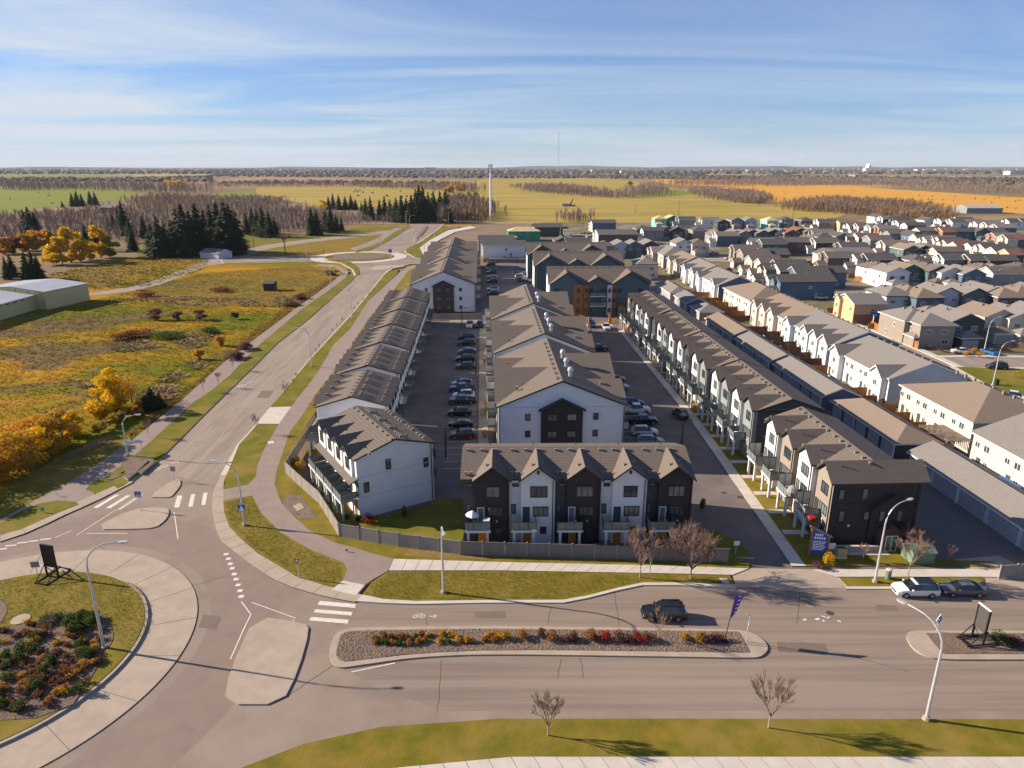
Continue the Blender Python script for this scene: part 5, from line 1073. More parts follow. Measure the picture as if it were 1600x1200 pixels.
for k in range(5): mb = MB(); mb.tube([((10.5 + k * 2.4) * s_, 20, 0), ((10.5 + k * 2.4) * s_, 20, (4.6 - k * .5) * s_), ((10.5 + k * 2.4) * s_, 20, (5.2 - k * .5) * s_)], [1.0 * s_, 1.0 * s_, .2 * s_], 10); mb.build('silo', [farb], t)
cen = []
rt2 = random.Random(4); mb = MB()
for i in range(520):   # roofs of the town too small to tell apart
    u = rt2.choice([rt2.uniform(770, 1600), rt2.uniform(1000, 1600)]); v = rt2.uniform(264.5, 270.5); x, y = G(u, v); s_ = y / 1132; w0 = rt2.uniform(1.2, 5) * s_
    h0 = rt2.uniform(.5, 1.4) * s_; mb.box(x, y, -.3, x + w0, y + 30, h0, rt2.choice([0, 1, 1, 2]))
mb.build('distant_town', [farb, farg, brick_mat], kind='stuff')

# ============================================================ STREET FURNITURE
def lamp(u, v, h, adir, alen, label, black=False, sign=None, group='street lamps', double=False):
    x, y = G(u, v, K); m_ = frame_blk if black else metal
    t = thing('street_lamp', label, 'street lamp', (x, y, K - .05), 0, group); s_ = MB()
    s_.tube([(0, 0, 0), (0, 0, h * .5), (0, 0, h - alen * .75)], [.15, .12, .085], 8); s_.build('pole', [m_], t)
    b = MB(); b.tube([(0, 0, 0), (0, 0, .35)], [.32, .28], 8); b.build('lamp_base', [concrete], t)
    for sgn in ((1, -1) if double else (1,)):
        dx, dy = math.cos(R(adir)) * sgn, math.sin(R(adir)) * sgn; a = MB(); pts = []
        for k in range(7):
            q = k / 6 * math.pi / 2; pts.append((dx * alen * .75 * (1 - math.cos(q)), dy * alen * .75 * (1 - math.cos(q)), h - alen * .75 + alen * .75 * math.sin(q)))
        pts.append((dx * alen, dy * alen, h + .05)); a.tube(pts, [.085] * 4 + [.06] * 4, 6); a.build('arm', [m_], t)
        hd = MB(); c, s = dx, dy
        for (r0, r1, w_, z0, z1, mi) in ((0, .85, .17, -.02, .12, 0), (.15, .75, .12, -.07, -.02, 1)):
            P = [(r0, -w_ * .5), (r0 + .15, -w_), (r1 - .1, -w_), (r1, -w_ * .4), (r1, w_ * .4), (r1 - .1, w_), (r0 + .15, w_), (r0, w_ * .5)]
            hd.ext([(dx * alen + p[0] * c - p[1] * s, dy * alen + p[0] * s + p[1] * c) for p in P], 'z', h + z0, h + z1, mi)
        hd.build('lamp_head', [m_, lamp_glass], t)
    return t
lamp(163, 1014, 11.6, 5, 3.2, 'tall galvanised street lamp on the roundabout lawn among the shrubs')
lamp(693, 926, 9.0, -80, 2.6, 'street lamp on the lawn in front of the long grey fence')
L3 = lamp(382, 821, 8.8, 165, 3.0, 'street lamp with a blue crossing sign on the curved verge')
lamp(1367, 909, 9.6, 25, 3.0, 'curved street lamp beside the parked white car')
lamp(1447, 1124, 9.6, 125, 3.2, 'street lamp rising from below the right median')
lamp(200, 712, 6.8, 20, 2.0, 'street lamp beside the timber planter on the west path')
for (u, v, h, a, al, lb) in [(487, 573, 9.2, 170, 2.4, 'street lamp on the east verge abreast of the third townhouse row'), (550.6, 497.5, 9.2, 170, 2.0, 'street lamp on the east verge abreast of the sixth townhouse row'), (517.4, 452, 9.2, -10, 2.0, 'street lamp on the west verge short of the far roundabout'), (612, 420, 8, 170, 2, 'street lamp on the east kerb at the far roundabout'),
        (595, 394, 8, 90, 1.5, 'street lamp on the far side of the second roundabout'), (626, 374, 8, 0, 2, 'street lamp on the west verge beyond the second roundabout'), (480, 409, 9, 0, 1.5, 'street lamp beside the farm track west of the roundabout'), (604.7, 350, 9, 0, 3, 'double-armed lamp at the far junction by the spruces'), (634.7, 349, 10, 0, 1.2, 'leftmost tall pole of the far junction'),
        (640, 350, 7, 0, 4, 'signal mast with a long arm at the far junction'), (684, 348, 10, 0, 1.2, 'tall lamp at the far junction in front of the bare trees'), (701, 349, 9, 0, 1.2, 'tall lamp at the far junction right of the bare trees'), (714, 348, 10, 0, 1.0, 'rightmost tall lamp of the far junction'), (679, 369, 9, 180, 1.5, 'street lamp on the east verge between junction and roundabout'),
        (648.7, 382, 7, 180, 1.5, 'short street lamp at the roundabout exit'), (663, 389, 7, 180, 1.5, 'street lamp on the pale path behind the west apartments'), (541, 412, 6, 90, 1.0, 'short lamp at the west entry of the far roundabout'), (1551, 602, 9.5, 20, 3.0, 'street lamp on the corner lawn beside the junction'), (1537.7, 548.5, 8.5, 25, 3.2, 'curved street lamp among rust shrubs by the driveways'),
        (1225, 356, 9, 0, 1, 'street lamp in front of the mint unfinished house'), (1553, 451, 8, 0, 3.5, 'white double lamp frame behind the grey gable houses'), (875, 378, 9, 0, 1, 'lamp post by the unfinished houses')]:
    lamp(u, v, h, a, al, lb, double='double' in lb)
for u, v, h, lb in ((697, 718, 6.0, 'black lot lamp on the kerb island below the red car'), (743.7, 588, 6.0, 'black lot lamp on the walk beside the nearest middle apartment'), (722, 510, 5.5, 'black lot lamp in the bright patch of the west lot'), (1064, 708, 5.6, 'black lot lamp beside the east lane behind the front row'), (923, 523, 5.5, 'black lot lamp beside the wood-trimmed apartments'), (858, 407, 5, 'black lot lamp in front of the large white house')):
    lamp(u, v, h, 20, .8, lb, black=True, group='black lot lamps')
# telecom monopole
x, y = G(767, 343.5); t = thing('telecom_tower', 'tall white telecom tower at the edge of the gold field', 'tower', (x, y, -.3)); mb = MB(); mb.tube([(0, 0, 0), (0, 0, 46)], [1.15, .8], 10); mb.build('mast', [sign_white], t)
for z_ in (41, 43.5, 46):
    mb = MB()
    for k in range(6): a = R(k * 60); mb.box(math.cos(a) * 1.6 - .25, math.sin(a) * 1.6 - .25, z_ - 1, math.cos(a) * 1.6 + .25, math.sin(a) * 1.6 + .25, z_ + 1)
    mb.build('antenna_ring', [grey_m], t)
mb = MB(); mb.tube([(0, 0, 46), (0, 0, 49.5)], .2, 6); mb.build('spike', [metal], t)
mb = MB()
for k in range(40): mb.box(-1.35, -.3, 1 + k, 1.35, .3, 1.12 + k)
mb.build('climbing_rungs', [metal], t)
x, y = G(872, 270); s_ = y / 1132; t = thing('radio_mast', 'very tall thin radio mast above the horizon', 'radio mast', (x, y, -.3)); mb = MB(); mb.tube([(0, 0, 0), (0, 0, 61 * s_)], .55 * s_ * .7, 4); mb.build('mast', [farg], t)
for k in range(3):
    a = R(k * 120 + 30); mb = MB(); mb.tube([(math.cos(a) * 16 * s_, math.sin(a) * 16 * s_, 0), (0, 0, 40 * s_)], .3, 3); mb.build('guy_wire', [farg], t)
# utility poles
for i, (u, v, h, lb) in enumerate([(446, 399, 12, 'wooden power pole beside the bare poplar'), (397, 388, 9, 'wooden power pole at the foot of the spruces'), (1060, 343, 16, 'tall pole behind the plywood-roofed houses'), (1238, 345, 14, 'tall pole behind the grey hipped house'), (911, 352, 8, 'pole at the edge of the gold field by the white houses'), (993, 333, 8, 'lone pole in the gold field')]):
    x, y = G(u, v); t = thing('utility_pole', lb, 'pole', (x, y, -.2)); mb = MB(); mb.tube([(0, 0, 0), (0, 0, h)], [.2, .12], 6); mb.build('pole', [bark], t); mb = MB(); mb.box(-1.2, -.06, h - .8, 1.2, .06, h - .6); mb.build('crossarm', [bark], t)

def post_sign(u, v, h, w_, hh, face, m_, label, rot=0, diamond=False, sym=None, name='road_sign', tri=False):
    x, y = G(u, v, K); t = thing(name, label, 'road sign', (x, y, K - .05), R(rot)); mb = MB(); mb.tube([(0, 0, 0), (0, 0, h)], .045, 6); mb.build('post', [metal], t)
    mb = MB(); z0 = h - hh
    if diamond: mb.ext([(0, h - hh * 1.2), (w_ * .7, h - hh * .5), (0, h + hh * .2), (-w_ * .7, h - hh * .5)], 'y', -.09, -.05)
    elif tri: mb.ext([(-w_ / 2, h), (w_ / 2, h), (0, h - hh)], 'y', -.09, -.05)
    else: mb.box(-w_ / 2, -.09, z0, w_ / 2, -.05, h)
    pl = fixn(mb.build('sign_plate', [m_], t))
    if sym == 'walk': walkman(pl, z0, w_, hh)
    if sym == 'yield':
        mb = MB(); mb.ext([(-w_ * .28, h - .12), (w_ * .28, h - .12), (0, h - hh * .68)], 'y', -.10, -.092); fixn(mb.build('sign_face', [sign_white], pl).data)
    if sym == 'curve':
        mb = MB(); mb.tube([(-.12, -.1, h - hh * .85), (.15, -.1, h - hh * .6), (.15, -.1, h - hh * .3), (0, -.1, h - hh * .15)], .05, 4); mb.box(-.17, -.11, h - hh * .35, -.03, -.09, h - hh * .1); mb.build('arrow_symbol', [black_m], pl)
    return t
def walkman(par, z0, w_, hh):
    mb = MB(); q = lambda a, b: (a * w_, z0 + b * hh)
    mb.ext([q(-.06, .74), q(.06, .74), q(.06, .88), q(-.06, .88)], 'y', -.105, -.095)
    for P in ([(-.06, .42), (.08, .42), (.06, .70), (-.07, .70)], [(-.06, .44), (.02, .42), (-.12, .12), (-.22, .12)], [(0, .42), (.08, .44), (.24, .14), (.15, .12)], [(-.07, .68), (-.05, .58), (-.24, .46), (-.26, .52)], [(.06, .66), (.05, .58), (.22, .46), (.25, .52)]): mb.ext([q(*p) for p in P], 'y', -.105, -.095)
    fixn(mb.build('walking_figure', [black_m], par).data)
    mb = MB(); mb.ext([q(-.46, .04), q(.46, .04), q(.0, .98)], 'y', -.094, -.0905); fixn(mb.build('white_triangle', [sign_white], par).data)
post_sign(220, 797, 2.9, .85, .95, 0, sign_blue, 'blue pedestrian crossing sign on the large splitter island', sym='walk')
mb = MB(); mb.box(-.45, -.26, 2.2, .45, -.22, 3.2); p_ = mb.build('crossing_sign_plate', [sign_blue], L3)
mb = MB(); mb.ext([(-.4, 2.26), (.4, 2.26), (0, 3.14)], 'y', -.27, -.262); fixn(mb.build('white_triangle', [sign_white], p_).data)
post_sign(273, 751, 2.4, .75, .8, 0, grey_m, 'brown-backed sign at the tip of the small splitter island')
post_sign(59, 899, 1.9, .9, .75, 0, grey_m, 'square sign seen from behind on the roundabout apron', rot=8)
post_sign(467, 903, 2.6, .75, .7, 0, red_lens, 'yield sign on the curved verge before the crossing', tri=True, sym='yield')
post_sign(1166, 1003, 3.2, .55, 1.1, 0, sign_white, 'narrow white sign at the rounded end of the long median', rot=60)
post_sign(1463, 987, 2.0, .8, .9, 0, sign_white, 'white diamond sign with a black curved arrow on the right median', rot=25, diamond=True, sym='curve')
post_sign(1015, 904, 2.7, .35, .45, 0, grey_m, 'small sign on a pole beside the smaller bare tree')
post_sign(159, 748, 1.0, .4, .35, 0, sign_white, 'small marker sign by the west planter'); post_sign(90, 775, .7, .35, .3, 0, sign_white, 'small white marker beside the west path')
post_sign(68, 801, .9, .5, .6, 0, grey_m, 'small utility marker on the west verge'); post_sign(610, 402, 4.2, 1.8, 1.8, 0, sign_blue, 'blue keep-right board on the far roundabout')
post_sign(542, 862, .5, .3, .3, 0, grey_m, 'tiny marker plate beside the curved path')
# black temporary billboard frames
def frameboard(u, v, rot, w_, h, panel, label):
    x, y = G(u, v, .3); t = thing('billboard', label, 'billboard', (x, y, .28), R(rot)); z0 = 1.3
    mb = MB(); mb.box(-w_ / 2 + .1, -.05, z0, w_ / 2 - .1, .05, z0 + h); mb.build('panel', [panel], t)
    for sx in (-w_ / 2, w_ / 2 - .12): mb = MB(); mb.box(0, -.09, 0, .12, .09, z0 + h + .05); mb.build('upright', [black_m], t, (sx, 0, 0))
    mb = MB(); mb.box(-w_ / 2, -.1, z0 + h + .05, w_ / 2, .1, z0 + h + .13); mb.build('top_rail', [sign_white if panel is vent_dark else black_m], t)
    for sx in (-w_ / 2 + .06, w_ / 2 - .06):
        for sy in (-1.5, 1.5): mb = MB(); mb.tube([(sx, sy, .08), (sx, 0, z0 + .3)], .06, 4); mb.build('brace', [black_m], t)
        mb = MB(); mb.box(sx - .06, -1.7, 0, sx + .06, 1.7, .12); mb.build('skid', [black_m], t)
    for sy in (-1.6, 1.6): mb = MB(); mb.box(-w_ / 2, sy - .06, .12, w_ / 2, sy + .06, .2); mb.build('cross_rail', [black_m], t)
    mb = MB(); mb.tube([(-w_ / 2, 0, .2), (w_ / 2, 0, z0)], .05, 4); mb.build('diagonal_brace', [black_m], t); mb = MB(); mb.tube([(w_ / 2, 0, .2), (-w_ / 2, 0, z0)], .05, 4); mb.build('diagonal_brace', [black_m], t)
frameboard(83, 901, -14, 1.7, 2.7, black_m, 'black panelled temporary billboard on the roundabout lawn')
frameboard(1527, 1001, -82, 1.5, 2.5, vent_dark, 'grey-backed temporary billboard in a black frame on the right median')
# entry board with lettering
x, y = G(1277, 872, 0); t = thing('entry_sign', 'tall blue entry sign with white lettering and a slanted top cap', 'sign', (x, y, 0), R(-12))
mb = MB(); mb.ext([(-.95, .5), (.85, .5), (.85, 3.15), (-.95, 3.95)], 'y', -.08, .08); pn = fixn(mb.build('panel', [mat('entry_blue', (0.04, 0.10, 0.42), (0.035, 0.085, 0.36), scale=1)], t))
for sx in (-1.1, .87): mb = MB(); mb.box(sx, -.12, 0, sx + .2, .12, 3.98 if sx < 0 else 3.15); mb.build('side_post', [wood_panel], t)
mb = MB(); mb.ext([(-1.3, 4.1), (1.3, 2.95), (1.3, 3.1), (-1.3, 4.25)], 'y', -.2, .2); fixn(mb.build('top_cap', [deck_m], t).data)
for k, (n_, w_, x0_) in enumerate(((4, .2, -.6), (5, .24, -.7))):      # too coarse in the photograph to read: blocks of lettering
    for j in range(n_): mb = MB(); mb.box(0, -.095, 0, w_ * .75, -.082, .30); mb.build('letter_block', [sign_white], pn, (x0_ + j * (w_ + .03), 0, 3.02 - k * .42))
for k in range(6): mb = MB(); mb.box(-.78, -.095, 0, .70 - (k % 3) * .12, -.082, .10); mb.build('text_line', [sign_white], pn, (0, 0, 2.25 - k * .22))
x, y = G(1297, 868, .1); t = thing('notice_board', 'small white notice board right of the blue entry sign', 'sign', (x, y, .1)); mb = MB(); mb.box(-.45, -.05, .9, .45, 0, 1.7); mb.build('panel', [sign_white], t)
for sx in (-.35, .35): mb = MB(); mb.box(sx - .04, -.04, 0, sx + .04, .0, .9); mb.build('post', [grey_m], t)
x, y = G(1314, 872, .1); t = thing('mailbox_cluster', 'yellowish community mailbox cabinet on the lawn by the entry', 'mailbox', (x, y, .1)); mb = MB(); mb.box(-.55, -.2, .25, .55, .2, 1.4); mb.build('cabinet', [paint_yellow], t); mb = MB(); mb.box(-.62, -.26, 0, .62, .26, .25); mb.build('plinth', [concrete_pale], t); mb = MB(); mb.box(-.6, -.25, 1.4, .6, .25, 1.47); mb.build('lid', [bark], t)
post_sign(1149, 866, 1.9, .7, .6, 0, sign_white, 'white notice on a post at the left of the lane mouth')
x, y = G(1323, 862, .1); t = thing('low_wall', 'pale concrete low wall along the entry to the east row', 'wall', (x - 4.2, y, .1)); mb = MB(); mb.box(0, -.12, 0, 8, .12, .75); mb.build('wall', [concrete], t); mb = MB(); mb.box(-.05, -.17, .75, 8.05, .17, .83); mb.build('coping', [concrete_pale], t)
x, y = G(1433, 874, .1); t = thing('utility_cabinet', 'green utility enclosure with a sloped roof behind the bare tree', 'utility box', (x, y, .1), R(4)); mb = MB(); mb.box(-1.35, -1.1, 0, 1.35, 1.1, 1.5); mb.build('body', [cabinet_green], t); mb = MB(); vroof(mb, -1.5, 1.5, -1.25, 1.25, 1.52, 2.1, 'x', .1, 0, 0); mb.build('roof', [cabinet_green], t)
mb = MB(); mb.box(-.6, -1.13, .2, .6, -1.1, 1.3); mb.build('door', [mat('cabinet_door', (0.13, 0.20, 0.14), rough=.5)], t)
x, y = G(1387, 904, K); t = thing('utility_pedestal', 'pale green round-topped utility pedestal beside the sidewalk', 'utility box', (x, y, K)); mb = MB(); mb.tube([(0, 0, 0), (0, 0, 1.15)], .32, 10); mb.build('body', [cabinet_green], t); mb = MB(); mb.tube([(0, 0, 1.15), (0, 0, 1.27)], [.36, .25], 10); mb.build('lid', [concrete_pale], t)
# feather banner
x, y = G(1132, 1003, K); t = thing('feather_banner', 'purple feather banner on a leaning pole at the end of the median', 'banner', (x, y, .15), R(20)); mb = MB(); mb.tube([(0, 0, 0), (.35, 0, 2.6), (.75, 0, 5.2)], [.05, .04, .03], 6); mb.build('pole', [frame_blk], t)
mb = MB(); P1 = [(.42, 2.7), (.50, 3.2), (.57, 3.8), (.65, 4.5), (.74, 5.15)]; P2 = [(.55, 2.72), (1.0, 3.2), (1.25, 3.9), (1.5, 4.6), (1.75, 5.2)]
for i in range(4):
    a, b, c, d = P1[i], P2[i], P2[i + 1], P1[i + 1]; y0, y1 = .06 * math.sin(i * 1.7), .06 * math.sin(i * 1.7 + 1.7)
    mb.ext([a, b, c, d], 'y', -.03 , .0)
cl = fixn(mb.build('cloth', [purple_m], t))
for k in range(5): mb = MB(); mb.box(-.13, -.045, 0, .13 + .1 * (k % 2), -.032, .1); mb.build('print_mark', [sign_white], cl, (.85 + k * .1, 0, 3.2 + k * .42))
mb = MB(); mb.box(-.3, -.3, 0, .3, .3, .1); mb.build('base', [black_m], t)
# blue gazebo
x, y = G(1562, 752, 2.4); t = thing('gazebo', 'blue canopy gazebo behind the garages', 'gazebo', (x, y, 0), TILT); mb = MB(); hip(mb, -1.9, 1.9, -1.8, 1.8, 2.3, 3.2, .12, 0, 0); fixn(mb.build('canopy', [tarp_blue], t).data)
for sx in (-1.6, 1.6):
    for sy in (-1.5, 1.5): mb = MB(); mb.box(sx - .05, sy - .05, 0, sx + .05, sy + .05, 2.3); mb.build('post', [metal], t)
x, y = G(1498, 676, 3.2); t = thing('pergola', 'brown slatted pergola roof over a fenced patio', 'pergola', (x - 2, y - 2.6, 0), TILT)
for k in range(14): mb = MB(); mb.box(-1.6, -.1, 0, 3.4, .1, .12); mb.build('slat', [deck_m], t, (0, k * .55, 2.7))
for sx in (-1.4, 3.2):
    for sy in (.1, 7.1): mb = MB(); mb.box(sx - .08, sy - .08, 0, sx + .08, sy + .08, 2.7); mb.build('post', [fence_wood], t)
# trampoline, patio bits in the yards
def bin_(u, v, m_, label, name='wheeled_bin', h=1.1): 
    x, y = G(u, v, .1); t = thing(name, label, name.replace('_', ' ').split()[-1], (x, y, .05)); mb = MB(); mb.ext([(-.28, -.3), (.28, -.3), (.28, .3), (-.28, .3)], 'z', 0, h); mb.build('body', [m_], t); mb = MB(); mb.box(-.32, -.34, h, .32, .36, h + .08); mb.build('lid', [m_], t)
bin_(1557, 601, black_m, 'black wheeled bin at the foot of the corner street lamp'); bin_(1247, 774, red_lens, 'red wheeled bin below the frosted balcony', h=.8)
x, y = G(1379, 632, .1); t = thing('barbecue', 'round black covered barbecue beside the long white row house', 'barbecue', (x, y, .1)); mb = MB(); mb.tube([(0, 0, 0), (0, 0, .6), (0, 0, 1.0), (0, 0, 1.35)], [.9, 1.05, .95, .4], 10); mb.build('cover', [black_m], t)
# furniture on front decks
ox, oy = -5.95, 76.35
t = thing('patio_table', 'covered round table with a tilted white parasol on the left front deck', 'table', (-4.8, 75.3, 2.95)); mb = MB(); mb.tube([(0, 0, 0), (0, 0, .7)], .05, 6); mb.build('leg', [frame_blk], t); mb = MB(); mb.tube([(0, 0, .7), (0, 0, .76)], .55, 10); mb.build('tabletop', [frame_blk], t)
t = thing('parasol', 'white folded-over parasol above the left front deck', 'parasol', (-4.9, 75.5, 2.95)); mb = MB(); mb.tube([(0, 0, 0), (.1, 0, 2.1)], .03, 5); mb.build('pole', [frame_blk], t); mb = MB(); mb.tube([(.05, 0, 1.55), (.1, 0, 2.15)], [.85, .05], 8); mb.build('canopy', [sign_white], t)
t = thing('storage_box', 'blue box with a white cushion on the left front deck', 'box', (-3.1, 75.0, 2.95)); mb = MB(); mb.box(-.35, -.3, 0, .35, .3, .8); mb.build('body', [tarp_blue], t); mb = MB(); mb.box(-.4, -.35, .8, .4, .35, 1.25); mb.build('cushion', [sign_white], t)
t = thing('egg_chair', 'grey wicker egg chair on the second deck of the nearest east row', 'chair', (36.9, 82.6, 3.1)); mb = MB(); mb.tube([(0, 0, .3), (0, 0, .5), (0, 0, 1.1), (0, 0, 1.7), (0, 0, 1.95)], [.2, .55, .7, .5, .1], 10); mb.build('basket', [grey_m], t); mb = MB(); mb.tube([(.6, 0, 0), (.8, 0, 1.4), (.3, 0, 2.3), (0, 0, 2.0)], .04, 6); mb.build('stand', [frame_blk], t)
t = thing('lounger', 'red cushioned round seat on the nearest east deck', 'seat', (37.2, 76.9, 3.1)); mb = MB(); mb.tube([(0, 0, .1), (0, 0, .35), (0, 0, .5)], [.45, .5, .4], 12); mb.build('cushion', [red_lens], t); mb = MB(); mb.tube([(0, 0, 0), (0, 0, .1)], .5, 10); mb.build('base', [frame_blk], t)

# ============================================================ FENCES
def fence(pts, h, m_, label, step=2.6, post=None, z=0.1, group=None, cap=True, th=.05, pm=None, name='fence'):
    P = []; 
    for a, b in zip(pts, pts[1:]):
        q = resample([a, b], step); P += q if not P else q[1:]
    t = thing(name, label, 'fence', (*P[0], z), 0, group); o0 = Vector(P[0]); cache = {}
    for i, (a, b) in enumerate(zip(P, P[1:])):
        A_, B_ = Vector(a), Vector(b); L_ = (B_ - A_).length; ang = math.atan2(B_.y - A_.y, B_.x - A_.x); key = round(L_, 2)
        mm = m_ if not callable(m_) else m_(i)
        if (key, mm.name) not in cache:
            mb = MB(); mb.box(.12, -th / 2, .05, L_ - .02, th / 2, h)
            if cap: mb.box(.12, -.05, h, L_, .05, h + .05); mb.box(.12, -.045, .02, L_, .045, .14)
            n = max(3, int(L_ / .3))
            if not cap:
                for k in range(n): mb.box(.14 + k * (L_ - .16) / n, -.045, .05, .14 + (k + .8) * (L_ - .16) / n, .045, h + (.03 if k % 2 else 0))
            else:
                for k in range(n): mb.box(.14 + k * (L_ - .16) / n, -.036, .14, .14 + (k + .82) * (L_ - .16) / n, .036, h - .02)
            cache[(key, mm.name)] = mb.mesh('fence_panel', [mm])
            mb = MB(); mb.box(-.07, -.07, 0, .07, .07, h + .12); mb.box(-.09, -.09, h + .12, .09, .09, h + .16); cache['post'] = mb.mesh('post', [pm or mm])
        link('fence_panel', cache[(key, mm.name)], t, (A_.x - o0.x, A_.y - o0.y, 0), ang); link('post', cache['post'], t, (A_.x - o0.x, A_.y - o0.y, 0), ang)
    return t
ft = [G(492, 650, 1.9), G(445, 722, 1.9), G(470, 745, 1.9), G(497, 768, 1.9), G(529, 819, 1.9)]
fence(ft, 1.8, fence_grey, 'sunlit grey fence curving round the near west townhouse row', 2.5)
fence([G(529, 819, 1.9), G(622, 834, 1.9), G(718, 846, 1.9)], 1.8, fence_grey, 'light grey slatted fence between the corner and the front row', 2.6)
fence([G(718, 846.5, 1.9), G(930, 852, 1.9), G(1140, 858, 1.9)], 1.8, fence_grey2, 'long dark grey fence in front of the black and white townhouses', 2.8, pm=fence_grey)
fence([(-30.5, 208.5), (-20, 209), (-9, 209.2)], 1.8, fence_grey, 'grey fence below the brown-bayed apartment gable', 2.8)
fence([(-14, 341), (9, 338)], 1.8, fence_grey2, 'grey fence in front of the large white scalloped house', 4)
fence([(-36, 215), (-36.5, 222)], 1.8, fence_wood, 'short cedar fence beside the west apartments', 2.5)
bw = mat('fence_brown', (0.16, 0.075, 0.045), (0.11, 0.05, 0.03), scale=1, rough=.85)
yf = [(70.3, 109, 'cedar fence before the cream row house, beside the pergola'), (70.0, 114.5, 'cedar fence with a white deck behind it, before the cream row house'), (69.9, 119.6, 'upper cedar fence before the cream row house'), (69.0, 124.4, 'cedar fence between the cream and the long white row house'), (68.6, 129.4, 'cedar fence near the barbecue of the long white row house'), (68.4, 134.6, 'cedar fence beside the first green lawn of the long white row house'),
      (67.7, 151.2, 'cedar fence at the far corner of the long white row house'), (67.4, 157.0, 'nearest brown fence before the pale-blue gables'), (67.2, 162.6, 'second brown fence before the pale-blue gables'), (67.0, 168.0, 'third brown fence before the pale-blue gables'), (66.8, 173.4, 'fourth brown fence before the pale-blue gables'), (66.6, 179.0, 'fifth brown fence before the gables, beside white decks'), (66.4, 185, 'grey-brown fence before the tan-roofed gables'), (66.2, 191, 'second grey-brown fence before the tan-roofed gables'), (65.4, 206, 'brown fence below the hip-roofed row house'), (65.0, 213, 'orange fence behind the hip-roofed garage'), (64.8, 220, 'second orange fence, by the rust hedge'), (64.2, 228, 'third orange fence by the rust hedge'), (63.8, 236, 'fourth orange fence, below the white row house'), (63.4, 247, 'far orange fence below the white row house')]
for i, (x_, y_, lb) in enumerate(yf):
    fence([(x_, y_), (73.4, y_ + .15)], 1.8, fence_wood_x if i < 7 or i > 14 else bw, lb, 2.5, cap=False, group='yard fences')
for i, (y0_, y1_, x0_, lb) in enumerate([(124.4, 134.6, 69.0, 'cedar side fence along the garages, near section'), (103, 119.6, 70.1, 'cedar side fence behind the tan garage'), (151, 190, 66.9, 'long brown side fence behind the garages'), (206, 248, 64.6, 'long orange side fence behind the garages')]):
    fence([(x0_, y0_), (x0_ - .9 * (y1_ - y0_) / 40, y1_)], 1.7, fence_wood, lb, 2.6, cap=False, group='yard fences')
fence([G(1360, 512, 0), G(1395, 527, 0), G(1434, 546, 0)], 1.8, fence_wood, 'bright orange fence round the corner garden of the taupe house', 2.4, cap=False)
fence([G(1360, 500, 0), G(1392, 496, 0)], 1.8, fence_wood, 'orange fence behind the yellow corner house', 2.4, cap=False)
fence([G(1240, 418, 0), G(1280, 416, 0)], 1.8, fence_wood, 'orange fence beside the rust shrubs in the middle of the houses', 2.6, cap=False)
fence([G(1335, 438, 0), G(1352, 441, 0)], 1.8, fence_wood, 'short orange fence at the foot of the big white house', 2.2, cap=False)
fence([G(1560, 905, 0), (64, 69.8)], 1.6, fence_grey, 'short grey fence at the right edge beside the alley', 2.2)
for i, (y_, x1_) in enumerate([(138.5, 73.2), (142, 73.2), (147, 73), (127, 73), (131.5, 73)]):
    slab('lawn', [(69.2 - .04 * (y_ - 130), y_ - 1.7), (x1_, y_ - 1.6), (x1_, y_ + 1.5), (69.2 - .04 * (y_ - 130), y_ + 1.4)], -.1, .05, grass_green, kind='structure')
for i, (x_, y_) in enumerate([(71.4, 112), (71.2, 117.2), (70.5, 159.8), (70.3, 165.2), (70.2, 170.6), (70.0, 176), (69.9, 182)]):
    t = thing('patio_deck', '%s low deck from the viewer in the fenced yards behind the row houses' % ORD[i], 'deck', (x_, y_, 0), TILT, 'yard decks'); mb = MB(); mb.box(-1.6, -1.4, 0, 1.6, 1.4, .45); mb.build('platform', [deck_m], t)
    mb = MB(); mb.box(-1.6, -1.42, .45, 1.6, -1.38, 1.3); mb.box(-1.62, -1.4, .45, -1.58, 1.4, 1.3); mb.build('railing', [white_trim], t)
# timber planters by the kerb
for px, lb in (([(193, 745), (222, 722), (231, 718), (234, 724), (215, 738), (200, 750)], 'low timber planter box beside the west kerb'), ([(214, 738), (236, 718), (243, 722), (222, 740)], 'second timber planter frame beside the west kerb')):
    P_ = GP(px, .3); c = P_[0]; t = thing('planter', lb, 'planter', (*c, .1)); mb = MB(); P_ = [(a - c[0], b - c[1]) for a, b in P_]; mb.ext(P_, 'z', 0, .35, 0, 0, 1); fixn(mb.build('box', [fence_grey, mulch], t).data)
x, y = G(205, 712, .1); t = thing('bus_shelter', 'tilted dark blue curved shelter panel beside the west path', 'shelter', (x, y, .1), R(50))
mb = MB()
for i in range(6):
    a, b = -.5 + i / 3, -.5 + (i + 1) / 3; mb.ext([(a * 1.3, 2.0 + .35 * math.cos(a)), (b * 1.3, 2.0 + .35 * math.cos(b)), (b * 1.3, 1.9 + .35 * math.cos(b)), (a * 1.3, 1.9 + .35 * math.cos(a))], 'y', -.7, .7)
fixn(mb.build('canopy', [blue_and_shade_lap], t).data)
for sx in (-.6, 1.8): mb = MB(); mb.tube([(sx, 0, 0), (sx, 0, 2.2)], .05, 6); mb.build('post', [metal], t)

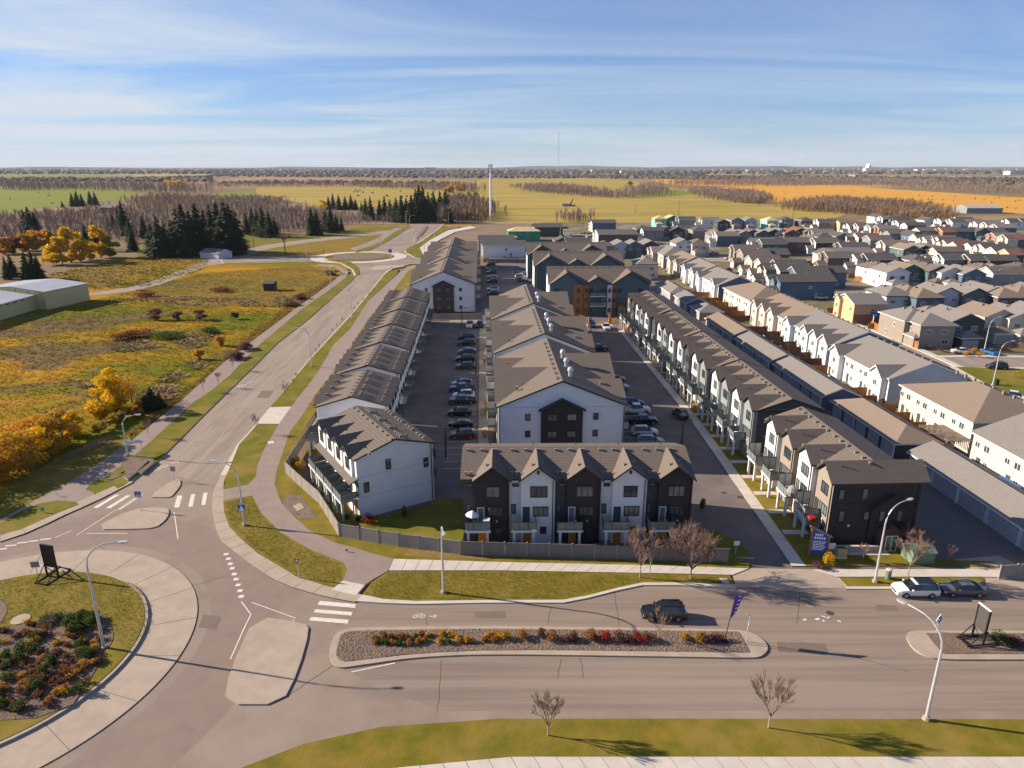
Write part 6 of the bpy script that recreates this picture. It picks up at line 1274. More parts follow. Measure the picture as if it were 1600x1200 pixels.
# ============================================================ VEHICLES
def make_car(kind, paint_m, label, loc, rz, group=None):
    t = thing('parked_car', label, 'car', loc, rz, group)
    # stations along the length: x, half width at sill, belt height, roof height, half roof width, cabin flag (0 body, 1 glass)
    if kind == 'suv': S = [(-2.3, .72, .78, .82, .5), (-2.25, .86, .95, 1.0, .6), (-2.0, .92, 1.02, 1.50, .60), (-1.6, .93, 1.02, 1.66, .66), (-.2, .93, 1.02, 1.70, .68), (.45, .93, 1.00, 1.58, .64), (1.15, .92, .98, 1.06, .66), (1.95, .89, .88, .94, .62), (2.25, .78, .74, .80, .5), (2.32, .66, .55, .6, .4)]; cab = (2, 6); wb = (-1.35, 1.42); r_ = .36
    elif kind == 'sedan': S = [(-2.35, .70, .80, .84, .5), (-2.25, .84, .92, .98, .6), (-1.75, .89, .96, 1.06, .62), (-.95, .90, .95, 1.38, .58), (-.1, .90, .94, 1.44, .60), (.45, .90, .92, 1.34, .57), (1.15, .89, .90, .98, .62), (1.95, .86, .80, .86, .6), (2.28, .74, .66, .70, .45), (2.34, .62, .5, .54, .4)]; cab = (2, 6); wb = (-1.4, 1.42); r_ = .33
    elif kind == 'pickup': S = [(-2.8, .90, 1.06, 1.08, .86), (-2.75, .95, 1.1, 1.12, .88), (-1.0, .96, 1.12, 1.14, .88), (-.95, .96, 1.12, 1.45, .66), (-.75, .96, 1.12, 1.84, .70), (.7, .96, 1.12, 1.84, .70), (1.3, .96, 1.10, 1.18, .74), (2.3, .94, 1.06, 1.12, .72), (2.62, .86, .9, .95, .6), (2.68, .76, .65, .7, .5)]; cab = (3, 6); wb = (-1.75, 1.75); r_ = .41
    else: S = [(-2.7, .88, 1.1, 2.0, .8), (-2.68, .95, 1.15, 2.25, .84), (.9, .96, 1.15, 2.3, .84), (1.5, .95, 1.15, 2.1, .74), (2.1, .92, 1.1, 1.25, .74), (2.6, .84, .85, .95, .6), (2.68, .74, .6, .66, .5)]; cab = (2, 4); wb = (-1.7, 1.75); r_ = .38
    body, gl = MB(), MB(); zb = .28
    def ring(s): x_, w_, zbelt, zr, wr = s; return [(x_, -w_ * .9, zb), (x_, -w_, zb + .3), (x_, -w_ * .98, zbelt), (x_, -wr, zr), (x_, wr, zr), (x_, w_ * .98, zbelt), (x_, w_, zb + .3), (x_, w_ * .9, zb)]
    rings = [ring(s) for s in S]
    for i in range(len(S) - 1):
        a, b = rings[i], rings[i + 1]
        for k in range(8):
            k2 = (k + 1) % 8; q = [a[k], b[k], b[k2], a[k2]]
            glass = cab[0] <= i < cab[1] and (k in (2, 4) or (k == 3 and (i == cab[0] and kind != 'van' or i == cab[1] - 1)))
            (gl if glass else body).face(q)
    body.face(rings[0][::-1]); body.face(rings[-1])
    for p_ in (fixn(body.build('body', [paint_m], t)), fixn(gl.build('windows', [car_glass], t))): p_.data.polygons.foreach_set('use_smooth', [True] * len(p_.data.polygons))
    if kind == 'pickup': mb = MB(); mb.box(-2.68, -.78, 1.0, -1.05, .78, 1.145); mb.build('load_bed', [black_m], t)
    if kind == 'suv':
        for sy in (-.6, .6): mb = MB(); mb.box(-1.7, sy - .03, 1.68, .2, sy + .03, 1.75); mb.build('roof_rail', [frame_blk], t)
    for wx in wb:
        for sy in (-1, 1):
            mb = MB(); mb.tube([(0, -.11, 0), (0, .11, 0)], r_, 14); wh = mb.build('tyre', [tyre_m], t, (wx, sy * (S[2][1] - .07), r_)); mb = MB(); mb.tube([(0, -.118, 0), (0, .118, 0)], r_ * .62, 10); mb.build('rim', [rim_m], wh)
    xf, xr = S[-2][0], S[0][0]
    for sy in (-1, 1):
        mb = MB(); mb.box(xf - .3, -.2, 0, xf + .02, .2, .12); mb.build('headlight', [lamp_glass], t, (0, sy * .60, S[-2][2] - .12)); mb = MB(); mb.box(xr - .03, -.16, 0, xr + .12, .16, .2); mb.build('tail_light', [red_lens], t, (0, sy * .66, S[1][2] - .22))
        mb = MB(); mb.box(0, -.1, 0, .16, .1, .14); mb.build('mirror', [paint_m], t, (.75 if kind != 'van' else 1.6, sy * 1.02, S[2][2] if kind != 'van' else 1.2))
    mb = MB(); mb.box(xf - .02, -.5, .42, xf + .1, .5, .62); mb.build('grille', [frame_blk], t)
    return t
protos = {}
def car(kind, colour, u, v, ang, label, group=None, xy=None):
    x, y = xy or G(u, v, .5); key = (kind, colour)
    if key not in protos: protos[key] = make_car(kind, CARP[colour], label, (x, y, .02), R(ang), group); reg(protos[key]); return protos[key]
    c = copy_thing(protos[key], (x, y, .02), R(ang), label)
    if group: c['group'] = group
    elif 'group' in c.keys(): del c['group']
    return c
car('suv', 'black', 1037, 958, 180, 'black SUV driving left behind the small bare tree of the median')
wc = make_car('suv', CARP['white'], 'white compact SUV with a black roof parked at the kerb', (*G(1430, 922, .5), .02), R(179))
mb = MB(); mb.box(-1.75, -.62, 1.655, .15, .62, 1.715); mb.build('black_roof', [CARP['black']], wc)
car('sedan', 'grey', 1503, 921, 178, 'dark grey sedan parked behind the white SUV at the kerb')
car('suv', 'darkgrey', 1063, 647, 96, 'dark SUV driving up the east lane')
wl = [('pickup', 'white', 734, 508, -92, 'white pickup facing the viewer at the top of the west lot'), ('pickup', 'black', 750, 508, -92, 'black pickup beside the white one at the top of the west lot'), ('pickup', 'white', 947, 512, -90, 'white pickup with headlights toward the viewer by the orange posts'), ('suv', 'blue', 925, 508, -90, 'blue car half hidden beside the white pickup')]
for a in wl: car(*a)
left = [('suv', 'blue', 729, 527), ('suv', 'darkgrey', 729, 536), ('sedan', 'grey', 730, 549), ('suv', 'black', 727, 561), ('suv', 'blue', 727, 573), ('suv', 'silver', 722, 600), ('pickup', 'blue', 722, 608), ('suv', 'white', 724, 618), ('pickup', 'darkgrey', 722, 627), ('suv', 'black', 718, 645), ('sedan', 'black', 719, 663), ('suv', 'red', 723, 680)]
for i, (k_, c_, u, v) in enumerate(left):
    car(k_, c_, u, v, 182 + (i % 3), '%s %s, %s from the top of the parked line in the west lot' % (c_.replace('darkgrey', 'dark grey'), k_, ORD[i]) if c_ != 'red' else 'dark red SUV, nearest of the parked line in the west lot', 'cars parked in the west lot')
up = [('sedan', 'silver', 767, 409), ('suv', 'blue', 767, 414), ('suv', 'silver', 768, 420), ('suv', 'darkgrey', 768, 426), ('sedan', 'silver', 769, 433), ('suv', 'black', 769, 440), ('suv', 'white', 770, 452), ('suv', 'blue', 770, 459)]
for i, (k_, c_, u, v) in enumerate(up): car(k_, c_, u, v, 182, '%s %s, %s from the top of the left line in the upper lot' % (c_.replace('darkgrey', 'dark grey'), k_, ORD[i]), 'cars parked in the upper lot')
for i, (k_, c_, u, v) in enumerate([('suv', 'silver', 809, 428), ('suv', 'white', 813, 433), ('suv', 'blue', 816, 438), ('suv', 'grey', 838, 450)]): car(k_, c_, u, v, 2, '%s %s, %s from the top of the right line in the upper lot' % (c_, k_, ORD[i]), 'cars parked in the upper lot')
for i, (k_, c_, u, v) in enumerate([('pickup', 'darkgrey', 934, 545), ('suv', 'black', 940, 566), ('sedan', 'grey', 960, 592), ('suv', 'silver', 966, 605), ('suv', 'blue', 988, 630), ('pickup', 'white', 994, 641), ('pickup', 'black', 1004, 658), ('suv', 'white', 1007, 675), ('suv', 'silver', 1016, 690)]):
    car(k_, c_, u, v, 2, '%s %s, %s from the top along the lane side of the middle apartments' % (c_.replace('darkgrey', 'dark grey'), k_, ORD[i]), 'cars parked beside the east lane')
for k_, c_, u, v, a, lb in [('pickup', 'white', 1583, 621, -35, 'white pickup parked on the corner street at the right edge'), ('suv', 'darkgrey', 1557, 573, 178, 'dark SUV crossing the corner junction'), ('sedan', 'white', 1502, 549, 165, 'white sedan on the driveway of the taupe house'), ('sedan', 'brightblue', 1546, 550, 95, 'bright blue car under a cover on the driveway by the rust shrubs'),
        ('sedan', 'black', 1157, 427, 175, 'black sedan left of a white van by the street of houses'), ('suv', 'white', 1163, 431, 175, 'white car beside the black sedan by the street of houses'), ('suv', 'white', 1232, 449, 178, 'white SUV parked before the pale corner lawn'), ('suv', 'grey', 1202, 452, 178, 'grey SUV in front of the brown garages'), ('suv', 'blue', 1181, 443, 170, 'blue SUV by the cream garages'), ('sedan', 'white', 1282, 465, 176, 'long white sedan left of the yellow house'),
        ('pickup', 'silver', 1114, 396, 178, 'silver pickup in the street by the brick porch'), ('suv', 'white', 1139, 404, 178, 'white SUV below the brown houses'), ('van', 'white', 889, 370, 0, 'white van at the building site'), ('suv', 'red', 1136, 423, 178, 'dark red SUV on a driveway by the brick porch'), ('suv', 'silver', 1024, 461, 0, 'pale car parked at the far end of the east townhouses'),
        ('suv', 'black', 1497, 762, 92, 'black SUV inside the open carport of the nearest garages'), ('sedan', 'grey', 1527, 779, 92, 'grey car in the open carport of the nearest garages'), ('pickup', 'grey', 905, 377, 20, 'grey pickup among the building site stacks')]:
    car(k_, c_, u, v, a, lb)
# lumber and heaps at the building site
rs = random.Random(11)
for i, (u, v, m_, lb) in enumerate([(925, 371, concrete, 'pale heap of stone at the building site'), (915, 366, bare_soil, 'brown heap of soil at the building site'), (880, 357, wood_panel, 'long orange stack of lumber behind the white houses'), (905, 393, raw_ply, 'stack of plywood near the apartment roofs')]):
    x, y = G(u, v); t = thing('material_heap' if i < 2 else 'lumber_stack', lb, 'heap' if i < 2 else 'lumber stack', (x, y, 0)); mb = MB()
    if i < 2:
        for k in range(26): a, b, s_ = rs.uniform(-4, 4), rs.uniform(-2, 2), rs.uniform(.4, 1.1); mb.tube([(a, b, -.2), (a + rs.uniform(-.3, .3), b, s_ * 1.4)], [s_, s_ * .4], 5)
        mb.build('stones', [m_], t)
    else: mb.box(-4, -1, 0, 4, 1, 1.0); mb.build('boards', [m_], t); mb = MB(); mb.box(-3, -.9, 1.0, 3, .9, 1.6); mb.build('boards', [m_], t)
# orange gate posts and hoarding by the lane's end
for i, (u, v, lb) in enumerate([(921, 510, 'left orange timber gate post at the lane end'), (953, 505, 'right orange timber gate post at the lane end')]):
    x, y = G(u, v); t = thing('gate_post', lb, 'post', (x, y, 0)); mb = MB(); mb.ext([(-.5, 0), (.5, 0), (.3, 2.6), (-.3, 2.9)], 'y', -.3, .3); fixn(mb.build('frame', [door_orange], t).data)
# hay bales
rb = random.Random(3); bm = MB(); bm.tube([(-.8, 0, .8), (.8, 0, .8)], .85, 8); bme = bm.mesh('hay_bale', [mat('hay', (0.30, 0.19, 0.07), (0.16, 0.1, 0.05), scale=2)]); 
for i in range(64):
    u, v = (rb.uniform(1215, 1600), rb.uniform(297, 329)) if i < 44 else ((rb.uniform(10, 225), rb.uniform(296, 322)) if i < 52 else (rb.uniform(540, 640), rb.uniform(297, 308)))
    if i < 44 and v < 291 + (u - 1215) * .05: v += 10
    x, y = G(u, v); lb = 'round hay bale in the orange field on the right' if i < 44 else ('round hay bale in the green field on the left' if i < 52 else 'dark hay bale in the gold field beyond the spruces')
    o = link('hay_bale', bme, None, (x, y, -.3), rb.uniform(0, 3), label=lb, category='hay bale', group=['bales in the orange field', 'bales in the green field', 'bales beyond the spruces'][0 if i < 44 else (1 if i < 52 else 2)])
    if i >= 52: o.scale = (2, 2, 1.4)
x, y = G(890, 322, 0); t = thing('derelict_machine', 'rusted farm machine lying in the gold field', 'machine', (x, y, -.3)); mb = MB(); mb.box(-9, -2, 0, 0, 2, 3.2); mb.box(1, -1, 0, 7, 1, 2); mb.build('hull', [grey_m], t); mb = MB(); mb.tube([(0, 0, 0), (4, 0, 9)], [1.2, .5], 5); mb.build('boom', [bark], t)

# ============================================================ VEGETATION
def rot3(v, ax, a): return Matrix.Rotation(a, 3, ax) @ v
def branch_geo(seed, h, spread, depth=4, r0=.12, n0=5, ratio=.68, twig=.02, up=.25, trunk=.25, kids=(3, 4)):
    """bare tree: trunk, limbs and twigs as tapered 3-sided tubes -> (V,F)"""
    rr = random.Random(seed); V, F = [], []
    def seg(a, b, ra, rb_):
        d = (b - a).normalized(); e = d.cross(Vector((.3, .5, .81))).normalized(); f = d.cross(e); n = len(V)
        for c_, r_ in ((a, ra), (b, rb_)):
            for k in range(3): t = k * 2.0944; V.append(tuple(c_ + (e * math.cos(t) + f * math.sin(t)) * r_))
        for k in range(3): k2 = (k + 1) % 3; F.append((n + k, n + k2, n + 3 + k2, n + 3 + k))
    def grow(p, d, L_, r_, lvl):
        bend = Vector((rr.uniform(-1, 1), rr.uniform(-1, 1), rr.uniform(-.2, .8))) * .16
        q = p + d * L_ * .55; d2 = (d + bend).normalized(); e = q + d2 * L_ * .45
        seg(p, q, r_, r_ * .78); seg(q, e, r_ * .78, r_ * .55)
        if lvl <= 0: return
        for _ in range(rr.randint(*kids)):
            ax = Vector((rr.uniform(-1, 1), rr.uniform(-1, 1), rr.uniform(-1, 1))).normalized(); nd = rot3(d2, ax, rr.uniform(.25, spread)); nd = (nd + Vector((0, 0, up))).normalized()
            st = p.lerp(e, rr.uniform(.45, 1.0)); grow(st, nd, L_ * rr.uniform(ratio - .12, ratio + .1), max(twig, r_ * .55), lvl - 1)
    top = Vector((0, 0, h * trunk)); seg(Vector((0, 0, -.1)), top, r0, r0 * .85); nt_ = len(F)
    for k in range(n0):
        a = 2 * math.pi * k / n0 + rr.uniform(-.4, .4); d = Vector((math.cos(a) * spread * .75, math.sin(a) * spread * .75, 1)).normalized(); grow(top - Vector((0, 0, rr.uniform(0, h * .06))), d, h * .30, r0 * .55, depth)
    return np.array(V, np.float32), np.array(F, np.int32), nt_
def bare_tree(x, y, z, h, label, seed=1, tm=twig_m, bm_=bark_pale, group=None, spread=.6, depth=4, r0=None, name='bare_tree', twig=.022, trunk=.25, n0=5, kids=(3, 4)):
    V, F, n = branch_geo(seed, h, spread, depth, r0 or h * .02, n0=n0, twig=twig, trunk=trunk, kids=kids); t = thing(name, label, 'tree', (x, y, z), 0, group)
    np_mesh('trunk', V[:6], F[:3], bm_, t); np_mesh('crown', V, F[3:], tm, t); return t
def leaf_cloud(rr, n, fn, s0, s1, flat=.0):
    """n leaf-clump quads placed by fn() -> (pos, outward normal)"""
    P = np.zeros((n, 3)); V = np.zeros((n * 4, 3), np.float32)
    for i in range(n):
        p, nd = fn(); a = Vector((rr.gauss(0, 1), rr.gauss(0, 1), rr.gauss(0, 1))); nn = (nd + a * .7).normalized(); e = nn.cross(Vector((rr.random(), rr.random(), .4))).normalized(); f = nn.cross(e); s = rr.uniform(s0, s1)
        for k, (q, w_) in enumerate(((-1, -.6), (1, -.5), (.7, .7), (-.8, .6))): V[i * 4 + k] = p + e * q * s * .5 + f * w_ * s * .6
    return V, np.arange(n * 4, dtype=np.int32).reshape(n, 4)
def blob_fn(rr, blobs):
    def fn():
        c_, r_ = rr.choice(blobs); d = Vector((rr.gauss(0, 1), rr.gauss(0, 1), rr.gauss(0, 1))).normalized(); q = rr.random() ** .35
        return Vector(c_) + Vector((d.x * r_[0], d.y * r_[1], d.z * r_[2])) * q, d
    return fn
def leafy_tree(x, y, z, h, wd, m_, label, seed=1, n=1500, s=(.3, .6), group=None, name='leafy_tree', cat='tree', base=.12, bm_=bark):
    rr = random.Random(seed); t = thing(name, label, cat, (x, y, z), 0, group); bl = []
    for k in range(13):
        zz = rr.uniform(base + .1, .92); wr = math.sin(min(1, (zz - base) / (1 - base) * 1.15) * math.pi * .82) ** .6
        bl.append(((rr.uniform(-1, 1) * wd * .30 * wr, rr.uniform(-1, 1) * wd * .30 * wr, zz * h), (wd * .24 * (.5 + wr * .6), wd * .24 * (.5 + wr * .6), h * .12)))
    V, F = leaf_cloud(rr, n, blob_fn(rr, bl), *s); np_mesh('crown', V, F, m_, t)
    mb = MB(); mb.tube([(0, 0, 0), (.1, 0, h * .4), (0, .1, h * .85)], [h * .018 + .04, h * .012 + .02, .02], 6)
    for k in range(5):
        a = k * 1.26; mb.tube([(0, 0, h * (.25 + .08 * k)), (math.cos(a) * wd * .3, math.sin(a) * wd * .3, h * (.45 + .1 * k))], [h * .009 + .02, .015], 4)
    mb.build('trunk', [bm_], t); return t
# spruces: tiers of drooping sprays, three shapes shared by all copies
def spruce_mesh(seed, m_):
    rr = random.Random(seed); V, F = [], []
    for lv in range(24):
        q = lv / 23; z = .07 + .90 * q; rad = (.27 * (1 - q) ** .72 + .02) * (1 + .16 * math.sin(lv * 2.1 + seed)); nb = max(4, int(15 * (1 - q) + 4)); ph = rr.random() * 6
        for k in range(nb):
            a = ph + 2 * math.pi * k / nb + rr.uniform(-.2, .2); r_ = rad * rr.uniform(.5, 1.3); dz = rr.uniform(-.03, .03); w_ = .035 + .04 * (1 - q); c_, s = math.cos(a), math.sin(a); n = len(V)
            V += [(c_ * .01, s * .01, z + dz + .02), (c_ * r_ * .55 - s * w_, s * r_ * .55 + c_ * w_, z + dz - .012), (c_ * r_, s * r_, z + dz - .05 * (1 - q) - .012), (c_ * r_ * .55 + s * w_, s * r_ * .55 - c_ * w_, z + dz - .012), (c_ * r_ * .5, s * r_ * .5, z + dz + .018)]
            F += [(n, n + 1, n + 4), (n + 1, n + 2, n + 4), (n + 2, n + 3, n + 4), (n + 3, n, n + 4)]
    me = bpy.data.meshes.new('crown'); me.from_pydata(V, [], F); me.materials.append(m_); me.update(); return me
SP = [spruce_mesh(s, m_) for s, m_ in ((1, spruce_m), (2, spruce_m), (3, spruce_m2), (4, spruce_m))]
tmb = MB(); tmb.tube([(0, 0, 0), (0, 0, .95)], [.02, .004], 6); TR = tmb.mesh('trunk', [bark])
rsp = random.Random(17)
def spruce(u, v, top, label, wf=1.0, group='dark spruces by the farm track'):
    x, y = G(u, v, -.2); s_ = (y * _c + 35 * _s) / FPX; h = (v - top) * s_ * 1.06; wf *= 0.98; i = rsp.randrange(4)
    t = thing('spruce', label, 'tree', (x, y, -.25), rsp.uniform(0, 6), group); wf *= rsp.uniform(.9, 1.25)
    c_ = link('crown', SP[i], t); c_.scale = (h * wf, h * wf, h); k = link('trunk', TR, t); k.scale = (h, h, h); return t
groups = [('the cluster by the white shed', 'spruce cluster by the white shed', [(240, 398, 352), (252, 402, 343), (262, 401, 350), (272, 399, 346), (283, 399, 332), (292, 401, 324), (302, 397, 334), (312, 394, 322), (324, 393, 332), (334, 395, 326), (345, 394, 322), (357, 399, 320), (365, 398, 326), (373, 393, 334)]),
 ('the clump behind the yellow poplars', 'spruces behind the yellow poplars', [(226, 372, 340), (205, 380, 344), (196, 368, 318), (188, 362, 328), (178, 358, 334), (170, 362, 340), (150, 392, 350), (136, 388, 352), (208, 392, 360)]),
 ('the group by the red farmhouse', 'spruces by the farmhouse', [(114, 323, 303), (122, 323, 300), (129, 322, 304), (142, 320, 300), (150, 321, 301), (98, 324, 314)]),
 ('the group at the left edge above the barn', 'spruces on the left edge', [(42, 366, 330), (50, 367, 326), (58, 366, 334), (12, 436, 402), (20, 432, 398), (44, 436, 396), (54, 434, 392), (62, 436, 400)]),
 ('the group at the bend of the farm lane', 'spruces at the lane bend', [(386, 366, 334), (396, 364, 326), (404, 368, 330), (412, 370, 328), (422, 371, 332), (430, 366, 340), (488, 368, 326), (496, 367, 330), (510, 362, 330), (518, 364, 326), (526, 361, 336), (534, 360, 340)]),
 ('the line before the gold field', 'spruces before the gold field', [(514, 328, 308), (521, 327, 304), (530, 328, 306), (540, 328, 308), (549, 327, 306), (556, 328, 312), (565, 330, 316), (572, 343, 312), (580, 344, 310), (594, 343, 314), (602, 344, 309), (610, 345, 314), (620, 347, 312), (628, 348, 308), (636, 348, 312), (644, 348, 307), (651, 348, 300), (656, 348, 294), (662, 347, 296), (670, 348, 304), (678, 346, 303), (688, 340, 302), (697, 341, 299), (640, 349, 318), (704, 349, 326)])]
for desc, grp, L_ in groups:
    L_ = sorted(L_)
    for i, (u, v, tp) in enumerate(L_): spruce(u, v, tp, 'spruce, %s from left in %s' % (ORD[i], desc), group=grp)
spruce(238, 640, 604, 'broad dark spruce beside the rust bush on the west path', 1.5, None); spruce(250, 637, 612, 'smaller dark spruce overhanging the west path', 1.5, None); spruce(228, 640, 616, 'low dark spruce left of the broad one on the west path', 1.5, None)
# poplars and willows
def lt(u, v, h, wd, m_, lab, seed, n=1400, s=(.35, .75), group=None, z=-.25, **kw):
    x, y = G(u, v, z); return leafy_tree(x, y, z, h, wd, m_, lab, seed, n, s, group, **kw)
for i, (u, v, h, wd, m_, lb) in enumerate([(84, 414, 10, 11, yellow_leaf, 'low round yellow tree, leftmost of the bright clump behind the barn'), (98, 413, 13, 8, yellow_leaf, 'golden tree second in the bright clump behind the barn'), (112, 410, 17, 9, yellow_leaf, 'tall golden poplar in the middle of the bright clump'), (127, 409, 16, 9, yellow_leaf, 'tall golden poplar right of the tallest in the bright clump'), (140, 406, 12, 9, yellow_leaf, 'rounded golden tree in the bright clump before the spruces'), (158, 403, 17, 9, yellow_leaf, 'separate tall yellow poplar between spruces'), (172, 402, 12, 9, yg_leaf, 'yellow-green tree right of the separate poplar'),
    (40, 392, 10, 10, orange_leaf, 'orange tree at the left edge behind the barn'), (58, 391, 12, 11, orange_leaf, 'faded orange tree left of the golden clump'), (76, 389, 11, 11, orange_leaf, 'faded orange tree just behind the golden clump'), (8, 398, 9, 12, orange_leaf, 'dull orange tree at the very left edge'), (22, 396, 9, 10, rust_leaf, 'rusty tree at the left edge behind the barn'),
    (505, 331, 12, 9, yellow_leaf, 'yellow tree at the left end of the spruce line'), (268, 293, 17, 34, yellow_leaf, 'far yellow grove in the green field'), (283, 293, 15, 26, yellow_leaf, 'smaller yellow grove right of the far one'), (702, 301, 12, 24, orange_leaf, 'orange-brown tree beyond the spruces'), (720, 299, 14, 26, orange_leaf, 'second orange-brown tree beyond the spruces'), (984, 291, 12, 16, yg_leaf, 'yellow poplar standing in the bare wood'), (1146, 284, 20, 18, yg_leaf, 'lone yellow-green tree on the skyline field'), (1155, 284, 18, 8, green_leaf, 'small dark tree beside the lone yellow one on the skyline')]):
    lt(u, v, h, wd, m_, lb, 40 + i, 2200 if v > 380 else 700, (.5, 1.1) if v > 330 else (1.2, 2.8), base=.0)
lt(160, 652, 7.5, 5.5, yellow_leaf, 'bright yellow poplar in the meadow, left of the pair', 71, 3800, (.18, .42), base=-.05); lt(178, 640, 8.6, 6.0, yellow_leaf, 'taller bright yellow poplar of the pair in the meadow', 72, 4200, (.18, .42), base=-.05)
lt(206, 628, 6.5, 7, gold_leaf, 'thin golden bush behind the bright poplars', 73, 900, (.15, .3)); lt(192, 632, 6.5, 5, orange_leaf, 'orange poplar just right of the bright pair', 74, 900, (.15, .3))
for i, (u, v, h, wd, m_) in enumerate(sorted([(-40, 760, 5.5, 8, 1), (0, 750, 6, 7, 2), (30, 738, 7, 7, 1), (55, 725, 7, 6.5, 0), (80, 712, 6.5, 6, 1), (100, 698, 6.5, 6, 1), (118, 682, 5, 4.5, 0), (20, 720, 6, 8, 2), (-30, 715, 6, 8, 1), (60, 700, 6, 8, 2), (-70, 790, 6, 8, 1), (-110, 770, 6, 9, 2)])):
    m_ = [yellow_leaf, gold_leaf, orange_leaf][m_]
    lt(u, v, h, wd, m_, 'tall gold-orange shrub, %s from the left in the thicket above the path' % ORD[i], 90 + i, 4200, (.13, .32), 'golden thicket at the left edge', base=-.1)
for i, (u, v, h, wd, m_, lb) in enumerate([(218, 641, 2.2, 3.0, orange_leaf, 'rust orange bush at the foot of the broad spruce'), (213, 650, 1.8, 2.4, rust_leaf, 'low rust bush left of the broad spruce')]): lt(u, v, h, wd, m_, lb, 120 + i, 900, (.12, .25), None, K, name='bush', cat='bush', base=.02)
for i, (u, v) in enumerate([(152, 677), (160, 672), (168, 667), (176, 662), (184, 657), (192, 652), (200, 647)]):
    lt(u, v, 1.5, 2.2, dry_grass if i % 3 else gold_leaf, 'tuft of tall golden grass, %s from the left above the west path' % ORD[i], 130 + i, 700, (.1, .35), 'golden grasses by the west path', K, name='ornamental_grass', cat='plant', base=.02)
for i, (u, v, h, wd, m_, lb) in enumerate([(243, 500, 3.6, 5.0, maroon_leaf, 'leftmost round purple bush in the meadow'), (277, 500, 2.8, 3.6, maroon_leaf, 'second round purple bush in the meadow'), (313, 500, 3.2, 4.2, maroon_leaf, 'third round purple bush in the meadow'), (367, 499, 2.2, 2.6, green_leaf, 'small green bush right of the purple ones'), (368, 562, 2.2, 5, maroon_leaf, 'purple thicket beside the west path, nearer'), (382, 548, 2.2, 5, maroon_leaf, 'purple thicket beside the west path, middle'), (455, 478, 2.4, 6, maroon_leaf, 'purple thicket beside the west path, by the third lamp'), (470, 468, 2.2, 5, maroon_leaf, 'purple thicket beside the path, farther'), (518, 430, 2.2, 7, maroon_leaf, 'purple thicket near the far roundabout'), (345, 540, 3, 3, orange_leaf, 'small orange sapling by the west path'), (312, 562, 2.5, 2.6, orange_leaf, 'small orange shrub in the meadow by the west path'),
    (190, 530, 1.8, 8, rust_leaf, 'low brown scrub mound in the meadow, left'), (215, 527, 1.8, 9, rust_leaf, 'low brown scrub mound in the meadow, middle'), (265, 528, 1.8, 8, green_leaf, 'dark low scrub in the meadow, right'), (330, 520, 1.4, 7, green_leaf, 'dark green scrub at the right of the meadow'), (345, 455, 2, 10, rust_leaf, 'dry thicket on the meadow ditch, left'), (225, 464, 2.4, 9, rust_leaf, 'scrub at the end of the barn track')]):
    lt(u, v, h, wd, m_, lb, 150 + i, 1100, (.18, .42), None, -.2, name='bush', cat='bush', base=.02)
# young street trees and staked saplings
bare_tree(*G(1079, 904, K), K, 7.6, 'large many-stemmed bare tree beside the driveway, a few yellow leaves left', 3, spread=1.0, depth=4, r0=.11, twig=.016, kids=(4, 4), trunk=.20, n0=10)
bare_tree(*G(1000, 902, K), K, 6.4, 'smaller bare tree beside the driveway tree, in front of the dark fence', 5, spread=.75, depth=4, r0=.09, twig=.015, kids=(3, 4), trunk=.28, n0=9)
bare_tree(*G(1418, 905, K), K, 5.6, 'bare tree behind the parked white SUV', 7, spread=.7, depth=4, r0=.08, twig=.014, kids=(3, 4), trunk=.32, n0=6)
bare_tree(*G(1424, 865, K), K, 4.2, 'rosy bare tree against the charcoal end wall', 9, tm=mat('rosy_twigs', (0.30, 0.17, 0.15), (0.2, 0.11, 0.10), scale=2), spread=.75, depth=4, twig=.013, kids=(4, 4), n0=7)
bare_tree(*G(1029, 1001, K), K, 3.9, 'small bare tree growing in the long median', 11, spread=.7, depth=3, r0=.06, twig=.014, kids=(3, 4), trunk=.3, n0=4)
bare_tree(*G(1482, 878, K), K, 2.3, 'small reddish bare tree by the alley mouth', 13, tm=MATS['rosy_twigs'], spread=.6, depth=3, r0=.04, twig=.012, trunk=.35)
bare_tree(*G(1348, 877, K), K, 2.4, 'small reddish bare tree left of the green enclosure', 14, tm=MATS['rosy_twigs'], spread=.6, depth=3, r0=.04, twig=.012, trunk=.35)
bare_tree(*G(80, 990, .3), .3, 3.0, 'white-stemmed bare sapling in the roundabout bed', 15, tm=bark_pale, spread=.5, depth=3, r0=.05, twig=.014, trunk=.2)
bare_tree(21.5, 46.6, K, 5.6, 'bare tree whose top shows at the bottom edge of the street', 17, spread=.6, depth=4, r0=.08, twig=.014); bare_tree(3.0, 45.8, K, 4.6, 'bare tree on the lower verge, left of the other', 18, spread=.6, depth=4, r0=.08, twig=.014)
for i, (u, v, h, lb) in enumerate([(448, 628, 4.5, 'staked young tree with dry leaves on the east verge'), (402, 678, 4.0, 'thin sapling at the road edge below the pale driveway'), (232, 683, 3.4, 'thin sapling on the west verge by the planter'), (342, 604, 3.6, 'thin sapling on the west verge'), (318, 612, 3.2, 'second thin sapling on the west verge'), (364, 578, 3.4, 'third thin sapling on the west verge'), (446, 392, 11, 'bare poplar beside the power pole'), (506, 400, 4, 'small bare tree on the bank'), (593, 376, 3, 'sapling on the bank west of the far road')]):
    x, y = G(u, v, K); bare_tree(x, y, K if v > 420 else -.2, h, lb, 60 + i, spread=.45, depth=3, r0=.04 if h < 8 else .12, twig=.012 if h < 8 else .05, trunk=.3)
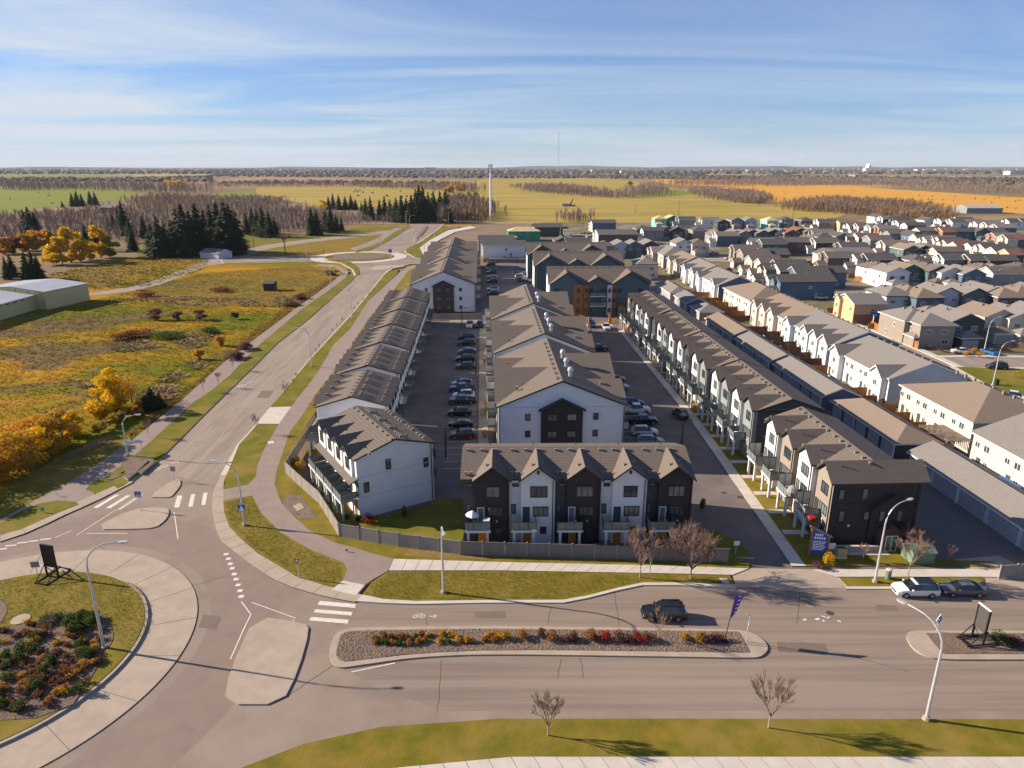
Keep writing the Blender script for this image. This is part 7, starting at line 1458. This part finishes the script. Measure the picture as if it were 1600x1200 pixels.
for i, (u, v) in enumerate(sorted([(505, 545), (500, 552), (526, 520), (533, 512), (541, 503), (560, 485), (566, 478), (574, 470), (583, 462), (590, 455), (599, 446), (465, 600), (470, 592)])):
    x, y = G(u - 6, v + 2, K); bare_tree(x, y, K, 2.2, 'thin whip sapling, %s from the near end of the east verge' % ORD[i], 80 + i, group='whip saplings on the east verge', spread=.3, depth=2, r0=.025, twig=.012, tm=yg_leaf if i % 3 == 0 else twig_m)
# shrubs in beds
def shrub(u, v, h, wd, m_, label, group, seed, z=K + .04, n=420, name='shrub'):
    x, y = G(u, v, z); rr = random.Random(seed); t = thing(name, label, 'shrub', (x, y, z), 0, group); bl = [((rr.uniform(-.3, .3) * wd, rr.uniform(-.3, .3) * wd, h * rr.uniform(.3, .6)), (wd * .33, wd * .33, h * .42)) for _ in range(4)]
    V, F = leaf_cloud(rr, n, blob_fn(rr, bl), .06, .17); np_mesh('foliage', V, F, m_, t)
    mb = MB()
    for k in range(4): a = k * 1.6; mb.tube([(0, 0, 0), (math.cos(a) * wd * .25, math.sin(a) * wd * .25, h * .6)], [.03, .01], 3)
    mb.build('stem', [bark], t)
seq = [(589, 997, 'o'), (589, 1004, 'o'), (600, 993, 'o'), (602, 1005, 'g'), (613, 994, 'r'), (613, 1005, 'o'), (625, 995, 'o'), (626, 1005, 'g'), (634, 996, 'r'), (640, 1004, 'o'), (650, 996, 'g'), (651, 1003, 'o'), (661, 993, 'o'), (665, 1000, 'o'), (672, 993, 'y'), (690, 991, 'y'), (688, 1002, 'y'), (702, 992, 'y'), (702, 1002, 'g'), (714, 995, 'y'), (716, 1001, 'y'), (735, 1000, 'o'), (730, 1000, 'y'), (757, 1000, 'o'), (770, 1000, 'o'), (764, 992, 'y'), (776, 992, 'y'),
       (768, 992, 'o'), (788, 997, 'y'), (816, 996, 'o'), (842, 993, 'm'), (858, 998, 'o'), (888, 998, 'm'), (893, 997, 'r'), (921, 997, 'o'), (930, 996, 'r'), (946, 998, 'c'), (965, 998, 'm'), (984, 998, 'm'), (1001, 998, 'c'), (1014, 998, 'm'), (1070, 998, 'y'), (1096, 999, 'y'), (1108, 1000, 'm'), (1122, 1001, 'm')]
mm_ = {'o': rust_leaf, 'g': green_leaf, 'r': rust_leaf, 'y': gold_leaf, 'm': maroon_leaf, 'c': red_leaf}; mm_['o'] = bed_rust
nm_ = {'o': 'orange', 'g': 'green', 'r': 'rust', 'y': 'golden', 'm': 'maroon', 'c': 'crimson'}
seq = sorted(set(seq)); cnt = {}
for i, (u, v, c_) in enumerate(seq):
    cnt[c_] = cnt.get(c_, 0) + 1; big = u > 780; shrub(u, v + 2, .95 if big else .6, 1.35 if big else .85, mm_[c_], '%s %s shrub from the left in the long median' % (ORD[cnt[c_] - 1], nm_[c_]), 'median shrubs', 200 + i, n=420 if big else 260)
rr0 = random.Random(77); cnt = {}
sp_ = [p for p in [(rr0.uniform(-60, 178), rr0.uniform(962, 1110)) for _ in range(420)] if inside(G(*p, .3), bedp) and (G(*p)[0] - CC[0]) ** 2 + (G(*p)[1] - CC[1]) ** 2 < 13.2 ** 2 and abs(p[0] - 163) > 6][:190]
for i, (u, v) in enumerate(sorted(sp_)):
    c_ = 'g' if (75 < u < 150 and v < 985) else rr0.choice('rrmmoyg'); cnt[c_] = cnt.get(c_, 0) + 1
    big = c_ == 'g'
    shrub(u, v, 1.0 if big else .55, 1.3 if big else .95, mm_[c_], '%s shrub in the roundabout bed, %s of that colour from the left' % (nm_[c_], ORD[cnt[c_] - 1]), 'roundabout shrubs', 300 + i, .33, 380 if big else 170)
for i, (u, v, h, wd, m_, lb) in enumerate([(1560, 1002, .9, 2.2, green_leaf, 'green shrub behind the grey billboard'), (1580, 1006, .9, 2.4, maroon_leaf, 'dark shrub row at the right edge of the right median'), (1610, 1006, .9, 2.6, maroon_leaf, 'dark shrub beyond the right edge'), (580, 818, 1.6, 1.9, red_leaf, 'bright red shrub in the lawn by the corner of the fence'), (558, 813, .9, 1.0, green_leaf, 'small green shrub left of the red one'), (541, 811, 1.0, 1.1, green_leaf, 'round green shrub by the patio corner'), (632, 808, 1.9, .9, green_leaf, 'columnar green shrub before the white gable wall'), (616, 786, 1.5, .8, green_leaf, 'dark narrow shrub against the white gable wall, left'), (634, 783, 1.7, .8, green_leaf, 'dark conical shrub against the white gable wall, middle'), (647, 779, 1.5, .8, green_leaf, 'dark narrow shrub against the white gable wall, right'),
    (466, 735, 1.6, 2.0, orange_leaf, 'orange hedge inside the corner of the sunlit fence'), (461, 724, 1.5, 1.8, orange_leaf, 'orange hedge farther along inside the sunlit fence'), (1098, 795, 2.0, .8, green_leaf, 'slender dark columnar shrub behind the front row end'), (1292, 880, 1.6, 1.2, yellow_leaf, 'yellow ornamental grass clump by the entry sign'), (1278, 886, .8, 1.6, maroon_leaf, 'maroon shrub in front of the entry sign'), (1090, 642, 1.6, 1.8, gold_leaf, 'golden round shrub beside the east lane walk'), (757, 650, 2.6, 1.9, yg_leaf, 'yellow-green shrub at the corner of the nearest middle apartment'), (762, 640, 2.6, 1.6, red_leaf, 'red shrub at the corner of the nearest middle apartment'), (756, 684, 1.6, 1.2, gold_leaf, 'orange-gold shrub beside the red car'), (758, 570, 2, 1.2, orange_leaf, 'orange shrub beside the second apartment'),
    (962, 505, 2.0, 4, gold_leaf, 'golden bush right of the orange gate post'), (905, 500, 1.6, 3.5, orange_leaf, 'orange bush left of the orange gate post'), (766, 396, 5, 3.6, green_leaf, 'bright green young tree at the top of the upper lot'), (788, 388, 4.5, 2.2, gold_leaf, 'golden pyramidal young tree before the large white house'), (789, 404, 2, 2.4, green_leaf, 'dark ball shrub at the end of the upper lot, left'), (797, 404, 2, 2.4, green_leaf, 'dark ball shrub at the end of the upper lot, middle'), (806, 405, 1.6, 3.4, maroon_leaf, 'maroon shrub at the end of the upper lot'),
    (1508, 556, 1.4, 1.6, orange_leaf, 'rust shrub by the driveways, first of four'), (1515, 553, 1.6, 1.6, orange_leaf, 'rust shrub by the driveways, second of four'), (1522, 552, 1.8, 1.7, orange_leaf, 'rust shrub by the driveways, third of four'), (1529, 558, 1.9, 1.8, gold_leaf, 'golden shrub by the driveways, fourth of four'), (1560, 549, 2, 2.2, maroon_leaf, 'maroon round shrub right of the blue car'), (1574, 548, 2, 2.2, maroon_leaf, 'second maroon shrub right of the blue car'), (1597, 545, 2.2, 3, orange_leaf, 'orange shrub at the right edge by the driveways'), (1455, 545, 1.4, 2, maroon_leaf, 'dark shrub on the corner lawn of the taupe house'), (1470, 548, 1, 2, rust_leaf, 'low rust planting on the corner lawn'), (1588, 590, 2.6, 3, yg_leaf, 'yellow-green shrub by the right edge house')]):
    shrub(u, v, h, wd, m_, lb, None, 500 + i, .1, 700 if v > 700 else 420)
for i, (u, v) in enumerate(sorted([(1095, 498), (1056, 433), (1062, 440), (1075, 447), (1086, 455), (1092, 462), (1107, 470), (1120, 478), (1135, 488), (1150, 480), (1252, 421), (1262, 418), (1091, 392), (1099, 393), (1107, 394)])):
    shrub(u, v, 1.9, 5.0, [orange_leaf, gold_leaf, rust_leaf][i % 3], 'rust and orange garden hedge, %s from the left of the yard hedges' % ORD[i], 'yard hedges', 600 + i, .05, 420)
for i in range(16):      # bare poles of shrubs along the front row
    u = 790 + i * 20 + rr0.uniform(-4, 4); x, y = G(u, 846, 1.2)
    bare_tree(x, 74.9 - .0 * i, K, 1.1, 'dry ornamental clump, %s from the left behind the long dark fence' % ORD[i], 700 + i, group='dry clumps behind the fence', spread=.3, depth=1, r0=.02, twig=.02, tm=bark_pale, trunk=.1)


YT = sorted([(u, v, i % 3) for i, (u, v) in enumerate([(1212, 393), (1180, 418), (1246, 383), (1340, 408), (1376, 392), (1405, 372), (1444, 398), (1492, 410), (1520, 368), (1548, 392), (1578, 402), (1340, 360), (1402, 431), (1430, 432), (1478, 436), (1528, 437), (1545, 504), (1590, 508), (1120, 378), (1098, 366), (1070, 390), (1300, 415), (1464, 372), (1510, 392)])])
for i, (u, v, q) in enumerate(YT):
    lt(u, v, 3.6, 3.4, [gold_leaf, orange_leaf, yg_leaf][q], '%s small yard tree, %s of its colour from the left among the houses' % (['golden', 'orange', 'yellow-green'][q], ORD[sum(1 for t_ in YT[:i] if t_[2] == q)]), 900 + i, 380, (.3, .7), 'small yard trees among the houses')
# ---- meadow tufts and bare woods: nobody could count them
def joined(name, P, bases, mats, rng, smin, smax, flat=1.0):
    Vs, Fs, off = [], [], 0
    for (x, y, z) in P:
        V, F = bases[rng.randrange(len(bases))]; s = rng.uniform(smin, smax) * (1 if smax < 5 else rng.choice((.55, .8, 1, 1, 1.1))); a = rng.uniform(0, 6.28); c_, s_ = math.cos(a) * s, math.sin(a) * s
        W_ = np.empty_like(V); W_[:, 0] = V[:, 0] * c_ - V[:, 1] * s_ + x; W_[:, 1] = V[:, 0] * s_ + V[:, 1] * c_ + y; W_[:, 2] = V[:, 2] * s * flat + z
        Vs.append(W_); Fs.append(F + off); off += len(V)
    return np_mesh(name, np.concatenate(Vs), np.concatenate(Fs), mats, kind='stuff')
def tuft_base(seed, n=7):
    rr = random.Random(seed); V, F = [], []
    for k in range(n):
        a = rr.uniform(0, 6.28); r_ = rr.uniform(.05, .4); c_, s = math.cos(a), math.sin(a); b = len(V); h = rr.uniform(.10, .30)
        V += [(c_ * r_ - s * .12, s * r_ + c_ * .12, 0), (c_ * r_ + s * .12, s * r_ - c_ * .12, 0), (c_ * (r_ + .45), s * (r_ + .45), h)]; F.append((b, b + 1, b + 2))
    return np.array(V, np.float32), np.array(F, np.int32)
TB = [tuft_base(i) for i in range(5)]; rg2 = random.Random(8)
near_m = GP([(-60, 600), (0, 505), (140, 470), (200, 455), (320, 425), (480, 415), (530, 430), (460, 480), (380, 540), (290, 615), (200, 678), (150, 698), (60, 735), (-60, 760)])
P = [(x, y, -.24) for x, y in scatter(near_m, 19000, rg2) if mnoise.noise(Vector((x * .05, y * .05, 0))) > -.7]
joined('meadow_grass', P, TB, [tuft_m], rg2, .5, 1.5, .7)
P = [(x, y, -.24) for x, y in scatter(GP([(75, 428), (200, 402), (330, 398), (320, 420), (230, 446), (150, 455)]) , 2500, rg2)]
joined('meadow_grass', P, TB, [tuft_m], rg2, .8, 2)
scr = mat('scrub', (0.33, 0.22, 0.08), (0.20, 0.17, 0.04), scale=.15, detail=6, c3=(0.34, 0.19, 0.10), s3=.06)
for px, n in (([(170, 545), (190, 520), (260, 515), (330, 520), (360, 530), (300, 545), (240, 542), (190, 550)], 900), ([(240, 470), (330, 462), (400, 466), (470, 460), (500, 448), (470, 480), (380, 478), (300, 476)], 900), ([(120, 470), (240, 462), (330, 462), (330, 468), (230, 472), (130, 480)], 500), ([(190, 640), (240, 600), (300, 560), (330, 560), (290, 600), (230, 650)], 800), ([(60, 735), (150, 690), (200, 668), (205, 676), (150, 705), (80, 742)], 600), ([(100, 590), (180, 575), (200, 590), (130, 610)], 400)):
    joined('scrub', [(x, y, -.24) for x, y in scatter(smooth(GP(px), 2, True), int(n * 1.3), rg2) if mnoise.noise(Vector((x * .12, y * .12, 5))) > -.12], TB, [scr], rg2, .7, 2.0)
strip = GP([(180, 690), (300, 600), (400, 515), (480, 455), (525, 432), (515, 445), (460, 484), (378, 547), (300, 612), (206, 688)])
joined('verge_weeds', [(x, y, -.1) for x, y in scatter(strip, 2200, rg2)], TB, [dry_grass], rg2, .5, 1.3)
P = [(x, y, .18) for x, y in scatter(GP([(533, 992), (527, 1008), (525, 1026), (535, 1034), (649, 1021), (780, 1015), (1060, 1018), (1170, 1019), (1154, 988), (1040, 986), (760, 983), (556, 986)], K), 5200, rg2)]
cb = [(np.array([(-.06, -.05, 0), (.07, -.04, 0), (.04, .06, .01), (-.05, .05, .03), (0, 0, .07)], np.float32), np.array([(0, 1, 4), (1, 2, 4), (2, 3, 4), (3, 0, 4)], np.int32))]
joined('mulch_chips', P, cb, [mat('wood_chips', (0.36, 0.27, 0.20), (0.12, 0.085, 0.07), scale=6)], rg2, .5, 1.4)
P = [(x, y, .33) for x, y in scatter(smooth(bedp, 1, True), 2500, rg2) if (x - CC[0]) ** 2 + (y - CC[1]) ** 2 < 13.8 ** 2][::3]; joined('mulch_chips', P, cb, [MATS['wood_chips']], rg2, .5, 1.4)
# blades over the near lawns
def blades(name, px, n, m_, z=K, s=(.10, .26)):
    joined(name, [(x, y, z) for x, y in scatter(GP(px, z), n, rg2)], TB, [m_], rg2, *s)
tuft_l = mat('lawn_tufts', (0.14, 0.12, 0.015), (0.22, 0.16, 0.03), scale=.45, detail=7, c3=(0.235, 0.165, 0.05), s3=.16, lo3=.48, hi3=.72, spec=.05)
blades('lawn_grass', [(608, 893), (780, 893), (1060, 898), (1138, 900), (1145, 911), (1060, 908), (1004, 908), (966, 916), (919, 928), (880, 935), (760, 935), (650, 937), (600, 934), (570, 928)], 4200, tuft_l)
blades('lawn_grass', [(352, 784), (392, 777), (409, 806), (437, 834), (484, 861), (532, 881), (534, 904), (518, 914), (462, 897), (404, 860), (362, 822)], 2600, tuft_l)
blades('lawn_grass', [(0, 908), (107, 893), (170, 900), (215, 914), (234, 945), (230, 985), (205, 1015), (180, 1000), (175, 965), (100, 955), (0, 975)], 2400, tuft_l, .3)
# bare deciduous mass: vertical stems and fans of twigs
def bare_base(seed, n=26, tilt=.35):
    rr = random.Random(seed); V, F = [], []
    def tri(a, b, c_): k = len(V); V.extend([a, b, c_]); F.append((k, k + 1, k + 2))
    tri((-.02, 0, 0), (.02, 0, 0), (0, 0, .75)); tri((0, -.02, 0), (0, .02, 0), (0, 0, .75))
    for k in range(n):
        a = rr.uniform(0, 6.28); zz = rr.uniform(.12, .62); L_ = rr.uniform(.18, .42) * (1.15 - zz * .6); tl = rr.uniform(.1, .8); c_, s = math.cos(a), math.sin(a); w_ = .016; o = rr.uniform(0, .12)
        tip = (c_ * (o + L_ * tl), s * (o + L_ * tl), zz + L_); tri((c_ * o - s * w_, s * o + c_ * w_, zz), (c_ * o + s * w_, s * o - c_ * w_, zz), tip)
    return np.array(V, np.float32), np.array(F, np.int32)
BB = [bare_base(i) for i in range(8)]; BL = [bare_base(i + 20, 12) for i in range(5)]
def wood(name, px, n, h0, h1, m_=wood_m, bases=BB, z=-.3): joined(name, [(x + rg2.gauss(0, y * .010), y * (1 + rg2.gauss(0, .018)), z) for x, y in scatter(GP(px, -.3), n, rg2) if mnoise.noise(Vector((x / y * 40, y * .006, 2))) > -.42], bases, [m_], rg2, h0, h1)
wood('bare_wood', [(-80, 392), (0, 388), (70, 388), (130, 384), (200, 376), (240, 374), (330, 366), (440, 364), (486, 356), (500, 345), (430, 312), (330, 310), (240, 306), (210, 315), (205, 330), (140, 330), (80, 335), (0, 340), (-80, 345)], 4200, 6, 11)
wood('bare_wood', [(440, 364), (480, 356), (560, 350), (640, 348), (560, 340), (480, 330), (440, 335)], 700, 5, 9)
wood('bare_wood', [(686, 350), (765, 346), (770, 338), (748, 325), (735, 312), (700, 318), (690, 330)], 900, 10, 17, mat('bare_wood_warm', (0.24, 0.165, 0.115), (0.15, 0.10, 0.08), scale=.06, detail=6, c3=(0.33, 0.2, 0.08), s3=.02))
wood('bare_wood', [(812, 293), (850, 292), (870, 291), (960, 304), (985, 309), (975, 311), (900, 306), (830, 300)], 1300, 9, 15)
wood('bare_wood', [(985, 298), (1020, 293), (1036, 300), (1030, 307), (990, 308)], 400, 10, 16)
wood('bare_wood', [(1085, 303), (1100, 300), (1180, 306), (1196, 318), (1170, 320), (1110, 309)], 1400, 10, 15)
wood('bare_wood', [(1236, 322), (1300, 315), (1400, 320), (1470, 332), (1485, 345), (1420, 345), (1330, 335), (1240, 330)], 2400, 8, 13, MATS['bare_wood_warm'])
wood('bare_wood', [(880, 347), (920, 345), (920, 342), (880, 343)], 50, 8, 14)
wood('bare_wood', [(0, 297), (60, 298), (110, 298), (115, 294), (150, 292), (60, 290), (0, 288)], 700, 14, 22, wood_m, BL)
wood('bare_wood', [(115, 296), (220, 300), (310, 303), (330, 298), (280, 293), (200, 290), (120, 292)], 700, 14, 22, wood_m, BL)
wood('bare_wood', [(300, 294), (430, 293), (555, 293), (555, 288), (420, 287), (300, 289)], 700, 10, 18, wood_m, BL)
wood('bare_wood', [(565, 294), (690, 299), (750, 303), (745, 292), (690, 290), (565, 288)], 700, 12, 20, MATS['bare_wood_warm'], BL)
wood('bare_wood', [(1012, 290), (1110, 292), (1230, 292), (1320, 289), (1400, 294), (1600, 306), (1800, 318), (1800, 300), (1600, 294), (1400, 284), (1230, 284), (1080, 285)], 2600, 14, 22, wood_m, BL)
BLOB = []
for i in range(6):
    rr = random.Random(i); V = [(0, 0, 1)] + [(math.cos(k * 1.05) * rr.uniform(.6, 1), math.sin(k * 1.05) * rr.uniform(.6, 1), rr.uniform(.35, .75)) for k in range(6)] + [(math.cos(k * 1.05) * .9, math.sin(k * 1.05) * .9, 0) for k in range(6)]
    F = [(0, 1 + k, 1 + (k + 1) % 6) for k in range(6)] + [(1 + k, 7 + k, 7 + (k + 1) % 6) for k in range(6)] + [(1 + k, 7 + (k + 1) % 6, 1 + (k + 1) % 6) for k in range(6)]; BLOB.append((np.array(V, np.float32), np.array(F, np.int32)))
far_m = mat('far_treeline', (0.095, 0.075, 0.062), (0.055, 0.055, 0.045), scale=.004, detail=6, c3=(0.17, 0.11, 0.06), s3=.0015, lo3=.5, hi3=.6)
def belt(px, n, h0, h1, m_=far_m): joined('distant_trees', [(x, y, -1) for x, y in scatter(GP(px, 0), n, rg2)], BLOB, [m_], rg2, h0, h1, .8)
for a, b, n in ((263.5, 266, 1500), (266, 269, 1700), (269, 272, 1900)): belt([(-300, a), (1900, a), (1900, b), (-300, b)], n, 14, 26)
belt([(-200, 283), (330, 284), (330, 276), (220, 279), (-200, 280)], 800, 8, 14); belt([(330, 276), (900, 279), (900, 273), (330, 270)], 1600, 8, 14); belt([(740, 277), (1010, 279), (1250, 284), (1250, 277), (740, 272)], 1800, 8, 14)
belt([(1200, 283), (1600, 290), (1900, 296), (1900, 282), (1600, 279), (1200, 275)], 1900, 7, 12); belt([(330, 287), (560, 289), (700, 287), (700, 285), (400, 283)], 200, 7, 11)
dk = mat('far_conifers', (0.03, 0.042, 0.03), (0.045, 0.06, 0.04), scale=.01)
belt([(320, 264.5), (395, 265), (395, 266.5), (320, 266)], 200, 16, 24, dk); belt([(980, 272), (1100, 274), (1100, 276), (980, 273.5)], 260, 10, 16, dk); belt([(1205, 271), (1235, 271), (1235, 273), (1205, 273)], 90, 10, 15, dk)

# ============================================================ AIR
hz = bpy.data.materials.new('haze_air'); hz.use_nodes = True; hn = hz.node_tree; hn.nodes.clear(); ho = hn.nodes.new('ShaderNodeOutputMaterial'); pv = hn.nodes.new('ShaderNodeVolumePrincipled')
pv.inputs['Color'].default_value = (0.80, 0.88, 1.0, 1); pv.inputs['Density'].default_value = 0.00003; pv.inputs['Anisotropy'].default_value = 0.0
hn.links.new(pv.outputs[0], ho.inputs['Volume'])
hb = MB(); hb.box(-BIG - 100, -300, -1.4, BIG + 100, BIG + 100, 620); h_o = hb.build('haze', [hz]); h_o['kind'] = 'stuff'
